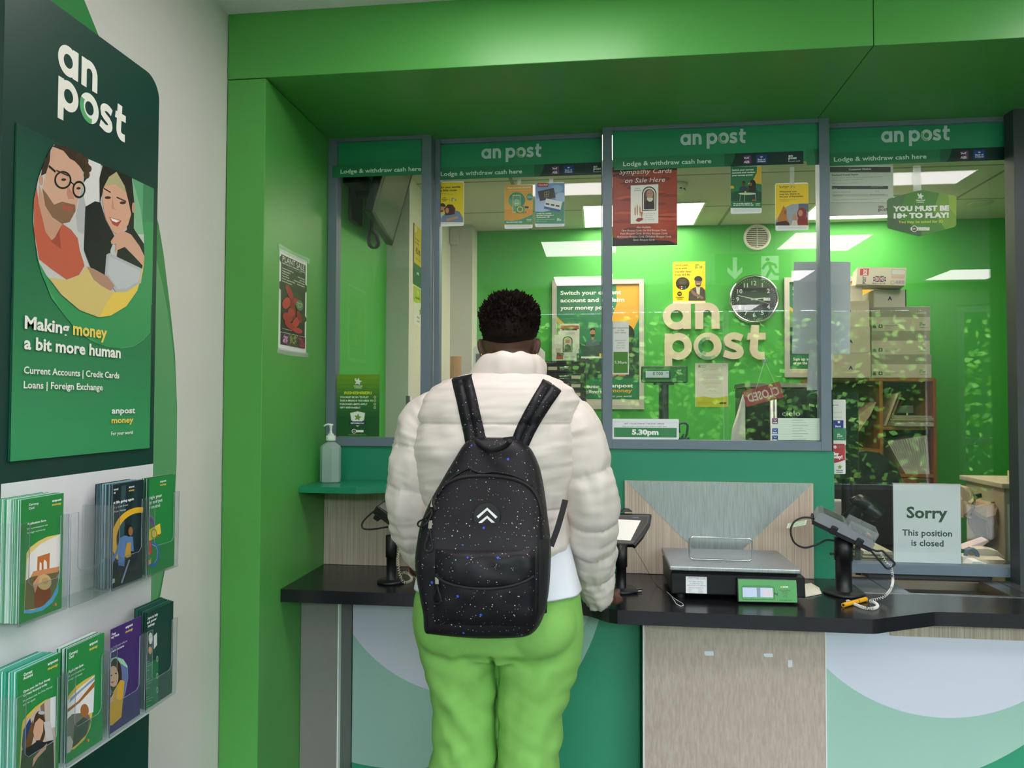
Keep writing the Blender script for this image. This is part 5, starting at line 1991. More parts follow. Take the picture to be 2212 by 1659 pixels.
b.add(padpts([(-20, 490), (535, 496), (520, 570), (385, 762), (-30, 755)], .0014), [(0, 1, 2, 3, 4)], mat('#5a564e', .35))
b.add(padpts([(10, 500), (525, 504), (508, 570), (402, 735), (0, 728)], .002), [(0, 1, 2, 3, 4)], mat('#3a3731', .4))
b.build('bezel', t)
b = MB()
b.add(padpts([(0, 530), (225, 534), (455, 545), (358, 735), (190, 726), (-40, 720)], .003), [(0, 1, 2, 3, 4, 5)], mat('#f3ece4', .3, var=0, emit=.12, key='lit_screen'))
b.build('screen', t)
b = MB()
pp = padpts([(262, 475), (300, 445), (340, 448), (378, 476)], .012)
b.add(pp + [p + Vector((0, .02, 0)) for p in pp], [(0, 1, 2, 3), (7, 6, 5, 4), (0, 1, 5, 4), (1, 2, 6, 5), (2, 3, 7, 6), (3, 0, 4, 7)], MBLK)
b.build('pen_rest', t, bevel=.002)
a = Art(padpts([(368, 524)], .0036)[0], padpts([(470, 524)], 0)[0] - padpts([(368, 524)], 0)[0], padpts([(368, 500)], 0)[0] - padpts([(368, 524)], 0)[0], .024, .006, base='#3a3731', thick=.0002)
a.mb = MB()
vs, fs = glyphs('TOPAZ', .02)
mx = max(v[0] for v in vs)
a.mb.add([a.o + a.U * (v[0] / mx * .0235) + a.V * (v[1] * .0052) for v in vs], fs, mat('#6f8fb0', .4))
a.build('maker_mark', parent=t)
b = MB()
w0 = [CP(400, 815, -.262)] + [CP(x, y, -.25 + .02 * k) for k, (x, y) in enumerate(((470, 930), (530, 1040)))]
w0 += [at(1280 + x / 4.366, 1000 + y / 4.366, Z=CT + .004) for x, y in ((600, 1150), (680, 1210))]
b.tube(smooth_path(w0, 6), .0007, MBLK, n=5)
b.build('wire', t)
b = MB()
q0, q1 = at(1330, 1281.5, Z=CT + .006), at(1377, 1277.5, Z=CT + .006)
b.cyl(q0, q1, .0052, MBLK, n=14)
b.cyl(q1, q1 + (q1 - q0).normalized() * .014, .003, CHROME, n=12)
b.cyl(at(1366, 1275, Z=CT + .006), at(1386, 1272, Z=CT + .006), .0028, CHROME, n=10)
tag(b.build('stylus'), 'black stylus with a metal tip lying at the foot of the signature pad', 'stylus')

# the closed position sign behind the right window
s0, s1, s2, s3 = [at(x, y, Y=.088) for x, y in ((1927.5, 1045), (2075, 1046), (2078.5, 1222), (1931, 1219))]
t = thing('closed_notice', 'white upright sign saying sorry this position is closed, behind the right window', 'sign', (1.18, .09, s3.z))
a = Art((s0.x + .003, .0885, .8495), (1, 0, 0), (0, 0, 1), s1.x - s0.x - .004, s0.z - .8495, base='#f8fbff', thick=.0012, rough=.3)
a.crop = (1680, 1020, 4.158)
a.text('Sorry', 1157, 408, 100, '#22502f', x1=1525, bold=.03)
a.text('This position', 1118, 568, 56, '#1f4230', x1=1566, bold=.02)
a.text('is closed', 1200, 660, 56, '#1f4230', x1=1490, bold=.02)
a.build('paper', parent=t)
b = MB()
b.box(s0.x, s1.x, .084, .0862, .8495, s0.z + .003, clear_mat('acrylic'))
b.box(s0.x, s1.x, .0905, .0925, .8495, s0.z + .003, clear_mat('acrylic'))
b.box(s0.x, s1.x, .0862, .0905, s0.z + .0005, s0.z + .003, mat('#d9c7cc', .3))
b.build('acrylic_sleeve', t)

# ================================================================ the office behind the glass
CHR = mat('#d8dadc', .12, 1.0, var=.02)
CARD = mat('#b98d5a', .7, var=.1, scale=40)
PAPER = mat('#e9e7e0', .6, var=.03)


def boxpx(m, x0, y0, x1, y1, Y, depth, mm):
    a_, b_ = at(x0, y0, Y=Y), at(x1, y1, Y=Y)
    m.box(a_.x, b_.x, Y, Y + depth, b_.z, a_.z, mm)
    return a_, b_


# round air vent
c = at(1635, 513, Y=BACK)
t = thing('air_vent', 'round white air vent high on the green back wall above the clock', 'vent', (c.x, BACK, c.z))
b = MB()
R0 = .083
n = 44
rings = []
for r_, y_ in ((R0, 0), (R0, -.008), (R0 - .004, -.012), (R0 - .014, -.012), (R0 - .017, -.004), (R0 - .017, 0)):
    rings.append([Vector((c.x + r_ * cos(2 * pi * k / n), BACK - .0005 + y_, c.z + r_ * sin(2 * pi * k / n))) for k in range(n)])
b.loft(rings, mat('#e8e6da', .4), caps=False)
b.build('rim', t)
b = MB()
b.cyl((c.x, BACK - .0012, c.z), (c.x, BACK - .0004, c.z), R0 - .016, mat('#3a3a32', .7), n=40)
b.build('grille_back', t)
b = MB()
for k in range(11):
    z = c.z - .060 + .012 * k
    w = math.sqrt(max(0, (R0 - .016) ** 2 - (z - c.z) ** 2))
    b.obox((c.x - w, BACK - .006, z - .003), (2 * w, 0, 0), (0, .0035, .0035), (0, -.0006, .0032), mat('#e0decf', .4))
b.box(c.x - .002, c.x + .002, BACK - .008, BACK - .005, c.z - .064, c.z + .064, mat('#e0decf', .4))
b.build('louvre', t)

# clock
c = at(1300 + 1233 / 3.77, 540 + 405 / 3.77, Y=BACK)
t = thing('wall_clock', 'round chrome wall clock with a black face on the green back wall', 'clock', (c.x, BACK, c.z))
RO = .153
b = MB()
rings = []
for r_, y_ in ((RO - .004, 0), (RO, -.012), (RO, -.030), (RO - .006, -.037), (RO - .013, -.037), (RO - .017, -.028)):
    rings.append([Vector((c.x + r_ * cos(2 * pi * k / 64), BACK - .0005 + y_, c.z + r_ * sin(2 * pi * k / 64))) for k in range(64)])
b.loft(rings, CHR, caps=False)
b.build('rim', t)
a = Art((c.x - .14, BACK - .024, c.z - .14), (1, 0, 0), (0, 0, 1), .28, .28, base='#121316', thick=.02, outline=arcpts(.14, .14, .139, .139, 0, 360, 64), rough=.25)
for k in range(60):
    an = radians(6 * k)
    r1, r0_ = .132, .126 if k % 5 else .120
    a._lay([[(.14 + r_ * sin(an + d), .14 + r_ * cos(an + d)) for r_, d in ((r0_, -.008), (r1, -.008), (r1, .008), (r0_, .008))]], '#cfd2d4')
for k in range(1, 13):
    if k == 3:
        continue
    an = radians(30 * k)
    a.text(str(k), .5 + .100 * sin(an) / .28, .5 - .100 * cos(an) / .28 + .045, .10, '#e8eaec', al='c', bold=.01)
a._lay([[(.195, .128), (.238, .128), (.238, .148), (.195, .148)]], '#b9bcc0')
a._lay([[(.199, .131), (.216, .131), (.216, .145), (.199, .145)], [(.219, .131), (.234, .131), (.234, .145), (.219, .145)]], '#e9ebee')
a.text('3', .80, .528, .04, '#222222')
a.text('calia', .44, .33, .03, '#8d9298', x1=.56)
a.build('face', parent=t)
b = MB()
def hand(ang, L, w, tail, y, m):
    an = radians(ang)
    d = Vector((sin(an), 0, cos(an)))
    s_ = Vector((cos(an), 0, -sin(an)))
    o_ = Vector((c.x, BACK - y, c.z))
    b.add([o_ - d * tail - s_ * w, o_ + d * L - s_ * w * .4, o_ + d * L + s_ * w * .4, o_ - d * tail + s_ * w] + [q + Vector((0, -.001, 0)) for q in (o_ - d * tail - s_ * w, o_ + d * L - s_ * w * .4, o_ + d * L + s_ * w * .4, o_ - d * tail + s_ * w)],
          [(0, 1, 2, 3), (7, 6, 5, 4), (0, 1, 5, 4), (1, 2, 6, 5), (2, 3, 7, 6), (3, 0, 4, 7)], m)
HW = mat('#eef0f2', .3)
hand(84, .068, .005, .018, .0265, HW)
b.build('hour_hand', t)
b = MB()
hand(284, .104, .0035, .022, .0285, HW)
b.build('minute_hand', t)
b = MB()
hand(109, .100, .0012, .03, .0305, HW)
b.cyl((c.x, BACK - .024, c.z), (c.x, BACK - .033, c.z), .006, CHR, n=14)
b.build('second_hand', t)
b = MB()
b.cyl((c.x, BACK - .0352, c.z), (c.x, BACK - .0342, c.z), RO - .0135, clear_mat('clock_glass', ior=1.5), n=48)
b.build('glass', t)

# large raised lettering
CH = (1300, 540, 3.77)
YL = BACK - .032
pz = lambda x, y: at(CH[0] + x / CH[2], CH[1] + y / CH[2], Y=YL)
o_ = pz(502, 645)
H1 = pz(502, 436).z - o_.z
t = thing('raised_lettering', 'large cream raised letters an post on the green back wall', 'sign', (pz(920, 890).x, BACK, pz(920, 890).z))
LET = mat('#d9cdb8', .5, var=.02)
LSIDE = LET
for txt, px0, px1, pb in (('an', 502, 960, 645), ('post', 512, 1335, 890)):
    q0, q1 = pz(px0, pb), pz(px1, pb)
    L1, e1 = wordmark(txt, 0, 0, H1)
    last = max(p[0] for ch, ps in L1 for po in ps for p in po)
    kx = (q1.x - q0.x) / last
    for ch, ps in L1:
        m = MB()
        for i, po in enumerate(ps):
            m.prism([(p[0] * kx, p[1]) for p in po], (q0.x, YL - i * .0003, q0.z), (1, 0, 0), (0, 0, 1), (0, .031, 0), LET)
        if ch == 'o':
            po = ps[0]
            cu, cv = (max(p[0] for p in po) + min(p[0] for p in po)) / 2 * kx, (max(p[1] for p in po) + min(p[1] for p in po)) / 2
            for k, cc in enumerate(('#a9c3a4', '#6fa37c', '#3c8a5f', '#217a54', '#2f8259', '#8fb795')):
                a0 = 75 + 30 * k
                pp = arcpts(cu, cv, .36 * H1, .36 * H1, a0, a0 + 31, 4) + arcpts(cu, cv, .24 * H1, .24 * H1, a0 + 31, a0, 4)
                m.prism([(p[0], p[1]) for p in pp], (q0.x, YL - .0012, q0.z), (1, 0, 0), (0, 0, 1), (0, .0005, 0), flat(cc))
                a0 = 195 + 22 * k
                pp = arcpts(cu, cv, .52 * H1, .52 * H1, a0, a0 + 23, 4) + arcpts(cu, cv, .40 * H1, .40 * H1, a0 + 23, a0, 4)
                m.prism([(p[0], p[1]) for p in pp], (q0.x, YL - .0010, q0.z), (1, 0, 0), (0, 0, 1), (0, .0005, 0), flat(('#c9c8b2', '#9dbb9d', '#6fa37c', '#6fa37c', '#9dbb9d', '#c9c8b2')[k]))
        m.build('letter', t)

# notices on the back wall
a = sheetY(1453, 566, 1524, 656, BACK - .0018, base=WU)
a.crop = CH
for k, (s_, xe) in enumerate((('Send cash', 702), ('here with', 695), ('transfer fees*', 738), ('from €3.90', 717))):
    a.text(s_, 594, 130 + 27 * k, 15, BLK, x1=xe, bold=.025)
a.logo(760, 130, 17, '#2c8f4a', w=60, o1='#e3d84a', o2='#2c8f4a')
a.ell(658, 273, 56, 52, '#1b1a18')
for k in range(5):
    a.line([(625 + 4 * abs(k - 2), 240 + 11 * k), (692 - 4 * abs(k - 2), 240 + 11 * k)], .0012, '#b59f1b')
for k in range(8):
    a.ell(636 + 15 * (k % 4), 300 + 15 * (k // 4), 5, 5, ('#c0392b', '#f4f4f4', '#2f57a0', '#3c9a4d')[k % 4])
a.ell(633, 357, 19, 19, '#1b1a18')
a.text('WU', 622, 363, 11, WU, x1=645, bold=.03)
a.text('Western', 603, 392, 12, BLK, x1=667, bold=.02)
a.text('Union', 615, 406, 12, BLK, x1=657, bold=.02)
a.poly([(706, 413), (710, 340), (740, 312), (770, 300), (820, 305), (842, 330), (845, 413)], '#4a4644')
a.poly([(765, 302), (800, 305), (795, 380), (780, 395)], '#cfc9c2')
a.ell(785, 262, 27, 36, '#8a6f5e')
a.poly(arcpts(785, 240, 33, 28, 170, 370, 10) + [(812, 255), (760, 250)], '#1e1a18')
a.ell(785, 283, 22, 16, '#4a3a32', 0, 180)
a.line([(770, 277), (800, 277)], .003, '#f5f0ea')
a.poly([(720, 318), (735, 322), (760, 345), (830, 385), (820, 400), (750, 370), (725, 340)], '#8a6f5e')
a.rect(578, 418, 848, 440, '#d8d3c6')
a.build('wall_notice', 'yellow send cash poster on the back wall above the raised letters', 'poster')
a = sheetY(1501.5, 784.5, 1573, 879, BACK - .0018, base='#d5d6cf')
a.crop = CH
a.poly([(765, 1200), (830, 1193), (900, 1203), (960, 1200), (1028, 1188), (1028, 1280), (765, 1280)], '#b9c02c')
star(a, 795, 947, 16, '#7da23a')
a.text('National', 812, 946, 9, '#555b50', x1=848)
a.text('Lottery', 812, 960, 9, '#555b50', x1=846)
a.text('50', 982, 943, 12, '#a0a4a0', x1=1010)
a.line([(780, 1005), (870, 965)], .002, '#b3b6b0')
a.line([(880, 975), (980, 968)], .0015, '#9a9d98')
for k in range(11):
    if k == 4:
        continue
    w_ = (76, 84, 88, 66, 0, 84, 86, 76, 62, 40, 52)[k]
    a.line([(893 - w_, 1012 + 11 * k), (893 + w_, 1012 + 11 * k)], .0012, '#8d908c')
a.line([(870, 1152), (885, 1140), (895, 1155), (910, 1145), (925, 1152)], .0014, '#2b2d33')
a.line([(830, 1165), (965, 1165)], .001, '#9a9d98')
a.text('18+', 930, 1255, 12, '#35371c', x1=955)
a.rect(957, 1240, 1014, 1254, '#4d5020')
for k in range(3):
    a.line([(780, 1240 + 7 * k), (905, 1240 + 7 * k)], .001, '#8b9126')
a.build('wall_notice', 'white typed letter with a lime foot on the back wall below the raised letters', 'notice')


def framed(x0, y0, x1, y1, label, art):
    A_, B_ = at(x0, y0, Y=BACK), at(x1, y1, Y=BACK)
    t = thing('framed_poster', label, 'framed poster', ((A_.x + B_.x) / 2, BACK, B_.z), 'framed posters on the back wall')
    w = .030
    for poly in ([(0, 0), (1, 0)], ):
        pass
    W_, H_ = B_.x - A_.x, A_.z - B_.z
    FR = mat('#c9c6c0', .35, .4, var=.03)
    for pts in ([(0, 0), (W_, 0), (W_ - w, w), (w, w)], [(0, H_), (w, H_ - w), (W_ - w, H_ - w), (W_, H_)], [(0, 0), (w, w), (w, H_ - w), (0, H_)], [(W_, 0), (W_, H_), (W_ - w, H_ - w), (W_ - w, w)]):
        m = MB()
        m.prism(pts, (A_.x, BACK - .022, B_.z), (1, 0, 0), (0, 0, 1), (0, .0215, 0), FR)
        m.build('frame_bar', t, bevel=.003)
    art(t, A_.x + w, B_.z + w, W_ - 2 * w, H_ - 2 * w)
    return t


def switch_art(t, x, z, w, h):
    a = Art((x - .003, BACK - .010, z - .003), (1, 0, 0), (0, 0, 1), w + .006, h + .006, base='#2a7a55', thick=.004, rough=.3)
    a.poly([(.62, 0), (1, 0), (1, .40), (.93, .44), (.80, .40), (.70, .25)], '#2f8a5c')
    a.poly([(.72, 0), (1, 0), (1, .28), (.90, .42), (.80, .45), (.66, .30), (.73, .16)], '#e3a93a')
    a.poly([(0, .26), (.12, .34), (.26, .48), (0, .55)], '#d8b33c')
    a.poly([(0, .30), (.10, .38), (.20, .50), (0, .55)], '#6f9f58')
    a.poly([(0, .50), (1, .46), (1, .78), (0, .80)], '#1f5540')
    a.poly([(0, .62), (.3, .60), (.6, .66), (1, .60), (1, .76), (0, .78)], '#2b3f38')
    for k, s_ in enumerate(('Switch your current', 'account and reclaim', 'your money power.')):
        a.text(s_, .05, .085 + .062 * k, .034, '#ffffff', x1=(.78, .82, .70)[k], bold=.025)
    person_fig(a, .44, .40, .075, '#b98565', '#2a2524', '#4d6672', beard='#2a221e')
    a.poly([(.34, .52), (.56, .50), (.60, .60), (.33, .62)], '#39464e')
    a.ell(.83, .42, .11, .085, '#201614')
    a.ell(.77, .42, .035, .045, '#9a6547')
    a.poly([(.70, .60), (.74, .50), (.92, .49), (.97, .62)], '#31332f')
    a.rect(.30, .60, .74, .615, '#d9e3d2')
    a.rect(.52, .575, .57, .60, '#e4c33c')
    a.line([(.36, .615), (.33, .76)], .006, '#c7d6c0')
    a.line([(.68, .615), (.72, .76)], .006, '#c7d6c0')
    a.poly([(.66, .60), (.86, .60), (.83, .72), (.74, .72)], '#2c2b30')
    a.ell(.67, .745, .055, .022, '#c2713c')
    a.ell(.79, .745, .055, .022, '#c2713c')
    a.poly([(.24, .62), (.40, .62), (.40, .76), (.33, .76)], '#2f3439')
    a.text('Sign up at the counter', .05, .862, .030, '#ffffff', x1=.52, bold=.02)
    a.text('or on the An Post Money app.', .05, .905, .030, '#ffffff', x1=.60, bold=.02)
    a.text('anpost', .66, .855, .030, '#ffffff', x1=.92, bold=.025)
    a.text('money', .66, .895, .030, '#e8b23c', x1=.91, bold=.025)
    a.text('For your world', .66, .935, .016, '#ffffff', x1=.90)
    a.rect(0, .955, 1, 1, '#d9d2c4')
    for k in range(3):
        a.line([(.02, .966 + .010 * k), (.95, .966 + .010 * k)], .002, '#a59f92')
    a.build('print', parent=t)


framed(1193, 607, 1391, 884, 'silver framed green poster of people on a sofa, right of the person', switch_art)
framed(1692.5, 600.5, 1892, 815, 'silver framed green poster partly behind the hanging papers and boxes', switch_art)

# left office side: posters, sensor, monitor bracket
a = sheetX(893, 478, 917, 636, -.9412, base='#f0f0ec', thick=.004)
pA, pB = at(892.5, 480, X=-.9412), at(892.5, 613, X=-.9412)
y0, w_ = pA.y, .40
a = Art((-.9412, y0, pB.z), (0, 1, 0), (0, 0, 1), w_, pA.z - pB.z, base='#e3cc2e', thick=.006)
a.rect(0, 0, .06, 1, '#4d5350')
a.rect(.06, .64, 1, 1, '#1d6a42')
a.poly([(.06, .02), (.2, .02), (.2, .09), (.06, .16)], '#f3e9a0')
for k, s_ in enumerate(('Fees reduced', 'on transfers')):
    a.text(s_, .12, .24 + .06 * k, .035, '#2b2a10', bold=.02)
a.text('€3.90', .14, .46, .09, '#1b1a10', bold=.04)
a.text('Ask at the counter', .14, .56, .03, '#2b2a10')
a.text('post', .2, .80, .06, '#ffffff', bold=.03)
a.build('side_poster', 'yellow and green transfer fees poster on the cream office side wall', 'poster')
pA, pB = at(893.5, 614, X=-.9412), at(893.5, 700, X=-.9412)
a = Art((-.9412, pA.y, pB.z), (0, 1, 0), (0, 0, 1), .36, pA.z - pB.z - .004, base='#b7cf3a', thick=.006)
a.rect(.0, .42, 1, 1, '#eef0ea')
a.ell(.42, .55, .30, .18, '#eef0ea')
a.text('Play', .22, .16, .08, '#f3f6e2', bold=.03)
a.text('responsibly', .12, .30, .07, '#3d5a1c', bold=.02)
star(a, .42, .60, .12, '#7fa83c')
a.text('National', .2, .80, .06, '#556050', bold=.02)
a.text('Lottery', .22, .90, .06, '#556050', bold=.02)
a.build('side_poster', 'lime and white lottery poster below the transfer fees poster', 'poster')
c = at(982, 510, Y=1.79)
b = MB()
b.prism([(-.024, 0), (.024, 0), (.027, .012), (.024, .082), (.0, .094), (-.024, .090)], (c.x - .004, 1.8180, c.z - .05), (1, 0, 0), (0, 0, 1), (0, -.035, 0), mat('#d6d6d4', .4))
tag(b.build('motion_sensor', bevel=.005), 'small white motion sensor on the wall corner greyed for shade under the office ceiling', 'sensor')
c = at(978, 800, Y=1.2)
b = MB()
r0_ = at(984, 770, Y=1.25)
b.cyl((r0_.x, 1.26, .7552), (r0_.x, 1.26, r0_.z), .031, CARD, n=28)
tag(b.build('cardboard_tube'), 'brown cardboard tube standing left of the person beyond the glass', 'tube')

# wall mounted monitor in the left window
YM = .32
M1 = lambda x, y, Y: at(560 + x / 4.1475, 250 + y / 4.1475, Y=Y)
t = thing('wall_monitor', 'black monitor hung on a bracket on the green side wall in the left window', 'monitor', (-1.0, .3, 2.0))
# a true rectangle: lower edge from P(1010,875) to P(1185,1165), rising to the upper right
la, lb = M1(1015, 875, .10), M1(1190, 1170, .69)
lb.z = la.z
up_ = (M1(1362, 560, .704) - lb)
eU = (lb - la)
eV = up_ - eU.normalized() * up_.dot(eU.normalized())
eN = eU.cross(eV).normalized()
if eN.dot(CAM - la) < 0:
    eN = -eN
b = MB()
b.obox(la - eN * .035 - eU * .02, eU * 1.04, eV * 1.12, eN * .035, BLACK)
b.build('case', t, bevel=.004)
b = MB()
b.obox(la + eU * .05 + eV * .04, eU * .90, eV * 1.04, eN * .0012, mat('#5c6660', .16, spec=.7))
b.build('screen', t)
b = MB()
ar = [M1(735, 610, .30), M1(870, 660, .28)]
b.box(-1.057, -1.04, .24, .38, M1(900, 960, .3).z, M1(900, 620, .3).z, BLACK)
bz = M1(950, 700, .32)
b.box(-1.05, bz.x + .03, .29, .33, bz.z - .02, bz.z + .02, BLACK)
b.box(-1.057, -.985, .17, .40, M1(900, 680, .3).z, M1(900, 560, .3).z, BLACK)
b.build('bracket', t, bevel=.003)
b = MB()
for dx in (0, 16):
    cp = [M1(x + dx, y, .25) for x, y in ((1000, 760), (985, 880), (985, 1000), (975, 1100), (985, 1165), (1030, 1185), (1060, 1150), (1045, 1080), (1010, 1040), (1000, 980), (1015, 900), (1020, 850))]
    b.tube(smooth_path(cp, 5), .0042, BLACK, n=7)
cp = [M1(x, y, .25) for x, y in ((960, 560), (990, 640), (1030, 720), (1030, 800))]
b.tube(smooth_path(cp, 5), .005, BLACK, n=7)
b.build('cable_loop', t)

# left desk edge, steel post, chair back
DESK = mat('#cdbfa8', .45, var=.05)
t = thing('office_desk', 'pale office desk running behind the screen windows', 'desk', (0, .4, 0))
b = MB()
b.box(-.935, .84, .14, .62, .765, .79, DESK)
b.build('desktop', t, bevel=.003)
b = MB()
b.box(-.935, .83, .13, .139, .765, 1.222, MINTM)
b.build('upstand', t)
for x in (-.92, .805):
    b = MB()
    b.box(x, x + .03, .16, .60, 0, .765, SHADE_AND_LEG_GREY)
    b.build('leg_panel', t)
t = thing('till_shelf', 'wooden ledge with a rounded edge behind the sill of the left windows', 'ledge', (-.5, .1, 1.22))
b = MB()
b.box(-.935, .835, .062, .128, 1.223, 1.2545, mat('#b9a88c', .4, var=.05))
b.build('ledge_board', t, bevel=.004)
for nm, x, yt, r_, lab in (('steel_post', 883, 855, .0125, 'short brushed steel post on the ledge left of the person'), ('steel_post', 1671, 858, .013, 'short brushed steel post on the ledge in front of the black printer')):
    c = at(x, 900, Y=.16)
    zt = at(x, yt, Y=.16).z
    b = MB()
    b.lathe([(0, 0), (r_ * 2.1, 0), (r_ * 2.1, .006), (r_, .007), (r_, zt - 1.2548), (0, zt - 1.2548)], (c.x, .16, 1.2548), STEEL, n=24)
    tag(b.build(nm), lab, 'post')
b = MB()
p0 = at(884, 840, Y=1.02)
p0.x = max(p0.x, -.925)
pr = arcpts(.035, .0, .035, .035, 180, 90, 6)
prf = [(0, 0)] + [(0, .40)] + arcpts(.05, .40, .05, .05, 180, 90, 6) + arcpts(.36, .40, .05, .05, 90, 0, 6) + [(.41, 0)]
b.prism(prf, (p0.x, 1.02, p0.z - .45), (1, 0, 0), (0, 0, 1), (0, .06, 0), mat('#232a33', .7, var=.1))
ch = thing('office_chair', 'dark office chair back left of the person behind the glass', 'chair', (p0.x + .2, .9, 0))
b.build('backrest', ch, bevel=.012)
b = MB()
b.lathe([(0, .44), (.2, .44), (.22, .47), (.2, .50), (0, .50)], (p0.x + .2, .86, 0), mat('#232a33', .7), n=28)
b.build('seat', ch)
b = MB()
b.cyl((p0.x + .2, .84, .06), (p0.x + .2, .84, .44), .025, BLACK)
b.box(p0.x + .18, p0.x + .22, .86, 1.06, .40, .43, BLACK)
b.box(p0.x + .18, p0.x + .22, 1.045, 1.075, .40, p0.z - .3, BLACK)
for k in range(5):
    an = 2 * pi * k / 5
    b.tube([(p0.x + .2, .86, .07), (p0.x + .2 + .22 * cos(an), .86 + .22 * sin(an), .04)], .016, BLACK)
b.build('base', ch)

# device behind the head, card rack and drawer cabinet on a side desk
c0, c1 = at(1022, 745, Y=1.3), at(1168, 905, Y=1.3)
t = thing('printer', 'white and grey office printer, seen on both sides of the head', 'printer', ((c0.x + c1.x) / 2, 1.45, .75))
b = MB()
b.prism([(0, 0), (c1.x - c0.x, 0), (c1.x - c0.x, c0.z - .755 - .02), (c1.x - c0.x - .02, c0.z - .755), (.02, c0.z - .755), (0, c0.z - .755 - .02)], (c0.x, 1.3, .755), (1, 0, 0), (0, 0, 1), (0, .32, 0), mat('#e6e8ea', .4))
b.build('casing', t, bevel=.008)
b = MB()
b.box(c0.x + .016, c1.x - .016, 1.297, 1.2995, c0.z - .33, c0.z - .05, mat('#565c62', .5))
b.build('front_panel', t)
t = thing('side_desk', 'plain white side desk along the office back wall', 'desk', (-.1, 1.6, 0))
b = MB()
b.box(-.86, .58, 1.22, 1.81, .725, .7548, WHITE)
b.build('desktop', t)
for x in (-.85, .55):
    b = MB()
    b.box(x, x + .025, 1.25, 1.80, 0, .725, WHITE)
    b.build('leg_panel', t)
CAB = (900, 580, 4.3667)
ca, cb = lambda x, y, Y: at(900 + x / 4.3667, 580 + y / 4.3667, Y=Y), 0
k0, k1 = ca(1188, 872, 1.3), ca(1595, 872, 1.3)
t = thing('drawer_cabinet', 'black multi drawer filing cabinet on the side desk right of the person', 'cabinet', ((k0.x + k1.x) / 2, 1.5, .755))
b = MB()
b.box(k0.x, k1.x, 1.3, 1.66, .7555, k0.z, mat('#16191a', .3, var=.06))
b.build('carcass', t, bevel=.003)
dz = ca(1400, 990, 1.3).z - ca(1400, 1072, 1.3).z
ztop = ca(1400, 905, 1.3).z
nd = int((ztop - .77) / dz)
for k in range(nd):
    z1 = ztop - dz * k
    b = MB()
    b.box(k0.x + .004, k1.x - .004, 1.294, 1.2998, z1 - dz + .003, z1, mat('#1b2021', .3, var=.06))
    d = b.build('drawer', t, bevel=.0015)
    b = MB()
    hx0, hx1 = ca(1342, 0, 1.29).x, ca(1440, 0, 1.29).x
    zc = z1 - dz * .48
    b.tube([(hx0, 1.2915, zc - .008), (hx0, 1.2905, zc + .010), (hx1, 1.2905, zc + .010), (hx1, 1.2915, zc - .008)], .0022, CHR, n=6, closed=True)
    b.box(hx0 + .004, hx1 - .004, 1.2885, 1.291, zc + .000, zc + .0075, CHR)
    b.build('pull', d)
    b = MB()
    lx0, lx1 = (ca(1242, 0, 1.29).x, ca(1326, 0, 1.29).x) if k == 0 else (ca(1460, 0, 1.29).x, ca(1545, 0, 1.29).x)
    b.box(lx0, lx1, 1.2925, 1.2939, zc - .008, zc + .010, mat('#c3bca9', .5))
    b.build('label_card', d)
a = Art((ca(1218, 892, 1.2935).x, 1.2995, ca(1218, 892, 1.2995).z), (1, 0, 0), (0, 0, 1), .06, .012, thick=.0001)
a.mb = MB()
a.text('BISLEY', 0, 1, .85, '#9aa3a0', x1=1)
a.build('maker_mark', parent=t)
t = thing('card_rack', 'clear rack of white sympathy cards standing on the black drawer cabinet', 'card rack', (ca(1400, 868, 1.45).x, 1.45, k0.z))
b = MB()
r0, r1 = ca(1270, 0, 1.42), ca(1530, 0, 1.42)
b.box(r0.x, r1.x, 1.40, 1.402, k0.z + .0005, k0.z + .10, clear_mat('acrylic'))
b.box(r0.x, r1.x, 1.50, 1.502, k0.z + .0005, k0.z + .26, clear_mat('acrylic'))
b.box(r0.x, r1.x, 1.40, 1.502, k0.z + .0005, k0.z + .003, clear_mat('acrylic'))
b.build('rack', t)
for i, (x0, y0, x1, y1, yy, lab) in enumerate(((1350, 522, 1535, 760, 1.475, 'white card with a red top at the back of the card rack'), (1338, 590, 1528, 800, 1.455, 'middle white card in the card rack'), (1298, 626, 1508, 866, 1.435, 'front white card with a bearded figure in an arch, in the card rack'))):
    A_, B_ = ca(x0, y0, yy), ca(x1, y1, yy)
    a = Art((A_.x, yy, max(B_.z, k0.z + .0035)), (1, 0, 0), (0, 0, 1), B_.x - A_.x, A_.z - max(B_.z, k0.z + .0035), base='#eeebe6', thick=.004)
    if i == 0:
        a.rect(.03, .07, .97, .22, '#b9503a')
        a.ell(.5, .26, .4, .10, '#3a2620', 180, 360)
    elif i == 1:
        a.rect(.36, .06, .82, .22, '#c9c9d6')
    else:
        a.poly([(.38, .68), (.38, .22)] + arcpts(.60, .22, .22, .16, 180, 360, 12) + [(.82, .68)], '#2a2421')
        a.poly([(.42, .65), (.42, .23)] + arcpts(.60, .23, .18, .13, 180, 360, 12) + [(.78, .65)], '#d9cdb9')
        a.ell(.60, .24, .10, .13, '#b98d74')
        a.ell(.61, .33, .10, .09, '#e4ded4', 0, 180)
        a.poly([(.46, .64), (.48, .42), (.60, .36), (.74, .44), (.76, .64)], '#3a3029')
        for k in range(4):
            a.rect(.08 + .06 * k, .52, .11 + .06 * k, .72, '#cf9a86')
        a.rect(.12, .70, .42, .82, '#6a3a34')
        a.rect(.10, .82, .40, .96, '#c2483a')
        a.text('SALE ITEM', .46, .90, .06, '#3a3a44', x1=.9)
    a.build('sympathy_card', lab, 'card', group='cards in the clear rack')

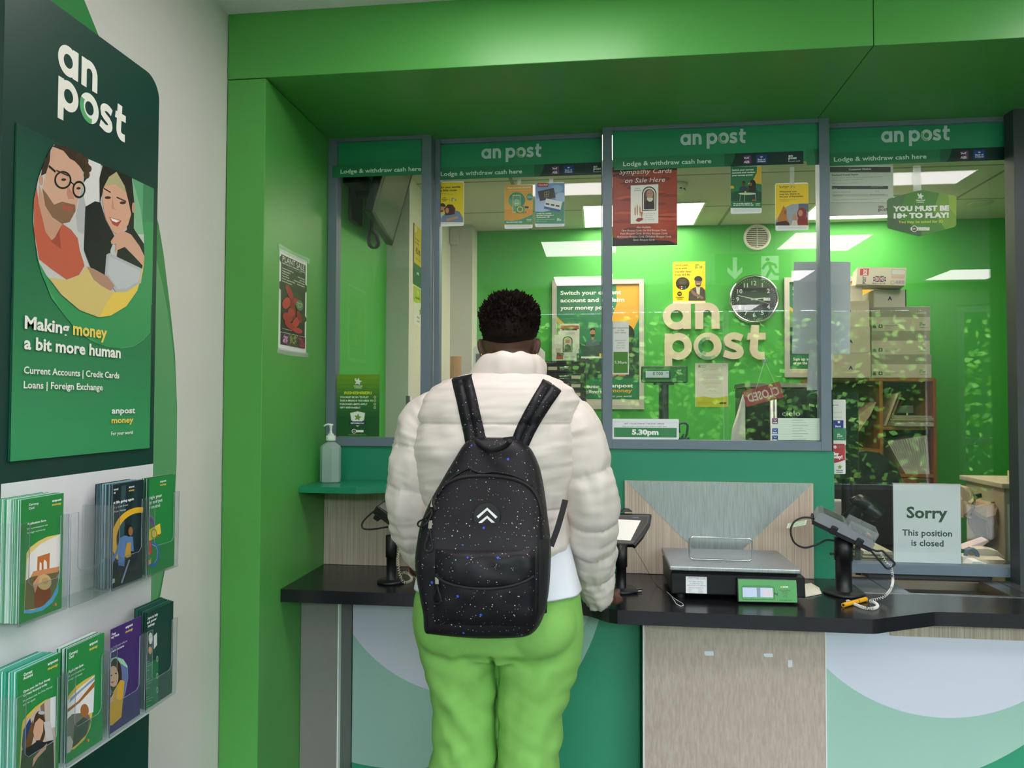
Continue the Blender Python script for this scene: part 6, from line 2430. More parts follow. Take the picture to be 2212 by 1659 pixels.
# pole display of a second scale, scissors, black printer and papers in the clock window
YS = .34
P5 = lambda x, y, Y=YS: at(1300 + x / 3.77, 540 + y / 3.77, Y=Y)
d0, d1 = P5(322, 944), P5(700, 1082)
t = thing('pole_display', 'green scale readout on a grey pole reading zero, in the clock window', 'scale display', (P5(505, 1380).x, YS + .02, .79))
b = MB()
b.box(d0.x, d1.x, YS, YS + .03, d1.z, d0.z, mat('#1d2b22', .4))
b.build('case', t, bevel=.006)
a = Art((d0.x + .004, YS - .0004, d1.z + .004), (1, 0, 0), (0, 0, 1), d1.x - d0.x - .008, d0.z - d1.z - .008, base='#2f7d3f', thick=.001, rough=.3)
a.crop = (1300, 540, 3.77)
a.text('Maximum: 15kg  Minimum: 40g', 358, 966, 7, '#12301a', x1=552)
a.poly([(350, 978), (560, 978), (560, 1056), (350, 1056)], '#1c4a28')
a.poly([(357, 985), (547, 985), (547, 1040), (357, 1040)], '#cfe0ea')
a.text('0.000', 416, 1020, 28, '#1d2a33', x1=497, bold=.01)
a.text('kg', 524, 1003, 10, '#2a3a55', x1=542)
a.text('an', 600, 982, 10, '#3a9a4d', x1=616, bold=.04)
a.text('post', 617, 982, 10, '#e7f2e6', x1=647, bold=.04)
for k, s_ in enumerate(('Max: 15.00 kg', 'Min: 40 g', 'e = 2/5 g')):
    a.text(s_, 590 + 8 * k, 1003 + 11 * k, 7, '#0f2a16', x1=657 - 6 * k)
a.ring(623, 1036, 14, 6, .25, '#0f2a16')
a.text('Avery Weigh-Tronix', 588, 1064, 7, '#0f2a16', x1=664)
a.build('readout', parent=t)
b = MB()
q0, q1 = P5(467, 1090), P5(547, 1090)
b.cyl(((q0.x + q1.x) / 2, YS + .02, .7905), ((q0.x + q1.x) / 2, YS + .02, d1.z + .002), (q1.x - q0.x) / 2, mat('#3c4743', .45), n=20)
b.box(q0.x - .02, q1.x + .02, YS - .002, YS + .042, d1.z - .008, d1.z + .001, mat('#1d2b22', .4))
b.build('pole', t)
b = MB()
sc = smooth_path([P5(632, 1490, .12), P5(628, 1430, .12), P5(645, 1412, .12), P5(680, 1412, .12), P5(698, 1430, .12), P5(692, 1490, .12), P5(675, 1540, .12), P5(645, 1540, .12)], 5)
b.tube(sc, .0042, mat('#143a40', .35), n=8)
b.tube([P5(668, 1500, .12), P5(650, 1530, .12)], .004, mat('#143a40', .35), n=8)
b.box(P5(650, 1540, .12).x - .012, P5(650, 1540, .12).x + .03, .115, .125, 1.2548, P5(660, 1525, .12).z, mat('#143a40', .35))
tag(b.build('scissors'), 'teal scissor handle poking up right of the last collection plate', 'scissors')
m0, m1 = P5(1172, 1120, .36), P5(1790, 1560, .36)
t = thing('receipt_printer', 'black counter printer with a grey top marked cielo, in the clock window', 'printer', ((m0.x + m1.x) / 2, .5, .79))
b = MB()
b.box(m0.x, .93, .36, .60, .7905, m0.z, mat('#141719', .3, var=.06))
b.build('casing', t, bevel=.006)
b = MB()
b.prism([(0, 0), (.03, .018), (.24, .018), (.26, 0)], (m0.x - .002, .352, m0.z), (0, 1, 0), (0, 0, 1), (.93 - m0.x, 0, 0), mat('#5e5f5c', .35, .4))
b.build('top_cover', t, bevel=.004)
a = Art((P5(1468, 1350, .358).x, .3590, P5(1468, 1350, .358).z), (1, 0, 0), (0, 0, 1), .072, .024, thick=.0002)
a.mb = MB()
a.text('cielo', 0, 1, .9, '#c9ced0', x1=1)
a.build('maker_mark', parent=t)
b = MB()
b.tube(smooth_path([P5(1690, 1370, .33), P5(1680, 1220, .33), P5(1692, 1178, .33), P5(1725, 1168, .33), P5(1790, 1166, .33)], 5), .0035, mat('#3a4044', .3, .5), n=8)
b.build('wire_guide', t)
b = MB()
pq = [(1165, 1150), (1170, 1700), (1150, 1702), (1040, 1700), (1060, 1470), (1110, 1360), (1140, 1240), (1150, 1170)]
f_ = [P5(x, y, .30 + .03 * sin(i)) for i, (x, y) in enumerate(pq)]
b.add(f_ + [p + Vector((0, .004, 0)) for p in f_], [tuple(range(8)), tuple(range(8, 16))[::-1]] + [(k, (k + 1) % 8, 8 + (k + 1) % 8, 8 + k) for k in range(8)], PAPER)
tag(b.build('paper_sheet'), 'curling white paper leaning against the black printer, in the clock window', 'paper')

# papers hung behind the mullion
YH = .115
for nm, pts, lab in (('hung_paper', [(1716, 565.5), (1838, 565.5), (1835, 765), (1711, 764)], 'large grey white sheet hung behind the frame post between the clock and right windows'),
                     ('hung_paper', [(1748, 765), (1799, 765), (1797, 842), (1743, 843)], 'lower white sheet hung under the large sheet behind the frame post')):
    f_ = [at(x, y, Y=YH + (.004 if i < 2 else 0) - (.012 if 'lower' in lab else 0)) for i, (x, y) in enumerate(pts)]
    b = MB()
    nx, nz = 10, 8
    g = []
    for j in range(nz + 1):
        for i in range(nx + 1):
            u, v = i / nx, j / nz
            p = f_[3].lerp(f_[2], u).lerp(f_[0].lerp(f_[1], u), v)
            g.append(p + Vector((0, .004 * sin(u * 5 + v * 2), 0)))
    nv = len(g)
    fs = [(j * (nx + 1) + i, j * (nx + 1) + i + 1, (j + 1) * (nx + 1) + i + 1, (j + 1) * (nx + 1) + i) for j in range(nz) for i in range(nx)]
    b.add(g + [p + Vector((0, .0006, 0)) for p in g], fs + [tuple(nv + k for k in f)[::-1] for f in fs], mat('#d4d9e2', .6, var=.02), True)
    tag(b.build(nm), lab, 'paper')

# stickers low on the left edge of the right window
CX5 = (1780, 800, 5.1204)
a = sheetY(1799.5, 863, 1827.5, 962, .0712, base='#e3e6df', corner=.004)
a.crop = CX5
a.rect(95, 552, 215, 640, '#1f3a8c')
a.rect(152, 562, 177, 585, '#f0f2fa')
a.text('Bank', 125, 628, 20, '#ffffff', x1=190, bold=.02)
a.rect(95, 640, 240, 775, '#2f8457')
a.text('an', 146, 712, 16, '#ffffff', x1=178, bold=.04)
a.text('post', 146, 732, 16, '#ffffff', x1=204, bold=.04)
a.text('For your world', 146, 752, 7, '#ffffff', x1=218)
for y in (465, 520):
    a.line([(98, y), (200, y)], .0006, '#8a9088')
a.text('post', 100, 390, 14, '#3c6a50', x1=160, bold=.02)
a.build('bank_sticker', 'white and blue banking sticker low on the left edge of the right window', 'sticker')
a = sheetY(1799.5, 958, 1826.5, 1024, .0708, base='#eceeea', corner=.004)
a.crop = CX5
a.poly([(100, 812), (225, 812), (232, 830), (232, 990), (180, 1010), (100, 1030)], '#b8303a')
a.ell(122, 848, 17, 17, '#f7f4f2')
a.text('18+', 112, 853, 9, '#333333', x1=132)
a.rect(138, 840, 206, 856, '#8d5f66')
a.text('Play', 86, 938, 34, '#ffffff', x1=165, bold=.05)
a.text('away!', 80, 972, 34, '#ffffff', x1=205, bold=.05)
star(a, 175, 1070, 30, '#8fae3c')
a.text('National', 134, 1112, 14, '#3a4a5c', x1=208, bold=.03)
a.text('Lottery', 136, 1132, 14, '#3a4a5c', x1=206, bold=.03)
a.build('lottery_sticker', 'red and white lottery sticker below the banking sticker on the right window', 'sticker')

# shelf unit, boxes and papers seen through the right window
SY = 1.62
S = lambda x, y, Y=SY: at(1780 + x / 5.1204, 800 + y / 5.1204, Y=Y)
WOOD = node_mat('shelf_wood', lambda nt, bb: streaks(nt, bb, '#8a5526', '#a86c34', .45, 20, 5))
WOODD = mat('#5a3617', .6, var=.1)
sx0, sx1 = S(-60, 90).x, S(1240, 90).x
zt = S(600, 86).z
t = thing('shelf_unit', 'open wooden pigeonhole shelf unit full of papers behind the right window', 'shelf', ((sx0 + sx1) / 2, 1.8, 0))
TH = .018
b = MB()
b.box(sx0, sx1, SY, BACK - .012, zt - TH, zt, WOOD)
b.build('top_board', t)
for x0, x1 in ((sx0, sx0 + TH), (sx1 - TH, sx1)):
    b = MB()
    b.box(x0, x1, SY, BACK - .012, 0, zt - TH, WOOD)
    b.build('side_board', t)
dx = S(615, 500).x
b = MB()
b.box(dx, dx + TH, SY, BACK - .02, .1, zt - TH, WOOD)
b.build('divider', t)
zs1, zs2, zs3 = S(900, 640).z, S(500, 892).z, S(1000, 1166).z
for x0, x1, z in ((dx + TH, sx1 - TH, zs1), (sx0 + TH, dx, zs2), (dx + TH, sx1 - TH, zs3), (sx0 + TH, dx, zs3 - .05), (dx + TH, sx1 - TH, zs3 - .25), (sx0 + TH, dx, zs3 - .32)):
    b = MB()
    b.box(x0, x1, SY + .004, BACK - .02, z - TH / 2, z + TH / 2, WOOD)
    b.build('shelf_board', t)
b = MB()
b.box(sx0 + TH, sx1 - TH, BACK - .02, BACK - .012, .02, zt - TH, WOODD)
b.build('back_board', t)
ENV = mat('#c9b393', .7, var=.05)
def slab(pts, Y, dpt, m, name, lab, cat, group=None):
    f_ = [S(x, y, Y) for x, y in pts]
    n = len(f_)
    q = MB()
    q.add(f_ + [p + Vector((0, dpt, 0)) for p in f_], [tuple(range(n)), tuple(range(n, 2 * n))[::-1]] + [(k, (k + 1) % n, n + (k + 1) % n, n + k) for k in range(n)], m)
    return tag(q.build(name), lab, cat, group)
slab([(658, 612), (800, 256), (824, 254), (690, 615)], SY + .03, .24, ENV, 'padded_envelope', 'tan envelope leaning at the left of the upper right pigeonhole', 'envelope')
slab([(700, 612), (838, 270), (860, 268), (722, 612)], SY + .05, .22, mat('#8d7c66', .7), 'padded_envelope', 'dull brown envelope leaning right of the tan one in the upper pigeonhole', 'envelope')
slab([(726, 610), (850, 340), (880, 338), (760, 560)], SY + .235, .05, mat('#b7934e', .7), 'padded_envelope', 'mustard envelope leaning behind the stacked newspapers in the upper pigeonhole', 'envelope')
slab([(790, 470), (845, 392), (1000, 388), (1008, 470)], SY + .26, .004, PAPER, 'paper_sheet', 'grey sheet standing at the back of the upper right pigeonhole', 'paper')
cols = ['#a9a29a', '#c9bda6', '#8d7455', '#d8d2c6', '#b79d74', '#9a958e', '#cfc7b8']
yb = 622
for k, (h, x0, x1) in enumerate(((44, 778, 1228), (12, 784, 1232), (14, 779, 1236), (13, 778, 1230), (15, 782, 1237), (22, 790, 1200))):
    A_, B_ = S(x0, yb - h, SY - .012), S(x1, yb, SY - .012)
    q = MB()
    q.box(A_.x, min(B_.x, sx1 - TH - .001), SY - .012 + .004 * (k % 2), SY + .22, max(B_.z, zs1 + TH / 2 + .0004), A_.z, mat(cols[k], .75, var=.12, scale=90))
    tag(q.build('paper_bundle', bevel=.002), ('flat grey bundle at the bottom of the stack in the upper right pigeonhole', 'thin tan bundle second from the bottom of the stack', 'brown folder third from the bottom of the stack', 'pale paper bundle fourth from the bottom of the stack', 'mustard bundle near the top of the stack in the pigeonhole', 'grey crumpled newspaper on top of the stack in the pigeonhole')[k], 'papers', 'papers stacked in the upper right pigeonhole')
    yb -= h
slab([(375, 690), (380, 500), (565, 352), (580, 354), (510, 500)], SY + .02, .25, mat('#b9a184', .7), 'padded_envelope', 'tan envelope leaning in the left pigeonhole', 'envelope')
# standing pages in the lower pigeonhole
b0 = None
PG = [mat('#d6d0c9', .7, var=.04), mat('#b9b2ae', .7, var=.04)]
n = 30
for k in range(n):
    u = k / (n - 1)
    xb = 900 + 262 * u
    xt = 705 + 425 * u
    yt = 790 - 70 * u
    A_, T_ = S(xb, 1150, SY + .02), S(xt, yt, SY + .02)
    q = MB()
    w_ = .0042
    A_.z = zs3 + .0095
    q.add([A_, A_ + Vector((w_, 0, 0)), T_ + Vector((w_, 0, 0)), T_, A_ + Vector((0, .2, 0)), A_ + Vector((w_, .2, 0)), T_ + Vector((w_, .2, 0)), T_ + Vector((0, .2, 0))],
          [(0, 1, 2, 3), (7, 6, 5, 4), (0, 4, 5, 1), (1, 5, 6, 2), (2, 6, 7, 3), (3, 7, 4, 0)], PG[k % 2])
    tag(q.build('document'), 'leaning file of white pages in the lower right pigeonhole', 'file', 'files leaning in the lower right pigeonhole')
A_, B_ = S(845, 1180, SY), S(1000, 1245, SY)
a = Art((S(840, 1245).x, SY - .002, zs3 - .0095 - .055), (1, 0, 0), (0, 0, 1), .16, .05, base='#8d5136', thick=.12)
a.rect(.55, .12, .92, .8, '#3d5a34')
a.text('post', .64, .62, .3, '#9db890', x1=.86, bold=.02)
a.W = a.W
a.build('terracotta_box', 'terracotta coloured box with a green label in the bottom right pigeonhole', 'box')

BOXM, BOXD = '#d3c7b6', '#a59d8f'
Q = lambda x, y, Y=SY: at(1680 + x / 4.158, 540 + y / 4.158, Y=Y)


def parcel_box(x0, y0, x1, y1, Y, depth, label, art=None, group=None, base=BOXM):
    A_, B_ = Q(x0, y0, Y), Q(x1, y1, Y)
    t = thing('parcel_box', label, 'box', ((A_.x + B_.x) / 2, Y + depth / 2, B_.z), group)
    q = MB()
    q.box(A_.x, B_.x, Y, Y + depth, B_.z, A_.z, mat(base, .7, var=.04))
    q.build('carton', t, bevel=.002)
    if art:
        a = Art((A_.x + .001, Y - .0004, B_.z + .001), (1, 0, 0), (0, 0, 1), B_.x - A_.x - .002, A_.z - B_.z - .002, base=base, thick=.0004)
        a.crop = (1680, 540, 4.158)
        art(a)
        a.build('printed_side', parent=t)
    return t


def large_art(y0, y1):
    def f(a):
        h = y1 - y0
        m_ = y0 + h * .42
        a.rect(830, y0 - 4, 1400, m_, BOXD)
        for k in range(3):
            a.line([(850, y0 + h * (.20 + .06 * k)), (1060, y0 + h * (.20 + .06 * k))], .0012, '#8a8377')
        a.text('LARGE', 1242, y0 + h * .29, 20, '#ddd5c8', x1=1336, bold=.02)
        a.poly([(850, y1 - 22), (855, y1 - 48), (880, y1 - 48), (886, y1 - 22)], '#3f7d52')
        a.ring(868, y1 - 50, 9, 9, .3, '#3f7d52')
        a.poly([(905, y1 - 24), (905, y1 - 50), (915, y1 - 62), (923, y1 - 50), (932, y1 - 62), (942, y1 - 50), (942, y1 - 24)], '#3f7d52')
        a.ell(924, y1 - 40, 8, 8, BOXM)
        for k, w_ in enumerate((120, 80, 55)):
            a.line([(962, y1 - 45 + 10 * k), (962 + w_, y1 - 45 + 10 * k)], .0018, '#3f7d52')
        a.logo(1274, y1 - 62, 13, '#3f7d52', w=54, o1='#3f7d52', o2=BOXM)
        a.line([(1274, y1 - 28), (1345, y1 - 28)], .0016, '#3f7d52')
    return f


zt0 = 1148
parcel_box(840, 938, 1382, 1148, SY, .30, 'large flat carton marked large at the bottom of the stack on the shelf unit', large_art(938, 1148), 'large cartons stacked on the shelf unit')
parcel_box(842, 727, 1368, 937, SY, .30, 'large flat carton marked large in the middle of the stack', large_art(727, 937), 'large cartons stacked on the shelf unit')
parcel_box(842, 514, 1372, 725, SY, .30, 'large flat carton marked large at the top of the stack', large_art(514, 725), 'large cartons stacked on the shelf unit')


def a_art(cx_, cy_, ridged=True):
    def f(a):
        if ridged:
            for k in range(9):
                a.line([(480, cy_ - 120 + k * 12), (850, cy_ - 120 + k * 12)], .0008, '#b9ae9e')
        a.text('A', cx_, cy_ + 17, 34, '#23234f', al='c', bold=.04)
    return f


SY2 = SY - .06
parcel_box(500, 925, 838, 1148, SY2, .30, 'ribbed carton with letter A at the bottom of the left stack', a_art(656, 1057), 'ribbed cartons left of the large cartons', '#c2b6a4')
parcel_box(560, 690, 832, 923, SY2, .30, 'ribbed carton in the middle of the left stack, half behind the sheet', a_art(655, 820), 'ribbed cartons left of the large cartons', '#c7bba9')
parcel_box(560, 460, 824, 688, SY2, .30, 'ribbed carton at the top of the left stack', a_art(640, 536), 'ribbed cartons left of the large cartons', '#cfc4b2')
parcel_box(600, 316, 762, 458, SY2 + .05, .22, 'small plain white carton on top of the ribbed cartons', None, None, '#e3ddd2')


def rot_box(pts, depth, label, base, draw):
    """a carton turned a little: front corners bottom left, bottom right, top right, top left by pixel on its own slanted plane"""
    pass


t = parcel_box(862, 358, 1148, 511, SY + .01, .22, 'white carton with a dark right edge and letter A on the large cartons', a_art(1008, 434, False), None, '#d8d2c8')
b = MB()
A_, B_ = Q(1148, 355, SY + .0085), Q(1156, 511, SY + .0085)
b.box(A_.x - .002, B_.x, SY + .0085, SY + .20, B_.z + .001, A_.z, mat('#24242a', .5))
b.build('dark_edge', t)
# topmost: post box carton leaning over the others
f0, f1, f2, f3 = Q(708, 308, SY - .05), Q(1146, 320, SY - .09), Q(1168, 160, SY - .09), Q(735, 153, SY - .05)
dpt = Vector((.05, .20, .008))
t = thing('parcel_box', 'white post box carton with a flag, tipped on top of the boxes', 'box', tuple((f0 + f1) / 2))
U_ = (f1 - f0)
V_ = (f3 - f0)
V_ = V_ - U_.normalized() * V_.dot(U_.normalized())
Nb = U_.cross(V_).normalized()
if Nb.y < 0:
    Nb = -Nb
b = MB()
b.obox(f0, U_, V_, Nb * .16, mat('#e6dccd', .6, var=.03))
b.build('carton', t, bevel=.002)
a = Art(f0 - Nb * .0006, U_, V_, U_.length, V_.length, base='#eee2d4', thick=.0004)
a.crop = (1680, 540, 4.158)
a.poly([(741, 170), (820, 166), (814, 230), (738, 228)], '#d8362e')
vs, fs = glyphs('BOX', .05)
def vtext(txt, x, y, h, L, c):
    """lettering running up the side"""
    vs, fs = glyphs(txt, .04)
    mx_, mn_ = max(v[0] for v in vs), min(v[0] for v in vs)
    u0, v0 = a.uv(x, y)
    a.k += 1
    s1 = (a.uv(x, y - L)[1] - v0) / (mx_ - mn_)
    s2 = (a.uv(x, y)[0] - a.uv(x - h, y)[0]) / .715
    a.mb.add([a.o + a.W * (a.EPS * a.k) + a.U * (u0 - v[1] * s2) + a.V * (v0 + (v[0] - mn_) * s1) for v in vs], fs, flat(c))
vtext('BOX', 800, 224, 34, 52, '#ffffff')
vtext('POST', 790, 304, 30, 66, '#2a2f66')
a.rect(858, 234, 972, 288, '#28336f')
a.line([(858, 234), (972, 288)], .004, '#f4f1ee')
a.line([(972, 234), (858, 288)], .004, '#f4f1ee')
a.rect(858, 254, 972, 268, '#f4f1ee')
a.rect(908, 234, 922, 288, '#f4f1ee')
a.rect(858, 257, 972, 265, '#cf2f34')
a.rect(911, 234, 919, 288, '#cf2f34')
a.text('Made in the UK', 850, 304, 12, '#3a3550', x1=968, bold=.02)
a.poly([(1022, 172), (1150, 178), (1144, 228), (1020, 224)], '#c9c3bf')
a.poly([(1027, 178), (1145, 184), (1140, 222), (1025, 218)], '#efe9e4')
a.poly([(1020, 228), (1143, 232), (1138, 258), (1018, 255)], '#e9c2b6')
a.ring(1032, 292, 19, 17, .2, '#cf7a66')
for k in range(3):
    a.rect(1060 + 27 * k, 274, 1082 + 27 * k, 304, '#b9b7d2')
a.build('printed_side', parent=t)

# chair, screen back, scanner, bag, cabinet on the staff side of the right window
YC = .75
T5 = lambda x, y, Y: at(1680 + x / 4.158, 1020 + y / 4.158, Y=Y)
ch = thing('office_chair', 'big black office chair back in the right window, behind the sorry sign', 'chair', (at(1900, 1100, Y=YC).x, YC, 0))
b = MB()
x0, x1 = at(1838, 1100, Y=YC).x, at(1952, 1100, Y=YC).x
zt_ = at(1890, 975, Y=YC).z
w_ = x1 - x0
cxx = (x0 + x1) / 2 - .03
prf = [(-w_ / 2 - .03, -.55), (w_ / 2 + .03, -.55), (w_ / 2 + .04, -.30)] + arcpts(w_ / 2 - .12, -.17, .15, .17, 0, 90, 8) + arcpts(-w_ / 2 + .10, -.17, .15, .17, 90, 180, 8) + [(-w_ / 2 - .05, -.3)]
b.prism(prf, (cxx, YC, zt_), (1, 0, 0), (0, 0, 1), (0, .09, 0), mat('#101113', .75, var=.15))
b.build('backrest', ch, bevel=.03, seg=4)
b = MB()
b.box(cxx - .24, cxx + .24, YC - .31, YC + .02, .43, .51, mat('#101113', .75, var=.15))
b.build('seat', ch, bevel=.03, seg=3)
b = MB()
b.cyl((cxx, YC - .14, .06), (cxx, YC - .14, .43), .028, BLACK)
for k in range(5):
    an = 2 * pi * k / 5 + .3
    b.tube([(cxx, YC - .14, .07), (cxx + .20 * cos(an), YC - .14 + 0.20 * sin(an), .04)], .018, BLACK)
b.build('base', ch)

t = thing('till_desk', 'staff desk with a dark top behind the right window', 'desk', (1.5, .4, 0))
b = MB()
b.box(.86, 1.415, .115, .42, .74, .775, mat('#8f8674', .5))
b.build('desktop', t)
b = MB()
b.box(.87, .89, .14, .41, 0, .74, BLACK)
b.build('leg_panel', t)
b = MB()
b.box(1.38, 1.40, .14, .41, 0, .74, BLACK)
b.build('leg_panel', t)
# monitor seen from behind, with vents
t = thing('till_monitor', 'black till screen seen from behind with rows of vents, in the right window', 'monitor', (.93, .30, .775))
K = lambda x, y, Y: at(1720 + x / 8.295, 900 + y / 8.295, Y=Y)
m0, m1, m2, m3 = K(700, -200, .20), K(1130, -330, .33), K(1110, 1190, .33), K(700, 1110, .20)
zlo, zhi = K(900, 1190, .28).z, at(1840, 848, Y=.28).z
xa, xb = K(690, 500, .22).x, K(1135, 500, .34).x
b = MB()
b.prism([(xa, .20), (xb - .02, .30), (xb, .345), (xa - .02, .38)], (0, 0, zlo + .02), (1, 0, 0), (0, 1, 0), (0, 0, zhi - zlo - .02), mat('#161a20', .45, var=.1))
b.build('casing', t, bevel=.012, seg=3)
b = MB()
dirv = Vector((xb - .02 - xa, .10, 0)).normalized()
nrm = Vector((dirv.y, -dirv.x, 0))
for i in range(8):
    for j in range(2):
        o_ = Vector((xa, .20, 0)) + dirv * (.07 + .025 * j + .006 * (i % 2)) + nrm * .0006 + Vector((0, 0, zhi - .03 - .036 * i))
        b.obox(o_, dirv * .012, nrm * .001, Vector((0, 0, .004)), mat('#050506', .8))
b.build('vent_slots', t)
b = MB()
b.cyl((xa + .08, .33, .7755), (xa + .08, .33, zlo + .03), .022, BLACK)
b.cyl((xa + .08, .33, .7755), (xa + .08, .33, .785), .10, BLACK, n=32)
b.build('stand', t)
# hand scanner on its stand
t = thing('barcode_scanner', 'dark green hand barcode scanner on a stand behind the silver terminal', 'barcode scanner', (T5(640, 500, .16).x, .17, .775))
SCN = mat('#17211f', .25, var=.06)
b = MB()
hp = [T5(x, y, .16) for x, y in ((655, 270), (700, 250), (760, 262), (820, 300), (880, 360))]
b.tube(smooth_path(hp, 5), [.012 + .012 * min(1, k / 8) for k in range(21)], SCN, n=16)
q0, q1 = T5(800, 310, .16), T5(895, 385, .16)
b.tube(smooth_path([T5(790, 300, .16), T5(850, 345, .16), T5(900, 392, .16)], 4), [.024, .026, .028, .029, .030, .031, .032, .032, .031], SCN, n=18)
b.build('head', t)
b = MB()
b.tube(smooth_path([T5(700, 300, .165), T5(650, 350, .17), T5(600, 400, .18), T5(560, 450, .19)], 5), [.014] * 16, SCN, n=14)
b.build('handle', t)
b = MB()
b.tube(smooth_path([T5(770, 380, .17), T5(740, 430, .18), T5(720, 520, .19), T5(720, 640, .2), Vector((T5(720, 640, .2).x, .2, .776))], 5), .010, SCN, n=12)
b.build('stand', t)
b = MB()
x0 = T5(520, 255, .5)
b.box(x0.x - .06, T5(612, 255, .5).x, .5, .56, T5(560, 400, .5).z - .25, x0.z, mat('#c9c6be', .5))
tag(b.build('till_box', bevel=.006), 'pale till box corner between the mint wall and the black chair', 'box')
for i, (x0_, y0_, x1_, y1_, c, lab) in enumerate(((770, 705, 1035, 745, '#d8d2b8', 'top cream ledger in the pile left of the sorry sign'), (760, 748, 1036, 775, '#b9ac84', 'middle tan ledger in the pile left of the sorry sign'), (745, 778, 1038, 800, '#8d8264', 'lower brown ledger in the pile left of the sorry sign'))):
    A_, B_ = T5(x0_, y0_, .2), T5(x1_, y1_, .2)
    q = MB()
    q.box(A_.x, B_.x, .2, .40, B_.z, A_.z - .0008, mat(c, .7, var=.12, scale=80))
    tag(q.build('ledger', bevel=.002), lab, 'ledger', 'ledgers piled behind the right window')
q = MB()
A_, B_ = T5(740, 800, .2), T5(1040, 840, .2)
q.box(A_.x + .01, B_.x + .32, .14, .41, .7755, B_.z + .008, mat('#4c4f52', .6))
tag(q.build('cash_till', bevel=.004), 'grey till drawer under the ledgers and loose papers behind the right window', 'till drawer')

# brown paper sack, loose papers, cabinet with notice at the right edge
L = lambda x, y, Y: at(2052 + x / 5.925, 960 + y / 5.925, Y=Y)
def crumple(pts, Y, dpt, m, name, lab, cat, seed):
    f_ = [L(x, y, Y) for x, y in pts]
    cen = sum(f_, Vector()) / len(f_)
    n = len(f_)
    rings = []
    rr = random.Random(seed)
    for s_, dy in ((.25, -.035), (.6, -.022), (.9, -.006), (1, 0), (.97, dpt * .6), (.6, dpt), (.2, dpt)):
        rings.append([cen + (p - cen) * s_ + Vector((rr.uniform(-.006, .006), dy + rr.uniform(-.012, .012), rr.uniform(-.006, .006))) for p in f_])
    q = MB()
    q.loft(rings, m, smooth=False)
    return tag(q.build(name), lab, cat)
KRAFT = mat('#a1876a', .8, var=.1, scale=30)
crumple([(160, 930), (150, 700), (180, 560), (215, 520), (270, 570), (330, 690), (300, 780), (235, 810), (230, 880), (255, 960)], .45, .12, mat('#b3a083', .8, var=.1, scale=30), 'paper_sack', 'crumpled brown paper sack right of the sorry sign', 'paper sack', 4)
crumple([(235, 800), (380, 760), (540, 728), (610, 722), (620, 1100), (580, 1180), (510, 1275), (480, 1000), (360, 950), (280, 880)], .43, .16, KRAFT, 'paper_sack', 'large folded kraft paper parcel beside the cream cabinet', 'paper parcel', 9)
q = MB()
A_ = L(330, 700, .40)
q.obox(A_, (.026, 0, .006), (0, .012, 0), (-.003, 0, .018), BLACK)
tag(q.build('binder_clip', bevel=.002), 'small black binder clip on the brown paper sack', 'clip')
base_z = .862
for i, (pts, Y, c, lab) in enumerate((([(160, 1340), (300, 1290), (490, 1225), (497, 1245), (380, 1330), (200, 1350)], .30, '#e6cfd6', 'pink and white envelope sticking up on the papers right of the sorry sign'),
                                      ([(310, 1340), (470, 1335), (620, 1370), (700, 1440), (690, 1455), (420, 1470), (360, 1400)], .26, '#efe3d3', 'cream folded papers on the pile right of the sorry sign'),
                                      ([(165, 1440), (290, 1440), (292, 1500), (165, 1530)], .22, '#d5d4c4', 'stack of pale slips right beside the sorry sign'),
                                      ([(350, 1470), (710, 1480), (715, 1580), (560, 1585), (330, 1500)], .20, '#ddcfb8', 'large cream sheet low on the pile right of the sorry sign'),
                                      ([(240, 1570), (300, 1500), (380, 1500), (560, 1570), (560, 1590)], .17, '#f1eef0', 'white and red leaflet at the front of the pile right of the sorry sign'))):
    f_ = [L(x, y, Y) for x, y in pts]
    q = MB()
    n = len(f_)
    q.add(f_ + [p + Vector((0, .05, .004)) for p in f_], [tuple(range(n)), tuple(range(n, 2 * n))[::-1]] + [(k, (k + 1) % n, n + (k + 1) % n, n + k) for k in range(n)], mat(c, .6, var=.05))
    tag(q.build('loose_papers'), lab, 'papers')
q = MB()
bl = smooth_path([L(200, 1440, .24), L(215, 1370, .24), L(290, 1345, .24), L(345, 1400, .24), L(350, 1470, .24)], 4)
q.tube(bl, .008, mat('#5d7390', .4), n=8)
tag(q.build('blue_folder'), 'curved blue folder spine among the papers right of the sorry sign', 'folder')
YK = .36
x0 = L(690, 600, YK).x
t = thing('cream_cabinet', 'cream cabinet with a taped notice at the right edge of the right window', 'cabinet', (x0 + .2, .5, 0))
b = MB()
b.box(x0, x0 + .42, YK, YK + .30, .0005, L(690, 560, YK).z, mat('#b0a58c', .6, var=.04))
b.build('body', t, bevel=.003)
b = MB()
b.box(L(663, 500, YK - .02).x, x0 + .44, YK - .02, YK + .32, L(690, 565, YK - .02).z, L(690, 500, YK - .02).z, mat('#b9ae95', .6, var=.04))
b.build('lid', t, bevel=.003)
A_, B_ = L(745, 768, YK), L(800, 1500, YK)
a = Art((x0 + .012, YK - .0006, B_.z), (1, 0, 0), (0, 0, 1), .16, A_.z - B_.z, base='#dcdad2', thick=.0006)
a.text('Dangerous Goods', .10, .10, .028, '#4a4a48', x1=.9, bold=.02)
a.text('Certificate of Posting', .10, .145, .028, '#4a4a48', x1=.98, bold=.02)
for k in range(16):
    a.line([(.1, .2 + .046 * k), (.35 + .4 * ((k * 7) % 5) / 5, .2 + .046 * k)], .0014, '#7d7d78')
a.build('notice', parent=t)
YB = YK - .005
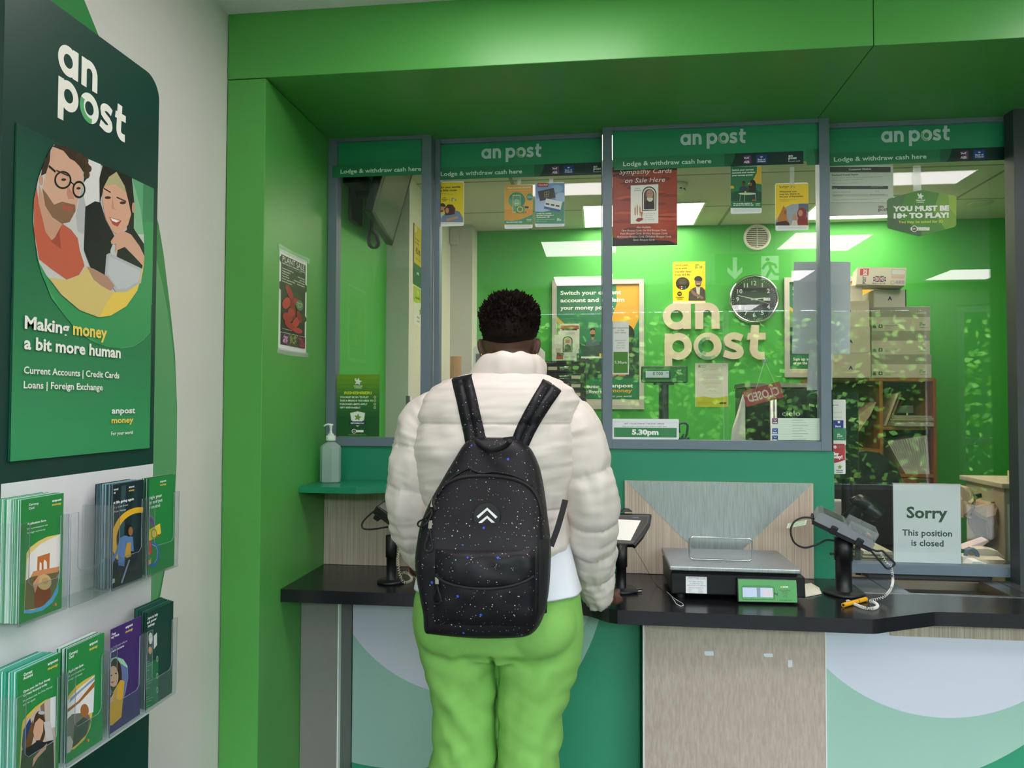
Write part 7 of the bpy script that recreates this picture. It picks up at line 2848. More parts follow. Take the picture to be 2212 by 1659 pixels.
for i, (x_, lab) in enumerate(((826, 'left small cream and blue carton on the cream cabinet'), (905, 'right small cream and blue carton on the cream cabinet'))):
    A_, B_ = L(x_, 352, YB), L(x_ + 76, 500, YB)
    a = Art((A_.x, YB, L(690, 500, YK - .02).z + .0004), (1, 0, 0), (0, 0, 1), B_.x - A_.x, A_.z - B_.z, base='#e4d9a8', thick=.05)
    a.rect(.18, .15, .88, .95, '#23307c')
    a.poly([(.3, .95), (.5, .60), (.62, .72), (.45, .95)], '#dfe0ee')
    a.build('small_carton', lab, 'carton', group='small cartons on the cream cabinet')
b = MB()
pv = [L(650, 1570, .15), L(930, 1590, .15), L(920, 1500, .16), L(820, 1462, .20)]
b.add([L(645, 1545, .15), L(915, 1590, .15), L(920, 1500, .22), L(690, 1515, .26), L(835, 1462, .21)], [(0, 1, 4), (1, 2, 4), (2, 3, 4), (3, 0, 4), (0, 3, 2, 1)], mat('#3d4146', .4))
tag(b.build('card_reader_cover'), 'dark grey pyramid shaped cover on the staff side at the right edge', 'cover')

# on the office ceiling
c = at(1464, 398, Z=OFFICE_Z)
t = thing('smoke_detector', 'white smoke detector on the office ceiling beside the sympathy poster', 'smoke detector', (c.x, c.y, OFFICE_Z))
b = MB()
b.lathe([(0, -.046), (.028, -.046), (.036, -.040), (.040, -.022), (.050, -.018), (.052, -.0005), (0, -.0005)], c, mat('#dcd9cd', .4), n=36)
b.build('housing', t)
b = MB()
for k in range(10):
    an = 2 * pi * k / 10
    b.obox(c + Vector((.036 * cos(an) - .006 * sin(an), .036 * sin(an) + .006 * cos(an), -.034)), (.012 * sin(an), -.012 * cos(an), 0), (.004 * cos(an), .004 * sin(an), 0), (0, 0, .006), BLACK)
b.build('slot', t)
c = at(2117, 439, Z=OFFICE_Z)
t = thing('recessed_downlight', 'round flush fitting in the office ceiling right of the hexagon sticker', 'ceiling fitting', (c.x, c.y, OFFICE_Z))  # recessed downlight, modelled unlit
b = MB()
b.lathe([(0, -.004), (.03, -.004), (.060, -.006), (.066, -.0003), (0, -.0003)], c, mat('#cfcabb', .5), n=36)
b.build('ring', t)

# things in front of the glass, above and behind the camera
t = thing('exit_sign', 'green hanging exit sign, seen only mirrored in the counter glass', 'sign', (1.047, -2.35, SHOP_Z - .4))
e0, e1 = (.856, 2.435), (1.239, 2.269)
b = MB()
b.box(e0[0] - .06, e1[0] + .06, -2.38, -2.352, e1[1] - .02, e0[1] + .02, mat('#2c9a58', .4, var=0, emit=.7, key='exit_green'))
b.build('panel', t)
WL = mat('#f2fff6', .4, var=0, emit=2.2, key='exit_white')
b = MB()
o_, U_, V_ = (0, -2.3515, 0), (1, 0, 0), (0, 0, 1)
ax = .925
b.prism([(ax - .014, 2.43), (ax + .014, 2.43), (ax + .014, 2.33), (ax + .050, 2.365), (ax + .050, 2.330), (ax, 2.278), (ax - .050, 2.330), (ax - .050, 2.365), (ax - .014, 2.33)], o_, U_, V_, (0, .0005, 0), WL)
b.prism([(1.10, 2.27), (1.215, 2.27), (1.215, 2.435), (1.10, 2.435)], o_, U_, V_, (0, .0005, 0), WL)
b.build('symbols', t)
b = MB()
DG = mat('#1f7a44', .4)
o2 = (0, -2.3508, 0)
b.prism(arcpts(1.142, 2.410, .013, .013, 0, 360, 16), o2, U_, V_, (0, .0004, 0), DG)
for pts in ([(1.15, 2.395), (1.165, 2.34)], [(1.15, 2.39), (1.12, 2.37), (1.108, 2.345)], [(1.155, 2.385), (1.19, 2.375), (1.20, 2.35)], [(1.165, 2.345), (1.19, 2.31), (1.225, 2.305)], [(1.163, 2.345), (1.145, 2.31), (1.125, 2.275)]):
    b.prism(stroke(pts, .018), o2, U_, V_, (0, .0004, 0), DG)
b.build('running_figure', t)
for x in (.90, 1.19):
    b = MB()
    b.cyl((x, -2.366, e0[1] + .02), (x, -2.366, SHOP_Z), .004, CHROME, n=8)
    b.build('rod', t)

# plant sale flyer on the jamb
PS = (560, 250, 4.1475)
zt_, zb_ = at(603, 536, X=JX).z, at(603, 755, X=JX).z
y0_, y1_ = at(602, 650, X=JX).y, at(661.5, 650, X=JX).y
a = Art((JX + .0012, y0_, zb_), (0, 1, 0), (0, 0, 1), y1_ - y0_, zt_ - zb_, base='#eef0ee', thick=.0008)
m_ = .055
a.rect(m_, .05, 1 - m_, .82, '#1c2a1e')
for k in range(10):
    a.ell((.2, .75, .5, .85, .15, .6, .4, .3, .8, .65)[k], .1 + .066 * k, .2, .05, ('#22331f', '#18241a', '#2a3a22')[k % 3])
a.text('PLANT SALE', .10, .115, .058, '#f3efe8', x1=.90, bold=.0)
a.text('EASTLUSKVALE COMMUNITY COLLEGE', .10, .138, .014, '#e8f0e8', x1=.92, bold=.02)
a.text('Saturday 6 May 10.00', .28, .158, .010, '#b9c4b9', x1=.78)
for k, (l_, r_) in enumerate((('Summer Bedding Plants', ''), ('Hanging Baskets', 'Coffee & Tea Stop'), ('Window Boxes', 'New for 2023'), ('Tubs & Shrubs', 'Dedication 2023 Tea Event'), ('Fruit & Vegetable Plants', '& Cake Competition'), ('Garden Accessories', ''))):
    a.text(l_, .09, .188 + .026 * k, .014, '#eef2ea', x1=.09 + .019 * len(l_), bold=.02)
    if r_:
        a.text(r_, .91 - .016 * len(r_), .188 + .026 * k, .014, '#eef2ea', x1=.91, bold=.02)
FL = ('#a81f2d', '#c22f3c', '#8c1726', '#b5283a')
for k, (x, y, rx, ry, rt) in enumerate(((.35, .40, .16, .07, 30), (.25, .52, .15, .08, -20), (.48, .56, .16, .09, 60), (.62, .48, .13, .06, 10), (.30, .66, .18, .07, 0), (.58, .70, .2, .07, -30), (.72, .62, .12, .07, 40), (.42, .60, .12, .06, 0), (.38, .74, .2, .05, 10), (.66, .77, .18, .04, 0))):
    a.poly([(x + rx * cos(t_) * cos(radians(rt)) - ry * sin(t_) * sin(radians(rt)), y + (rx * cos(t_) * sin(radians(rt)) + ry * sin(t_) * cos(radians(rt))) * .7) for t_ in [2 * pi * q / 16 for q in range(16)]], FL[k % 4])
a.ell(.72, .50, .14, .055, '#5d7f5a')
a.text('CAKES & MORE', .61, .485, .012, '#dfe9dc', x1=.83)
a.text('9.30 - 1.30', .62, .505, .012, '#dfe9dc', x1=.82)
a.text('FREE', .66, .525, .012, '#dfe9dc', x1=.78)
a.text('www.plantsale.example', .10, .79, .012, '#f0d8d8', x1=.45)
for k, (cs) in enumerate((('#3a2a3a', '#c58ac0', '#d9a8d4', '#5d3b4a'), ('#4a4a30', '#8aa03c', '#a8905a', '#3a4a2a'), ('#4a1f2a', '#c03a6a', '#a82a50', '#7d2a3a'))):
    x0_ = m_ + .295 * k
    a.rect(x0_, .825, x0_ + .285, .945, cs[0])
    rr = random.Random(k)
    for q in range(22):
        a.ell(x0_ + rr.uniform(.04, .245), rr.uniform(.845, .925), .028, .013, cs[1 + q % 3], n=8)
a.build('plant_sale_flyer', 'plant sale flyer with red flowers taped to the green jamb', 'flyer')
for zz_, dz_, lab in ((zt_ - .006, .020, 'strip of clear tape along the top of the plant sale flyer'), (zb_ - .012, .018, 'strip of clear tape along the bottom of the plant sale flyer')):
    b = MB()
    pts = [(y0_ - .012, zz_), (y0_ + .06, zz_ - .004), (y1_ + .018, zz_), (y1_ + .022, zz_ + dz_ * .5), (y1_ + .015, zz_ + dz_), (y0_ + .1, zz_ + dz_ * .8), (y0_ - .010, zz_ + dz_)]
    b.prism(pts, (JX + .0022, 0, 0), (0, 1, 0), (0, 0, 1), (.0003, 0, 0), TAPE)
    tag(b.build('tape_strip'), lab, 'tape')

# ================================================================ the person at the counter
from mathutils.bvhtree import BVHTree
PY = -.80


def ring2(cx, cy, z, rx, rb, rf, n=72, e=.86, tilt=0.0):
    out = []
    for k in range(n):
        a_ = 2 * pi * k / n
        c_, s_ = cos(a_), sin(a_)
        x = rx * math.copysign(abs(c_) ** e, c_)
        y = (rf if s_ > 0 else rb) * math.copysign(abs(s_) ** e, s_)
        out.append(Vector((cx + x, cy + y, z + tilt * y)))
    return out


def lerp_table(tab, y):
    for i in range(len(tab) - 1):
        a_, b_ = tab[i], tab[i + 1]
        if a_[0] <= y <= b_[0]:
            u = (y - a_[0]) / (b_[0] - a_[0])
            u = u * u * (3 - 2 * u) * .5 + u * .5
            return [p + (q - p) * u for p, q in zip(a_, b_)]
    return list(tab[0] if y < tab[0][0] else tab[-1])


def puffs(y, seams, p=.55):
    for a_, b_ in zip(seams, seams[1:]):
        if a_ <= y <= b_:
            t = (y - a_) / (b_ - a_)
            return abs(sin(pi * t)) ** p, min(t, 1 - t) * (b_ - a_)
    return 0.0, 0.0


def remeshed(mb, name, voxel, m, smooth=2, parent=None, origin=(0, 0, 0)):
    """all shapes in mb joined into one continuous skin"""
    o = mb.build('tmp', origin=Vector((0, 0, 0)))
    r = o.modifiers.new('r', 'REMESH')
    r.mode = 'VOXEL'
    r.voxel_size = voxel
    sm_ = o.modifiers.new('s', 'SMOOTH')
    sm_.iterations = smooth
    sm_.factor = .5
    dg = bpy.context.evaluated_depsgraph_get()
    me = bpy.data.meshes.new_from_object(o.evaluated_get(dg))
    bpy.data.objects.remove(o)
    return me


def finish(me, name, m, parent=None, origin=None):
    me.name = name
    base = Vector(parent['_o']) if parent else Vector(origin)
    for v in me.vertices:
        v.co -= base
    me.materials.clear()
    me.materials.append(m)
    me.polygons.foreach_set('use_smooth', [True] * len(me.polygons))
    me.polygons.foreach_set('material_index', [0] * len(me.polygons))
    o = bpy.data.objects.new(name, me)
    COL.objects.link(o)
    o['_o'] = tuple(base)
    if parent:
        o.parent = parent
    else:
        o.location = base
    return o


SKIN = mat('#56382a', .5, var=.10, scale=25, sss=.05)
nk = at(1098, 800, Y=PY)                                  # base of the neck
hc = at(1100, 733, Y=PY + .045)                            # centre of the head
TILT = radians(24)


def headpt(d, r=1.0):
    """the skull: d is a unit direction in the head's own frame (y forward, z up)"""
    x, y, z = d
    p = Vector((x * .070, y * (.096 if y > 0 else .094), z * (.105 if z > 0 else .118)))
    if z < -.2 and y > -.2:                               # jaw narrows to the chin
        k = min(1, (-z - .2) / .8)
        p.x *= 1 - .34 * k
    if y < 0 and z < -.3:                                  # nape
        p.y *= 1 - .30 * min(1, (-z - .3) / .6)
        p.x *= 1 - .18 * min(1, (-z - .3) / .6)
    if y > .6:
        nose = math.exp(-((x / .16) ** 2) - ((z + .18) / .22) ** 2)
        p.y += .026 * nose
        for q in (-1, 1):
            p.y -= .010 * math.exp(-((x - q * .42) / .18) ** 2 - ((z - .02) / .12) ** 2)
        p.y += .007 * math.exp(-(x / .30) ** 2 - ((z + .52) / .07) ** 2) + .006 * math.exp(-(x / .25) ** 2 - ((z + .86) / .12) ** 2)
    p *= r
    return hc + Vector((p.x, p.y * cos(TILT) + p.z * sin(TILT), -p.y * sin(TILT) + p.z * cos(TILT)))


b = MB()
n = 40
rings = []
for i in range(1, n):
    t_ = pi * i / n
    rings.append([headpt((sin(t_) * cos(2 * pi * k / 64), sin(t_) * sin(2 * pi * k / 64), -cos(t_))) for k in range(64)])
b.loft(rings, SKIN)
b.tube([nk + Vector((0, -.01, -.09)), nk, at(1099, 765, Y=PY + .012), hc + Vector((0, .0, -.05))], [.075, .062, .056, .056], SKIN, n=24)
for px_, sg in ((1043, -1), (1157, 1)):
    c = at(px_, 755, Y=PY + .05)
    b.xf = Matrix.Translation(c) @ Matrix.Rotation(sg * radians(30), 4, 'Z') @ Matrix.Rotation(sg * radians(17), 4, 'Y')
    b.ball((0, 0, .003), .030, SKIN, n=12, sx=.30, sy=.66, sz=1.0)
    b.ball((0, -.004, -.018), .016, SKIN, n=10, sx=.42, sy=.8, sz=1.0)
    b.ball((-sg * .010, .002, 0), .024, SKIN, n=10, sx=.6, sy=.5, sz=.8)
    b.xf = None
# torso core, arms, legs
b.loft([ring2(-.262, PY, z, rx, .09, .10) for z, rx in ((.84, .13), (.88, .16), (1.0, .155), (1.15, .15), (1.32, .17), (1.42, .14), (1.47, .06))], SKIN)
LSH, RSH = at(970, 915, Y=PY), at(1190, 915, Y=PY)
lp = [LSH, at(893, 990, Y=PY - .01), at(888, 1100, Y=PY + .01), at(900, 1165, Y=PY + .07), at(914, 1222, Y=PY + .15), at(935, 1235, Y=PY + .20)]
rp = [RSH, at(1268, 1000, Y=PY), at(1277, 1095, Y=PY + .02), at(1284, 1190, Y=PY + .10), at(1297, 1285, Y=PY + .22), at(1308, 1290, Y=PY + .28)]
b.tube(smooth_path(lp, 6), [.052 - .024 * k / 30 for k in range(31)], SKIN, n=16)
b.tube(smooth_path(rp, 6), [.052 - .024 * k / 30 for k in range(31)], SKIN, n=16)
for sx in (-1, 1):
    hx = -.268 + sx * .088
    b.tube([(hx, PY, .84), (hx, PY - .005, .66), (hx + sx * .004, PY, .46), (hx + sx * .004, PY - .012, .30), (hx + sx * .004, PY, .09)], [.080, .066, .052, .048, .040], SKIN, n=20)
    b.tube([(hx + sx * .004, PY - .03, .05), (hx + sx * .008, PY + .06, .045), (hx + sx * .012, PY + .16, .03)], [.036, .040, .026], SKIN, n=14)
# right hand, closed, resting on the worktop
hw = at(1304, 1291, Y=-.505)
hw.z = max(hw.z, CT + .036)
b.tube([rp[-1], hw + Vector((0, .0, .004))], [.028, .030], SKIN, n=16)
fx, fy, fz = Vector((.22, .97, -.05)).normalized(), Vector((.97, -.22, 0)).normalized(), Vector((0, 0, 1))
b.obox(hw - fy * .038 - fz * .013 - fx * .012, fx * .062, fy * .076, fz * .026, SKIN)
for i, (o_, L1, L2, L3, r_) in enumerate(((.030, .034, .024, .018, .0090), (.010, .038, .027, .019, .0092), (-.010, .035, .025, .018, .0088), (-.029, .028, .020, .016, .0080))):
    k0 = hw + fx * (.046 - .004 * abs(i - 1)) + fy * o_ + fz * .004
    k1 = k0 + (fx * .80 + fz * .18) * L1
    k2 = k1 + (fx * .05 - fz * .95 + fy * .02) * L2
    k3 = k2 + (-fx * .8 - fz * .1) * L3
    b.tube([k0 - fx * .02, k0, k1, k2, k3], [r_ * 1.05, r_ * 1.1, r_, r_ * .92, r_ * .8], SKIN, n=10)
tb = hw + fy * .030 - fz * .006
b.tube([tb - fx * .005, tb + fx * .022 + fy * .012, tb + fx * .046 + fy * .010 - fz * .006, tb + fx * .062 - fy * .004 - fz * .010], [.014, .0125, .0105, .0085], SKIN, n=10)
# left hand held in front of the body
lw = lp[-1]
gx = Vector((.62, .78, .02)).normalized()
gy = Vector((-.02, .03, 1)).normalized()
b.tube([lw, lw + gx * .03], [.028, .030], SKIN, n=14)
b.obox(lw + gx * .01 - gy * .038 - Vector((.78, -.62, 0)) * .012, gx * .075, gy * .076, Vector((.78, -.62, 0)) * .024, SKIN)
for i, (o_, L_) in enumerate(((.028, .066), (.010, .074), (-.010, .070), (-.028, .056))):
    k0 = lw + gx * .085 + gy * o_
    sd = Vector((.78, -.62, 0))
    b.tube([k0 - gx * .02, k0 + gx * L_ * .45 - sd * .004, k0 + gx * L_ * .8 + sd * .012, k0 + gx * L_ * .9 + sd * .028], [.0095, .009, .0085, .0072], SKIN, n=10)
b.tube([lw + gx * .02 + gy * .03, lw + gx * .05 + gy * .055, lw + gx * .085 + gy * .058], [.013, .0115, .0085], SKIN, n=10)
me = remeshed(b, 'person', .0045, SKIN, 3)
person = finish(me, 'person', SKIN, origin=(-.262, PY, 0.0))
tag(person, 'person in a cream puffer jacket and green trousers standing at the counter, seen from behind', 'person')

# hair: short tight curls, faded at the nape
HAIR = mat('#170c09', .85, var=.35, scale=160, spec=.15, bump=.6)
FADE = mat('#180d0a', .85, var=.35, scale=160, spec=.15, bump=.6)
b = MB()
rings = []
nn_, mm_ = 46, 96


def hairline(a_):
    """lowest polar direction z covered by hair at azimuth a_ (0 = +x side, -90 deg = back)"""
    back = max(0, -sin(a_))
    return .06 - .52 * back ** .8 if sin(a_) < 0 else .06 + .42 * sin(a_)


HT = []
for i in range(nn_ + 1):
    ring = []
    for k in range(mm_):
        a_ = 2 * pi * k / mm_
        z0 = hairline(a_)
        z = z0 + (1 - z0) * (i / nn_) ** .9
        z = min(z, .9995)
        r_ = math.sqrt(1 - z * z)
        d = Vector((r_ * cos(a_), r_ * sin(a_), z))
        f = min(1, (z - z0) / .55)
        th = .0008 + .013 * f ** .9 + .006 * max(0, z) ** 1.5
        box_ = 1 + .19 * max(0, z) * (abs(d.x) ** 1.2) * 1.6
        nz = mnoise.noise(d * 9) * .5 + mnoise.noise(d * 22) * .5
        p0 = headpt(d)
        p = hc + (p0 - hc) * box_ * (1 + (th + .010 * nz * f) / .1)
        ring.append(p)
        if f > .25:
            HT.append((p, (p - hc).normalized(), f))
    rings.append(ring)
b.loft(rings[2:], HAIR, caps=True)
b.loft(rings[:3], FADE, caps=False)
rr = random.Random(11)
for k in range(2600):
    p, d, f = HT[rr.randrange(len(HT))]
    if rr.random() > f:
        continue
    s_ = rr.uniform(.003, .0062) * (.55 + .45 * f)
    q = p + d * rr.uniform(-.003, .003) * f
    t1 = d.orthogonal().normalized()
    t1 = Matrix.Rotation(rr.uniform(0, 6.28), 3, d) @ t1
    t2 = d.cross(t1)
    up_ = d * s_ * rr.uniform(.8, 1.7) * (1.5 if d.z > .55 else 1)
    b.add([q + t1 * s_, q - t1 * s_ * .5 + t2 * s_ * .87, q - t1 * s_ * .5 - t2 * s_ * .87, q + up_ + t1 * s_ * .6], [(0, 1, 3), (1, 2, 3), (2, 0, 3)], HAIR)
b.build('hair', person)
for sg in (-1, 1):
    for d in ((sg * .36, .86, .03),):
        q = headpt(Vector(d).normalized())
        b = MB()
        b.ball(q - Vector((0, .006, 0)), .011, mat('#e8e2da', .3), n=8)
        b.ball(q + Vector((0, .003, -.002)), .0055, mat('#1d120c', .2), n=6)
        b.build('eye', person)
q = headpt(Vector((0, .86, -.52)).normalized())
b = MB()
b.ball(q - Vector((0, .002, 0)), .010, mat('#5a2f2a', .45), n=8, sx=2.2, sy=.6, sz=.6)
b.build('lips', person)
GOLD = mat('#d8b25a', .22, 1.0, var=.03)
for px_, sg in ((1043, -1), (1158, 1)):
    c = at(px_, 771, Y=PY + .04)
    b = MB()
    b.tube([c + Vector((sg * .004 * cos(t), .010 * sin(t), .0105 * cos(t))) for t in [2 * pi * k / 20 for k in range(20)]], .0021, GOLD, n=7, closed=True)
    b.ball(c + Vector((sg * .002, -.006, -.006)), .0038, GOLD, n=6)
    b.build('earring', person)

# jacket
JK = mat('#e6dad3', .5, var=.03, scale=8, spec=.35)
TT = [(803, 1040, 1152, .070, .075), (812, 1000, 1186, .095, .09), (824, 962, 1214, .118, .10), (840, 936, 1238, .132, .112), (866, 916, 1250, .146, .128), (900, 904, 1252, .156, .140), (960, 898, 1252, .164, .150),
      (1020, 905, 1243, .160, .155), (1080, 915, 1230, .148, .155), (1130, 918, 1226, .142, .152), (1175, 914, 1232, .142, .150), (1190, 916, 1231, .138, .146)]
SEAM = [770, 913, 1089, 1190]


def torso_ring(y, inner=0.0, e=.86):
    _, l_, r_, rb, rf = lerp_table(TT, y)
    A_, B_ = at(l_, y, Y=PY), at(r_, y, Y=PY)
    pf, ds = puffs(y, SEAM, .32)
    cx_, rx = (A_.x + B_.x) / 2, (B_.x - A_.x) / 2
    rg = ring2(cx_, PY, (A_.z + B_.z) / 2, rx, rb, rf, 120, e)
    out = []
    for k, p in enumerate(rg):
        d = Vector((p.x - cx_, (p.y - PY) * 1.3, 0)).normalized()
        an = 2 * pi * k / 120
        wr = mnoise.noise(Vector((cos(an) * 26, sin(an) * 26, y * .045))) * .0055 * math.exp(-ds / 9)
        lg = mnoise.noise(Vector((cos(an) * 3.5, sin(an) * 3.5, y * .022))) * .006
        dg = mnoise.noise(Vector((p.x * 16 + y * .05, p.y * 8, y * .06))) * .0028
        amp = .010 if y > 830 else .004
        out.append(p + d * (amp * (pf - .8) + wr + lg + dg - inner))
    return out


b = MB()
ys = [803 + k * 2.2 for k in range(176)] + [1190]
rings = [torso_ring(y) for y in ys]
hem = [[p.copy() for p in rings[-1]]]
for dz_, inn in ((.006, .004), (.004, .012), (.0, .018)):
    hem.append([Vector((p.x + (cx2 - p.x) * inn / .15, p.y + (PY - p.y) * inn / .12, p.z - dz_ * (.8 if inn < .01 else .2))) for p in rings[-1] for cx2 in ((-.262),)])
b.loft(rings + hem[1:], JK, caps=True)
# collar
CT_ = [(822, 1019, 1166), (806, 1021, 1178), (790, 1030, 1177), (777, 1039, 1172)]
rings = []
for j, (y, l_, r_, th, off) in enumerate(((832, 1012, 1178, 1.00, 0), (822, 1013, 1178, 1.05, 0), (812, 1016, 1181, 1.07, 0), (800, 1021, 1182, 1.07, 0), (789, 1027, 1180, 1.05, .002), (780, 1033, 1176, 1.02, .004), (773, 1040, 1170, .97, .006), (770, 1050, 1160, .90, .006), (776, 1056, 1154, .86, .006), (800, 1056, 1154, .86, .004))):
    A_, B_ = at(l_, y, Y=PY + .01), at(r_, y, Y=PY + .01)
    cx_, rx = (A_.x + B_.x) / 2, (B_.x - A_.x) / 2
    rg = ring2(cx_, PY + .012 + off, (A_.z + B_.z) / 2, rx, .098 * th, .092 * th, 96, .95, tilt=-.10)
    o2 = []
    for k, p in enumerate(rg):
        an = 2 * pi * k / 96
        w_ = mnoise.noise(Vector((cos(an) * 4, sin(an) * 4, y * .03)))
        top_ = 1 if j >= 5 else .25
        o2.append(p + Vector((p.x - cx_, p.y - PY, 0)).normalized() * w_ * .006 + Vector((0, 0, .005 * top_ * mnoise.noise(Vector((cos(an) * 3 + 7, sin(an) * 3, 1))))))
    rings.append(o2)
jacket = b.build('jacket', person)
b = MB()
b.loft(rings, JK, caps=False)
b.build('collar', jacket, sub=1)


def sleeve(path, radii, seams, seed):
    P = smooth_path(path, 26)
    L = len(P)
    acc = [0.0]
    for i in range(L - 1):
        acc.append(acc[-1] + (P[i + 1] - P[i]).length)
    rings, a_ = [], None
    for i, p in enumerate(P):
        s_ = acc[i] / acc[-1]
        d = (P[min(i + 1, L - 1)] - P[max(i - 1, 0)]).normalized()
        a_ = Vector((1, 0, 0)) if a_ is None else a_
        a_ = (a_ - d * a_.dot(d)).normalized()
        bb = d.cross(a_)
        j = s_ * (len(radii) - 1)
        j0 = min(int(j), len(radii) - 2)
        r_ = radii[j0] + (radii[j0 + 1] - radii[j0]) * (j - j0)
        pf, ds = puffs(s_, seams, .36)
        rg = []
        for k in range(72):
            an = 2 * pi * k / 72
            wr = mnoise.noise(Vector((cos(an) * 9 + seed, sin(an) * 9, s_ * 26))) * .0065 * math.exp(-ds / .022)
            lg = mnoise.noise(Vector((cos(an) * 2.2 + seed, sin(an) * 2.2, s_ * 9))) * .007
            fold = mnoise.noise(Vector((an * .9 + s_ * 14, seed, s_ * 30))) * .0035
            q = r_ + .0105 * (pf - .8) + wr + lg + fold
            rg.append(p + (a_ * cos(an) + bb * sin(an)) * q)
        rings.append(rg)
    end = rings[-1]
    cen = sum(end, Vector()) / 72
    d = (P[-1] - P[-3]).normalized()
    for f, o_ in ((.96, .004), (.86, .005), (.74, .0), (.70, -.02)):
        rings.append([cen + (q - cen) * f + d * o_ for q in end])
    m = MB()
    m.loft(rings, JK, caps=True)
    return m.build('sleeve', jacket)


sleeve([at(995, 874, Y=PY), at(950, 889, Y=PY), at(917, 932, Y=PY - .003), at(899, 1005, Y=PY - .008), at(888, 1092, Y=PY + .01), at(897, 1160, Y=PY + .065), at(913, 1213, Y=PY + .14)],
       [.046, .066, .073, .073, .071, .070, .068, .063, .055, .047, .040], [-.02, .10, .315, .50, .65, .82, 1.0], 3.1)
sleeve([at(1160, 874, Y=PY), at(1205, 889, Y=PY), at(1239, 930, Y=PY), at(1262, 1015, Y=PY), at(1276, 1090, Y=PY + .02), at(1278, 1160, Y=PY + .07), at(1285, 1230, Y=PY + .14), at(1294, 1296, Y=PY + .215)],
       [.046, .066, .073, .074, .073, .074, .072, .068, .062, .056, .051, .045], [-.02, .12, .34, .535, .68, .83, 1.0], 8.7)

# watch strap on the left wrist
c = at(908, 1224, Y=PY + .165)
d = (lp[-1] - lp[-2]).normalized()
a_ = d.orthogonal().normalized()
b_ = d.cross(a_)
b = MB()
rings = []
for r_, o_ in ((.032, -.011), (.0355, -.010), (.0355, .010), (.032, .011)):
    rings.append([c + d * o_ + (a_ * cos(2 * pi * k / 36) + b_ * sin(2 * pi * k / 36)) * r_ for k in range(36)])
b.loft(rings, mat('#d58d95', .45, var=.04), closed=True)
b.build('watch_strap', person)

# white shirt below the jacket
WS = mat('#eceef6', .6, var=.02, scale=30)
b = MB()
rings = []
for k in range(26):
    y = 1165 + k * 3.9
    u = k / 25
    A_, B_ = at(916 - 17 * u, y, Y=PY), at(1230 + 27 * u, y, Y=PY)
    rg = ring2((A_.x + B_.x) / 2, PY, A_.z, (B_.x - A_.x) / 2, .128 + .026 * u, .125 + .02 * u, 96)
    rings.append([p + Vector((p.x + .262, p.y - PY, 0)).normalized() * (.004 * mnoise.noise(Vector((p.x * 22, p.y * 22, y * .01))) * (.4 + u)) + Vector((0, 0, -.018 * u * (.5 - .5 * cos((p.x + .262) / .24 * pi)) * 0)) for p in rg])
lo = rings[-1]
rings.append([p + Vector(((-.262 - p.x) * .03, (PY - p.y) * .03, .004)) for p in lo])
b.loft(rings, WS, caps=False)
b.build('shirt', person)

# trousers
TR = mat('#86bf60', .75, var=.05, scale=60, spec=.2)
b = MB()
HT_ = [(1228, 915, 1243, .120, .120), (1258, 906, 1250, .134, .122), (1290, 898, 1256, .146, .124), (1330, 895, 1261, .152, .122), (1365, 900, 1262, .146, .118), (1395, 908, 1258, .124, .112)]
rings = []
for k in range(30):
    y = 1228 + k * 5.75
    _, l_, r_, rb, rf = lerp_table(HT_, y)
    A_, B_ = at(l_, y, Y=PY), at(r_, y, Y=PY)
    rings.append(ring2((A_.x + B_.x) / 2, PY, A_.z, (B_.x - A_.x) / 2, rb, rf, 80))
b.loft(rings, TR)
for cx_, (px_) in ((-1, 992), (1, 1164)):
    c = at(px_, 1330, Y=PY)
    b.ball((c.x, PY - .060, c.z - .008), .105, TR, n=16, sx=.98, sy=.96, sz=.86)
for sd, tab in ((-1, ((1340, 897, 1084), (1400, 907, 1078), (1440, 922, 1075.5), (1480, 933, 1075), (1530, 940, 1075), (1580, 939, 1075), (1640, 931, 1074), (1720, 922, 1074), (1900, 915, 1072), (2300, 905, 1070))),
                (1, ((1340, 1068, 1260), (1400, 1075, 1258), (1440, 1077, 1246), (1480, 1077.5, 1228), (1530, 1078, 1216), (1580, 1078, 1214), (1640, 1078, 1213), (1720, 1078, 1214), (1900, 1080, 1219), (2300, 1083, 1228)))):
    rings = []
    y = 1340
    while True:
        _, l_, r_ = lerp_table([tuple(map(float, q)) for q in tab], y)
        A_, B_ = at(l_, y, Y=PY), at(r_, y, Y=PY)
        if A_.z < .055:
            break
        rx = (B_.x - A_.x) / 2
        u = min(1, (y - 1340) / 160)
        rings.append(ring2((A_.x + B_.x) / 2, PY - .006, A_.z, rx - .0015, .132 - .028 * u, .115 - .012 * u, 56, .9))
        y += 9
    b.loft(rings, TR)
me = remeshed(b, 'trousers', .0055, TR, 3)
me.update()
cox = at(1076.3, 1500, Y=PY).x
NRM = [v.normal.copy() for v in me.vertices]
for v, nrm in zip(me.vertices, NRM):
    p = v.co.copy()
    leg = -1 if p.x < cox else 1
    low = max(0, min(1, (.84 - p.z) / .12))
    q = (p.x - cox) * leg
    dia = mnoise.noise(Vector((q * 5 + p.z * 7, p.y * 3, (p.z - q * 1.6) * 13 + leg * 9))) * .010
    dia += mnoise.noise(Vector((q * 8, p.y * 5 + leg, (p.z + q * .55) * 26))) * .0055
    ver = mnoise.noise(Vector((q * 26, p.y * 16, p.z * 2.2 + leg * 4))) * .0055
    side = max(0, min(1, q / .04)) * max(0, min(1, (.19 - q) / .05))
    cre = -.007 * math.exp(-((p.z - (.772 + .16 * abs(q - .10))) / .017) ** 2) * side if p.y < PY - .03 else 0
    p = p + nrm * ((dia + ver) * low + cre)
    if p.y < PY and p.z < .80:
        p.y += .034 * math.exp(-(q / .0052) ** 2) * min(1, (.80 - p.z) / .02)
    v.co = p
finish(me, 'trousers', TR, parent=person)
b = MB()
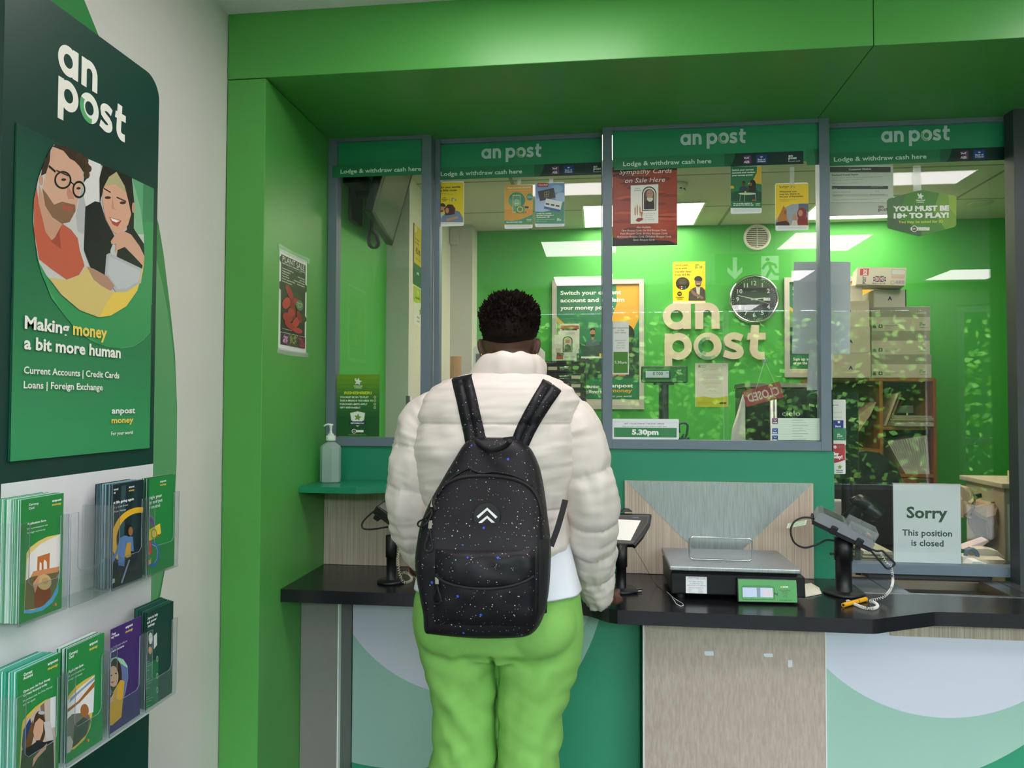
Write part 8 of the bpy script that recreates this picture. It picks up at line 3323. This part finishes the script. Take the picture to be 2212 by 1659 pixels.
for sx in (-1, 1):
    hx = -.268 + sx * .092
    m = MB()
    m.loft([ring2(hx + sx * .006, PY + .045, z, rx, ry * .95, ry * 1.25, 40) for z, rx, ry in ((.0005, .046, .125), (.022, .048, .128), (.024, .043, .122), (.055, .042, .112), (.085, .036, .06))], mat('#ecebe8', .5, var=.03))
    m.build('shoe', person)

# ================================================================ the backpack
YBK = -1.005


def bag_mat():
    def f(nt, bb):
        g = N(nt, 'NewGeometry')
        base = hexc('#110f16')
        last = None
        for i, (sc, th, pw, cc) in enumerate(((105.0, .13, .72, '#d9d6cf'), (210.0, .16, .78, '#c9bfa6'), (34.0, .105, .62, '#2f55c8'), (55.0, .08, .86, '#62c0b4'))):
            vo = N(nt, 'TexVoronoi', Scale=sc)
            nt.links.new(g.outputs['Position'], vo.inputs['Vector'])
            sep = N(nt, 'SeparateColor')
            nt.links.new(vo.outputs['Color'], sep.inputs[0])
            a1 = N(nt, 'Math', operation='GREATER_THAN')
            a1.inputs[1].default_value = pw
            nt.links.new(sep.outputs[i % 3], a1.inputs[0])
            a2 = N(nt, 'Math', operation='LESS_THAN')
            a2.inputs[1].default_value = th
            nt.links.new(vo.outputs['Distance'], a2.inputs[0])
            a3 = N(nt, 'Math', operation='MULTIPLY')
            nt.links.new(a1.outputs[0], a3.inputs[0])
            nt.links.new(a2.outputs[0], a3.inputs[1])
            mx = N(nt, 'Mix', data_type='RGBA')
            nt.links.new(a3.outputs[0], mx.inputs[0])
            if last is None:
                mx.inputs[6].default_value = base
            else:
                nt.links.new(last.outputs[2], mx.inputs[6])
            mx.inputs[7].default_value = hexc(cc)
            last = mx
        nt.links.new(last.outputs[2], bb.inputs['Base Color'])
        bb.inputs['Roughness'].default_value = .5
        bb.inputs['Specular IOR Level'].default_value = .3
    return node_mat('splatter_fabric', f)


BAG = bag_mat()
WEB = mat('#0d0d10', .7, var=.1, scale=300)
ol = [(1012, 950), (1030, 946), (1066, 946), (1104, 947), (1124, 955), (1142, 968), (1152, 983), (1163, 1008), (1171, 1040), (1177, 1075), (1182, 1115), (1188, 1160), (1190, 1200), (1188, 1250), (1184, 1290), (1177, 1322), (1165, 1344), (1149, 1355), (1120, 1359), (1060, 1360), (1000, 1357), (950, 1352), (932, 1346), (929, 1310), (922, 1270), (915, 1235), (912, 1200), (914, 1165), (919, 1125), (929, 1092), (940, 1066), (955, 1038), (970, 1010), (984, 985), (998, 962)]
N_ = len(ol)
fine = []
for i in range(N_):
    p0, p1, p2, p3 = [ol[(i + k) % N_] for k in (-1, 0, 1, 2)]
    for k in range(4):
        u = k / 4
        fine.append(tuple(.5 * (2 * b1 + (c1 - a1) * u + (2 * a1 - 5 * b1 + 4 * c1 - d1) * u * u + (3 * b1 - a1 - 3 * c1 + d1) * u ** 3) for a1, b1, c1, d1 in zip(p0, p1, p2, p3)))
cpx, cpy = 1058, 1175
rings = []
for h_, s_ in ((-.02, .90), (.0, .96), (.06, .99), (.25, 1.0), (.5, 1.0), (.72, .985), (.86, .955), (.94, .915), (.985, .86), (1.005, .78), (1.015, .69), (1.02, .60), (1.023, .50), (1.026, .40), (1.028, .30), (1.03, .20), (1.03, .10), (1.03, .03)):
    rg = []
    for x, y in fine:
        px_, py_ = cpx + (x - cpx) * s_, cpy + (y - cpy) * s_
        q = at(px_, py_, Y=YBK)
        g = max(0, min(1, (py_ - 925) / 270))
        D = .05 + .115 * g * g * (3 - 2 * g)
        yy = -.962 - D * h_
        yy += (mnoise.noise(Vector((q.x * 9, q.z * 9, 2))) * .006 + mnoise.noise(Vector((q.x * 5 + 3, q.z * 22, 0))) * .0035) * max(0, h_)
        rg.append(Vector((q.x, yy, q.z)))
    rings.append(rg)
b = MB()
b.loft(rings, BAG)
bag = b.build('backpack', origin=Vector((at(1058, 1360, Y=YBK).x, YBK, at(1058, 1360, Y=YBK).z)), sub=1)
tag(bag, 'black paint speckled backpack with a white double chevron, worn by the person', 'backpack')
dg = bpy.context.evaluated_depsgraph_get()


def bvh_of(objs):
    vs, fs = [], []
    for o in objs:
        ev = o.evaluated_get(dg)
        m = ev.to_mesh()
        k = len(vs)
        base = Vector(o['_o'])
        vs += [v.co + base for v in m.vertices]
        fs += [[k + i for i in p.vertices] for p in m.polygons]
        ev.to_mesh_clear()
    return BVHTree.FromPolygons(vs, fs)


bt = bvh_of([bag])
jt = bvh_of([jacket] + [c for c in jacket.children])


def on(tree, x, y, lift=0.0, Yd=-1.0):
    d = ray(x, y).normalized()
    h = tree.ray_cast(CAM, d)
    p = h[0] if h[0] is not None else at(x, y, Y=Yd)
    return p - d * lift


def crop_b(x, y):
    return 820 + x / 3.4556, 900 + y / 3.4556


def panel(mb, corner, nu, nv, lift, m, tree, thick=.002, pu=.5, pv=.5):
    """a raised cloth panel over a pixel patch: corner(u, v) gives the pixel"""
    g = []
    for j in range(nv + 1):
        for i in range(nu + 1):
            u, v = i / nu, j / nv
            x, y = corner(u, v)
            bump = (max(0, sin(pi * u)) ** pu) * (max(0, sin(pi * v)) ** pv)
            g.append(on(tree, x, y, .0008 + lift * bump + (.004 * lift / .02) * mnoise.noise(Vector((u * 7, v * 6, lift * 90)))))
    fs = [(j * (nu + 1) + i, j * (nu + 1) + i + 1, (j + 1) * (nu + 1) + i + 1, (j + 1) * (nu + 1) + i) for j in range(nv) for i in range(nu)]
    nvx = len(g)
    back = [p + Vector((0, .004, 0)) for p in g]
    edge = [j * (nu + 1) for j in range(nv + 1)]
    mb.add(g + back, fs + [tuple(nvx + k for k in f)[::-1] for f in fs], m, True)


# zip round the main opening, piping, pocket, flap
b = MB()
arch = [(420, 700), (400, 640), (440, 560), (500, 500), (580, 462), (680, 445), (800, 442), (920, 452), (1020, 472), (1100, 510), (1160, 570), (1195, 650), (1212, 740)]
pts = smooth_path([on(bt, *crop_b(x, y), .0015) for x, y in arch], 5)
b.tube(pts, .0042, WEB, n=8)
b.build('main_zip', bag)
b = MB()
pts = smooth_path([on(bt, *crop_b(x, y), .0030) for x, y in [(430, 590), (520, 470), (650, 392), (700, 402), (760, 422), (850, 412), (960, 430), (1060, 465), (1140, 520)]], 5)
b.tube(pts, .0030, BAG, n=7)
b.build('top_flap_edge', bag)
b = MB()
def pk(u, v):
    yt = 985 + 22 * math.sin(pi * u)
    yb = 1550 + 20 * u
    return crop_b(425 + (1160 - 425) * u - 30 * v * (1 - u) * 1.0, yt + (yb - yt) * v)
panel(b, pk, 26, 24, .020, BAG, bt, pu=.35, pv=.4)
pocket_ = b.build('front_pocket', bag)
bt2 = bvh_of([bag, pocket_])
b = MB()
def fl(u, v):
    yt = 985 + 15 * math.sin(pi * u)
    yb = 1180 + 105 * math.sin(pi * u) ** .8
    return crop_b(415 + (1160 - 415) * u, yt + (yb - yt) * v)
panel(b, fl, 26, 12, .007, BAG, bt2, pu=.4, pv=.6)
b.build('pocket_flap', bag)
b = MB()
pts = smooth_path([on(bt2, *crop_b(x, y), .0035) for x, y in [(418, 1180), (480, 1232), (570, 1262), (680, 1280), (790, 1286), (900, 1278), (1010, 1258), (1100, 1222), (1150, 1190)]], 5)
b.tube(pts, .0034, WEB, n=8)
b.build('pocket_zip', bag)
# round patch with the double chevron
cx_, cy_ = crop_b(801, 743)
c = on(bt, cx_, cy_, .005)
px1 = on(bt, cx_ + 28, cy_, .004)
R_ = .031
U_ = Vector((1, 0, 0))
V_ = Vector((0, .06, 1)).normalized()
W_ = U_.cross(V_).normalized()
b = MB()
b.prism(arcpts(0, 0, R_, R_, 0, 360, 48), c + W_ * .001, U_, V_, -W_ * .009, mat('#0c0b10', .5))
pat = b.build('badge', bag)
b = MB()
b.tube([c + W_ * .0012 + (U_ * cos(2 * pi * k / 48) + V_ * sin(2 * pi * k / 48)) * R_ for k in range(48)], .0011, WEB, n=6, closed=True)
b.build('badge_rim', pat)
WHT = mat('#f3f1f4', .45)
k_ = .031 / 97
for dy in (0, 56):
    pts = [((735 + dy * .25 - 801) * k_, -(752 + dy * .75 - 743) * k_), ((803 - 801) * k_, -(692 + dy - 743) * k_), ((870 - dy * .25 - 801) * k_, -(752 + dy * .75 - 743) * k_)]
    b = MB()
    b.prism(stroke(pts, .0058), c + W_ * .0012, U_, V_, W_ * .0012, WHT)
    b.build('chevron', pat, bevel=.0005)

# shoulder straps over the jacket
def ribbon(tree, cl, w, th, lift, m, seam=True):
    q = MB()
    L_, n = [], 0
    P = [cl[0]]
    P = smooth_path([Vector((x, y, 0)) for x, y in cl], 8)
    g = []
    for i, p in enumerate(P):
        d = (P[min(i + 1, len(P) - 1)] - P[max(i - 1, 0)]).normalized()
        nx = Vector((-d.y, d.x, 0))
        ww = w if not isinstance(w, tuple) else w[0] + (w[1] - w[0]) * i / (len(P) - 1)
        for k, t in enumerate((-1, -.92, -.5, -.06, 0, .06, .5, .92, 1)):
            pad = (0, .6, 1, .9, .35, .9, 1, .6, 0)[k]
            x, y = p.x + nx.x * ww / 2 * t, p.y + nx.y * ww / 2 * t
            g.append(on(tree, x, y, lift + th * pad, PY - .12))
    n = 9
    first = g[:9]
    g = [p + Vector((0, .13, -.035)) for p in first] + [p + Vector((0, .055, .004)) for p in first] + [p + Vector((0, .02, .006)) for p in first] + g
    m_ = len(P) + 3
    fs = [(i * n + k, i * n + k + 1, (i + 1) * n + k + 1, (i + 1) * n + k) for i in range(m_ - 1) for k in range(n - 1)]
    nv = len(g)
    q.add(g + [p + Vector((0, th + .004, -.001)) for p in g], fs + [tuple(nv + k for k in f)[::-1] for f in fs], m, True)
    return q


ribbon(jt, [(997, 816), (1000, 830), (1008, 862), (1016, 900), (1024, 935), (1028, 958)], (44, 46), .009, .002, BAG).build('shoulder_strap', bag)
ribbon(jt, [(1192, 833), (1184, 846), (1170, 868), (1152, 898), (1136, 928), (1124, 956)], (48, 40), .009, .002, BAG).build('shoulder_strap', bag)
b = MB()
pts = smooth_path([Vector((x, y, 0)) for x, y in ((1221, 1080), (1214, 1108), (1203, 1145), (1190, 1180))], 6)
g = []
for i, p in enumerate(pts):
    d = (pts[min(i + 1, len(pts) - 1)] - pts[max(i - 1, 0)]).normalized()
    for t in (-1, 1):
        q = at(p.x - d.y * 6.5 * t, p.y + d.x * 6.5 * t, Y=PY - .125 - .05 * i / len(pts))
        g += [q, q + Vector((0, .004, 0))]
fs = []
for i in range(len(pts) - 1):
    o_ = i * 4
    fs += [(o_, o_ + 2, o_ + 6, o_ + 4), (o_ + 1, o_ + 5, o_ + 7, o_ + 3), (o_, o_ + 4, o_ + 5, o_ + 1), (o_ + 2, o_ + 3, o_ + 7, o_ + 6)]
b.add(g, fs, WEB)
b.build('lower_strap', bag)
# haul loop at the top
b = MB()
hl = smooth_path([at(x, y, Y=-1.0 - .012 * k) for k, (x, y) in enumerate(((1030, 952), (1036, 958), (1048, 966), (1062, 972), (1080, 969), (1094, 962), (1102, 952)))], 5)
b.tube(hl, .0062, WEB, n=10)
for x in (1040, 1102):
    q = at(x, 953, Y=-.985)
    b.obox(q - Vector((.014, .014, .008)), (.026, 0, .003), (0, .022, 0), (-.002, 0, .017), WEB)
b.build('haul_loop', bag, bevel=.001)
# side mesh pocket at the right, cord pulls at the left
b = MB()
def sp(u, v):
    return crop_b(1185 + (1268 - 1185) * u - 20 * v * u, 905 + 560 * v + 20 * (1 - u))
panel(b, sp, 8, 20, .006, mat('#0a0a0d', .8, var=.3, scale=400, bump=.8), bt)
b.build('side_pocket', bag)
MET = mat('#b9b7a4', .3, .9)
for x0_, y0_, x1_, y1_, nm in ((402, 612, 385, 690, 0), (378, 775, 372, 850, 1), (425, 1200, 428, 1265, 2)):
    b = MB()
    p0, p1 = on(bt2, *crop_b(x0_, y0_), .007, -1.05), on(bt2, *crop_b(x1_, y1_), .008, -1.05)
    b.obox(p0 - Vector((.004, 0, 0)), (.0085, 0, 0), (0, .003, 0), (p1 - p0) * .8, MET)
    pull = b.build('zip_pull', bag, bevel=.001)
    b = MB()
    lp_ = [(0, 0), (-16, 30), (-50, 70), (-92, 95), (-100, 120), (-70, 132), (-30, 100), (4, 40)] if nm == 0 else [(0, 0), (-14, 50), (-35, 110), (-30, 150), (10, 155), (22, 120), (12, 60), (4, 0)] if nm == 1 else [(0, 0), (-12, 40), (-34, 90), (-25, 125), (14, 128), (30, 95), (14, 45), (4, 0)]
    q = smooth_path([on(bt2, *crop_b(x1_ + dx, y1_ + dy), .009, -1.03) for dx, dy in lp_], 5)
    b.tube(q, .0021, WEB, n=7, closed=True)
    b.build('cord_loop', pull)
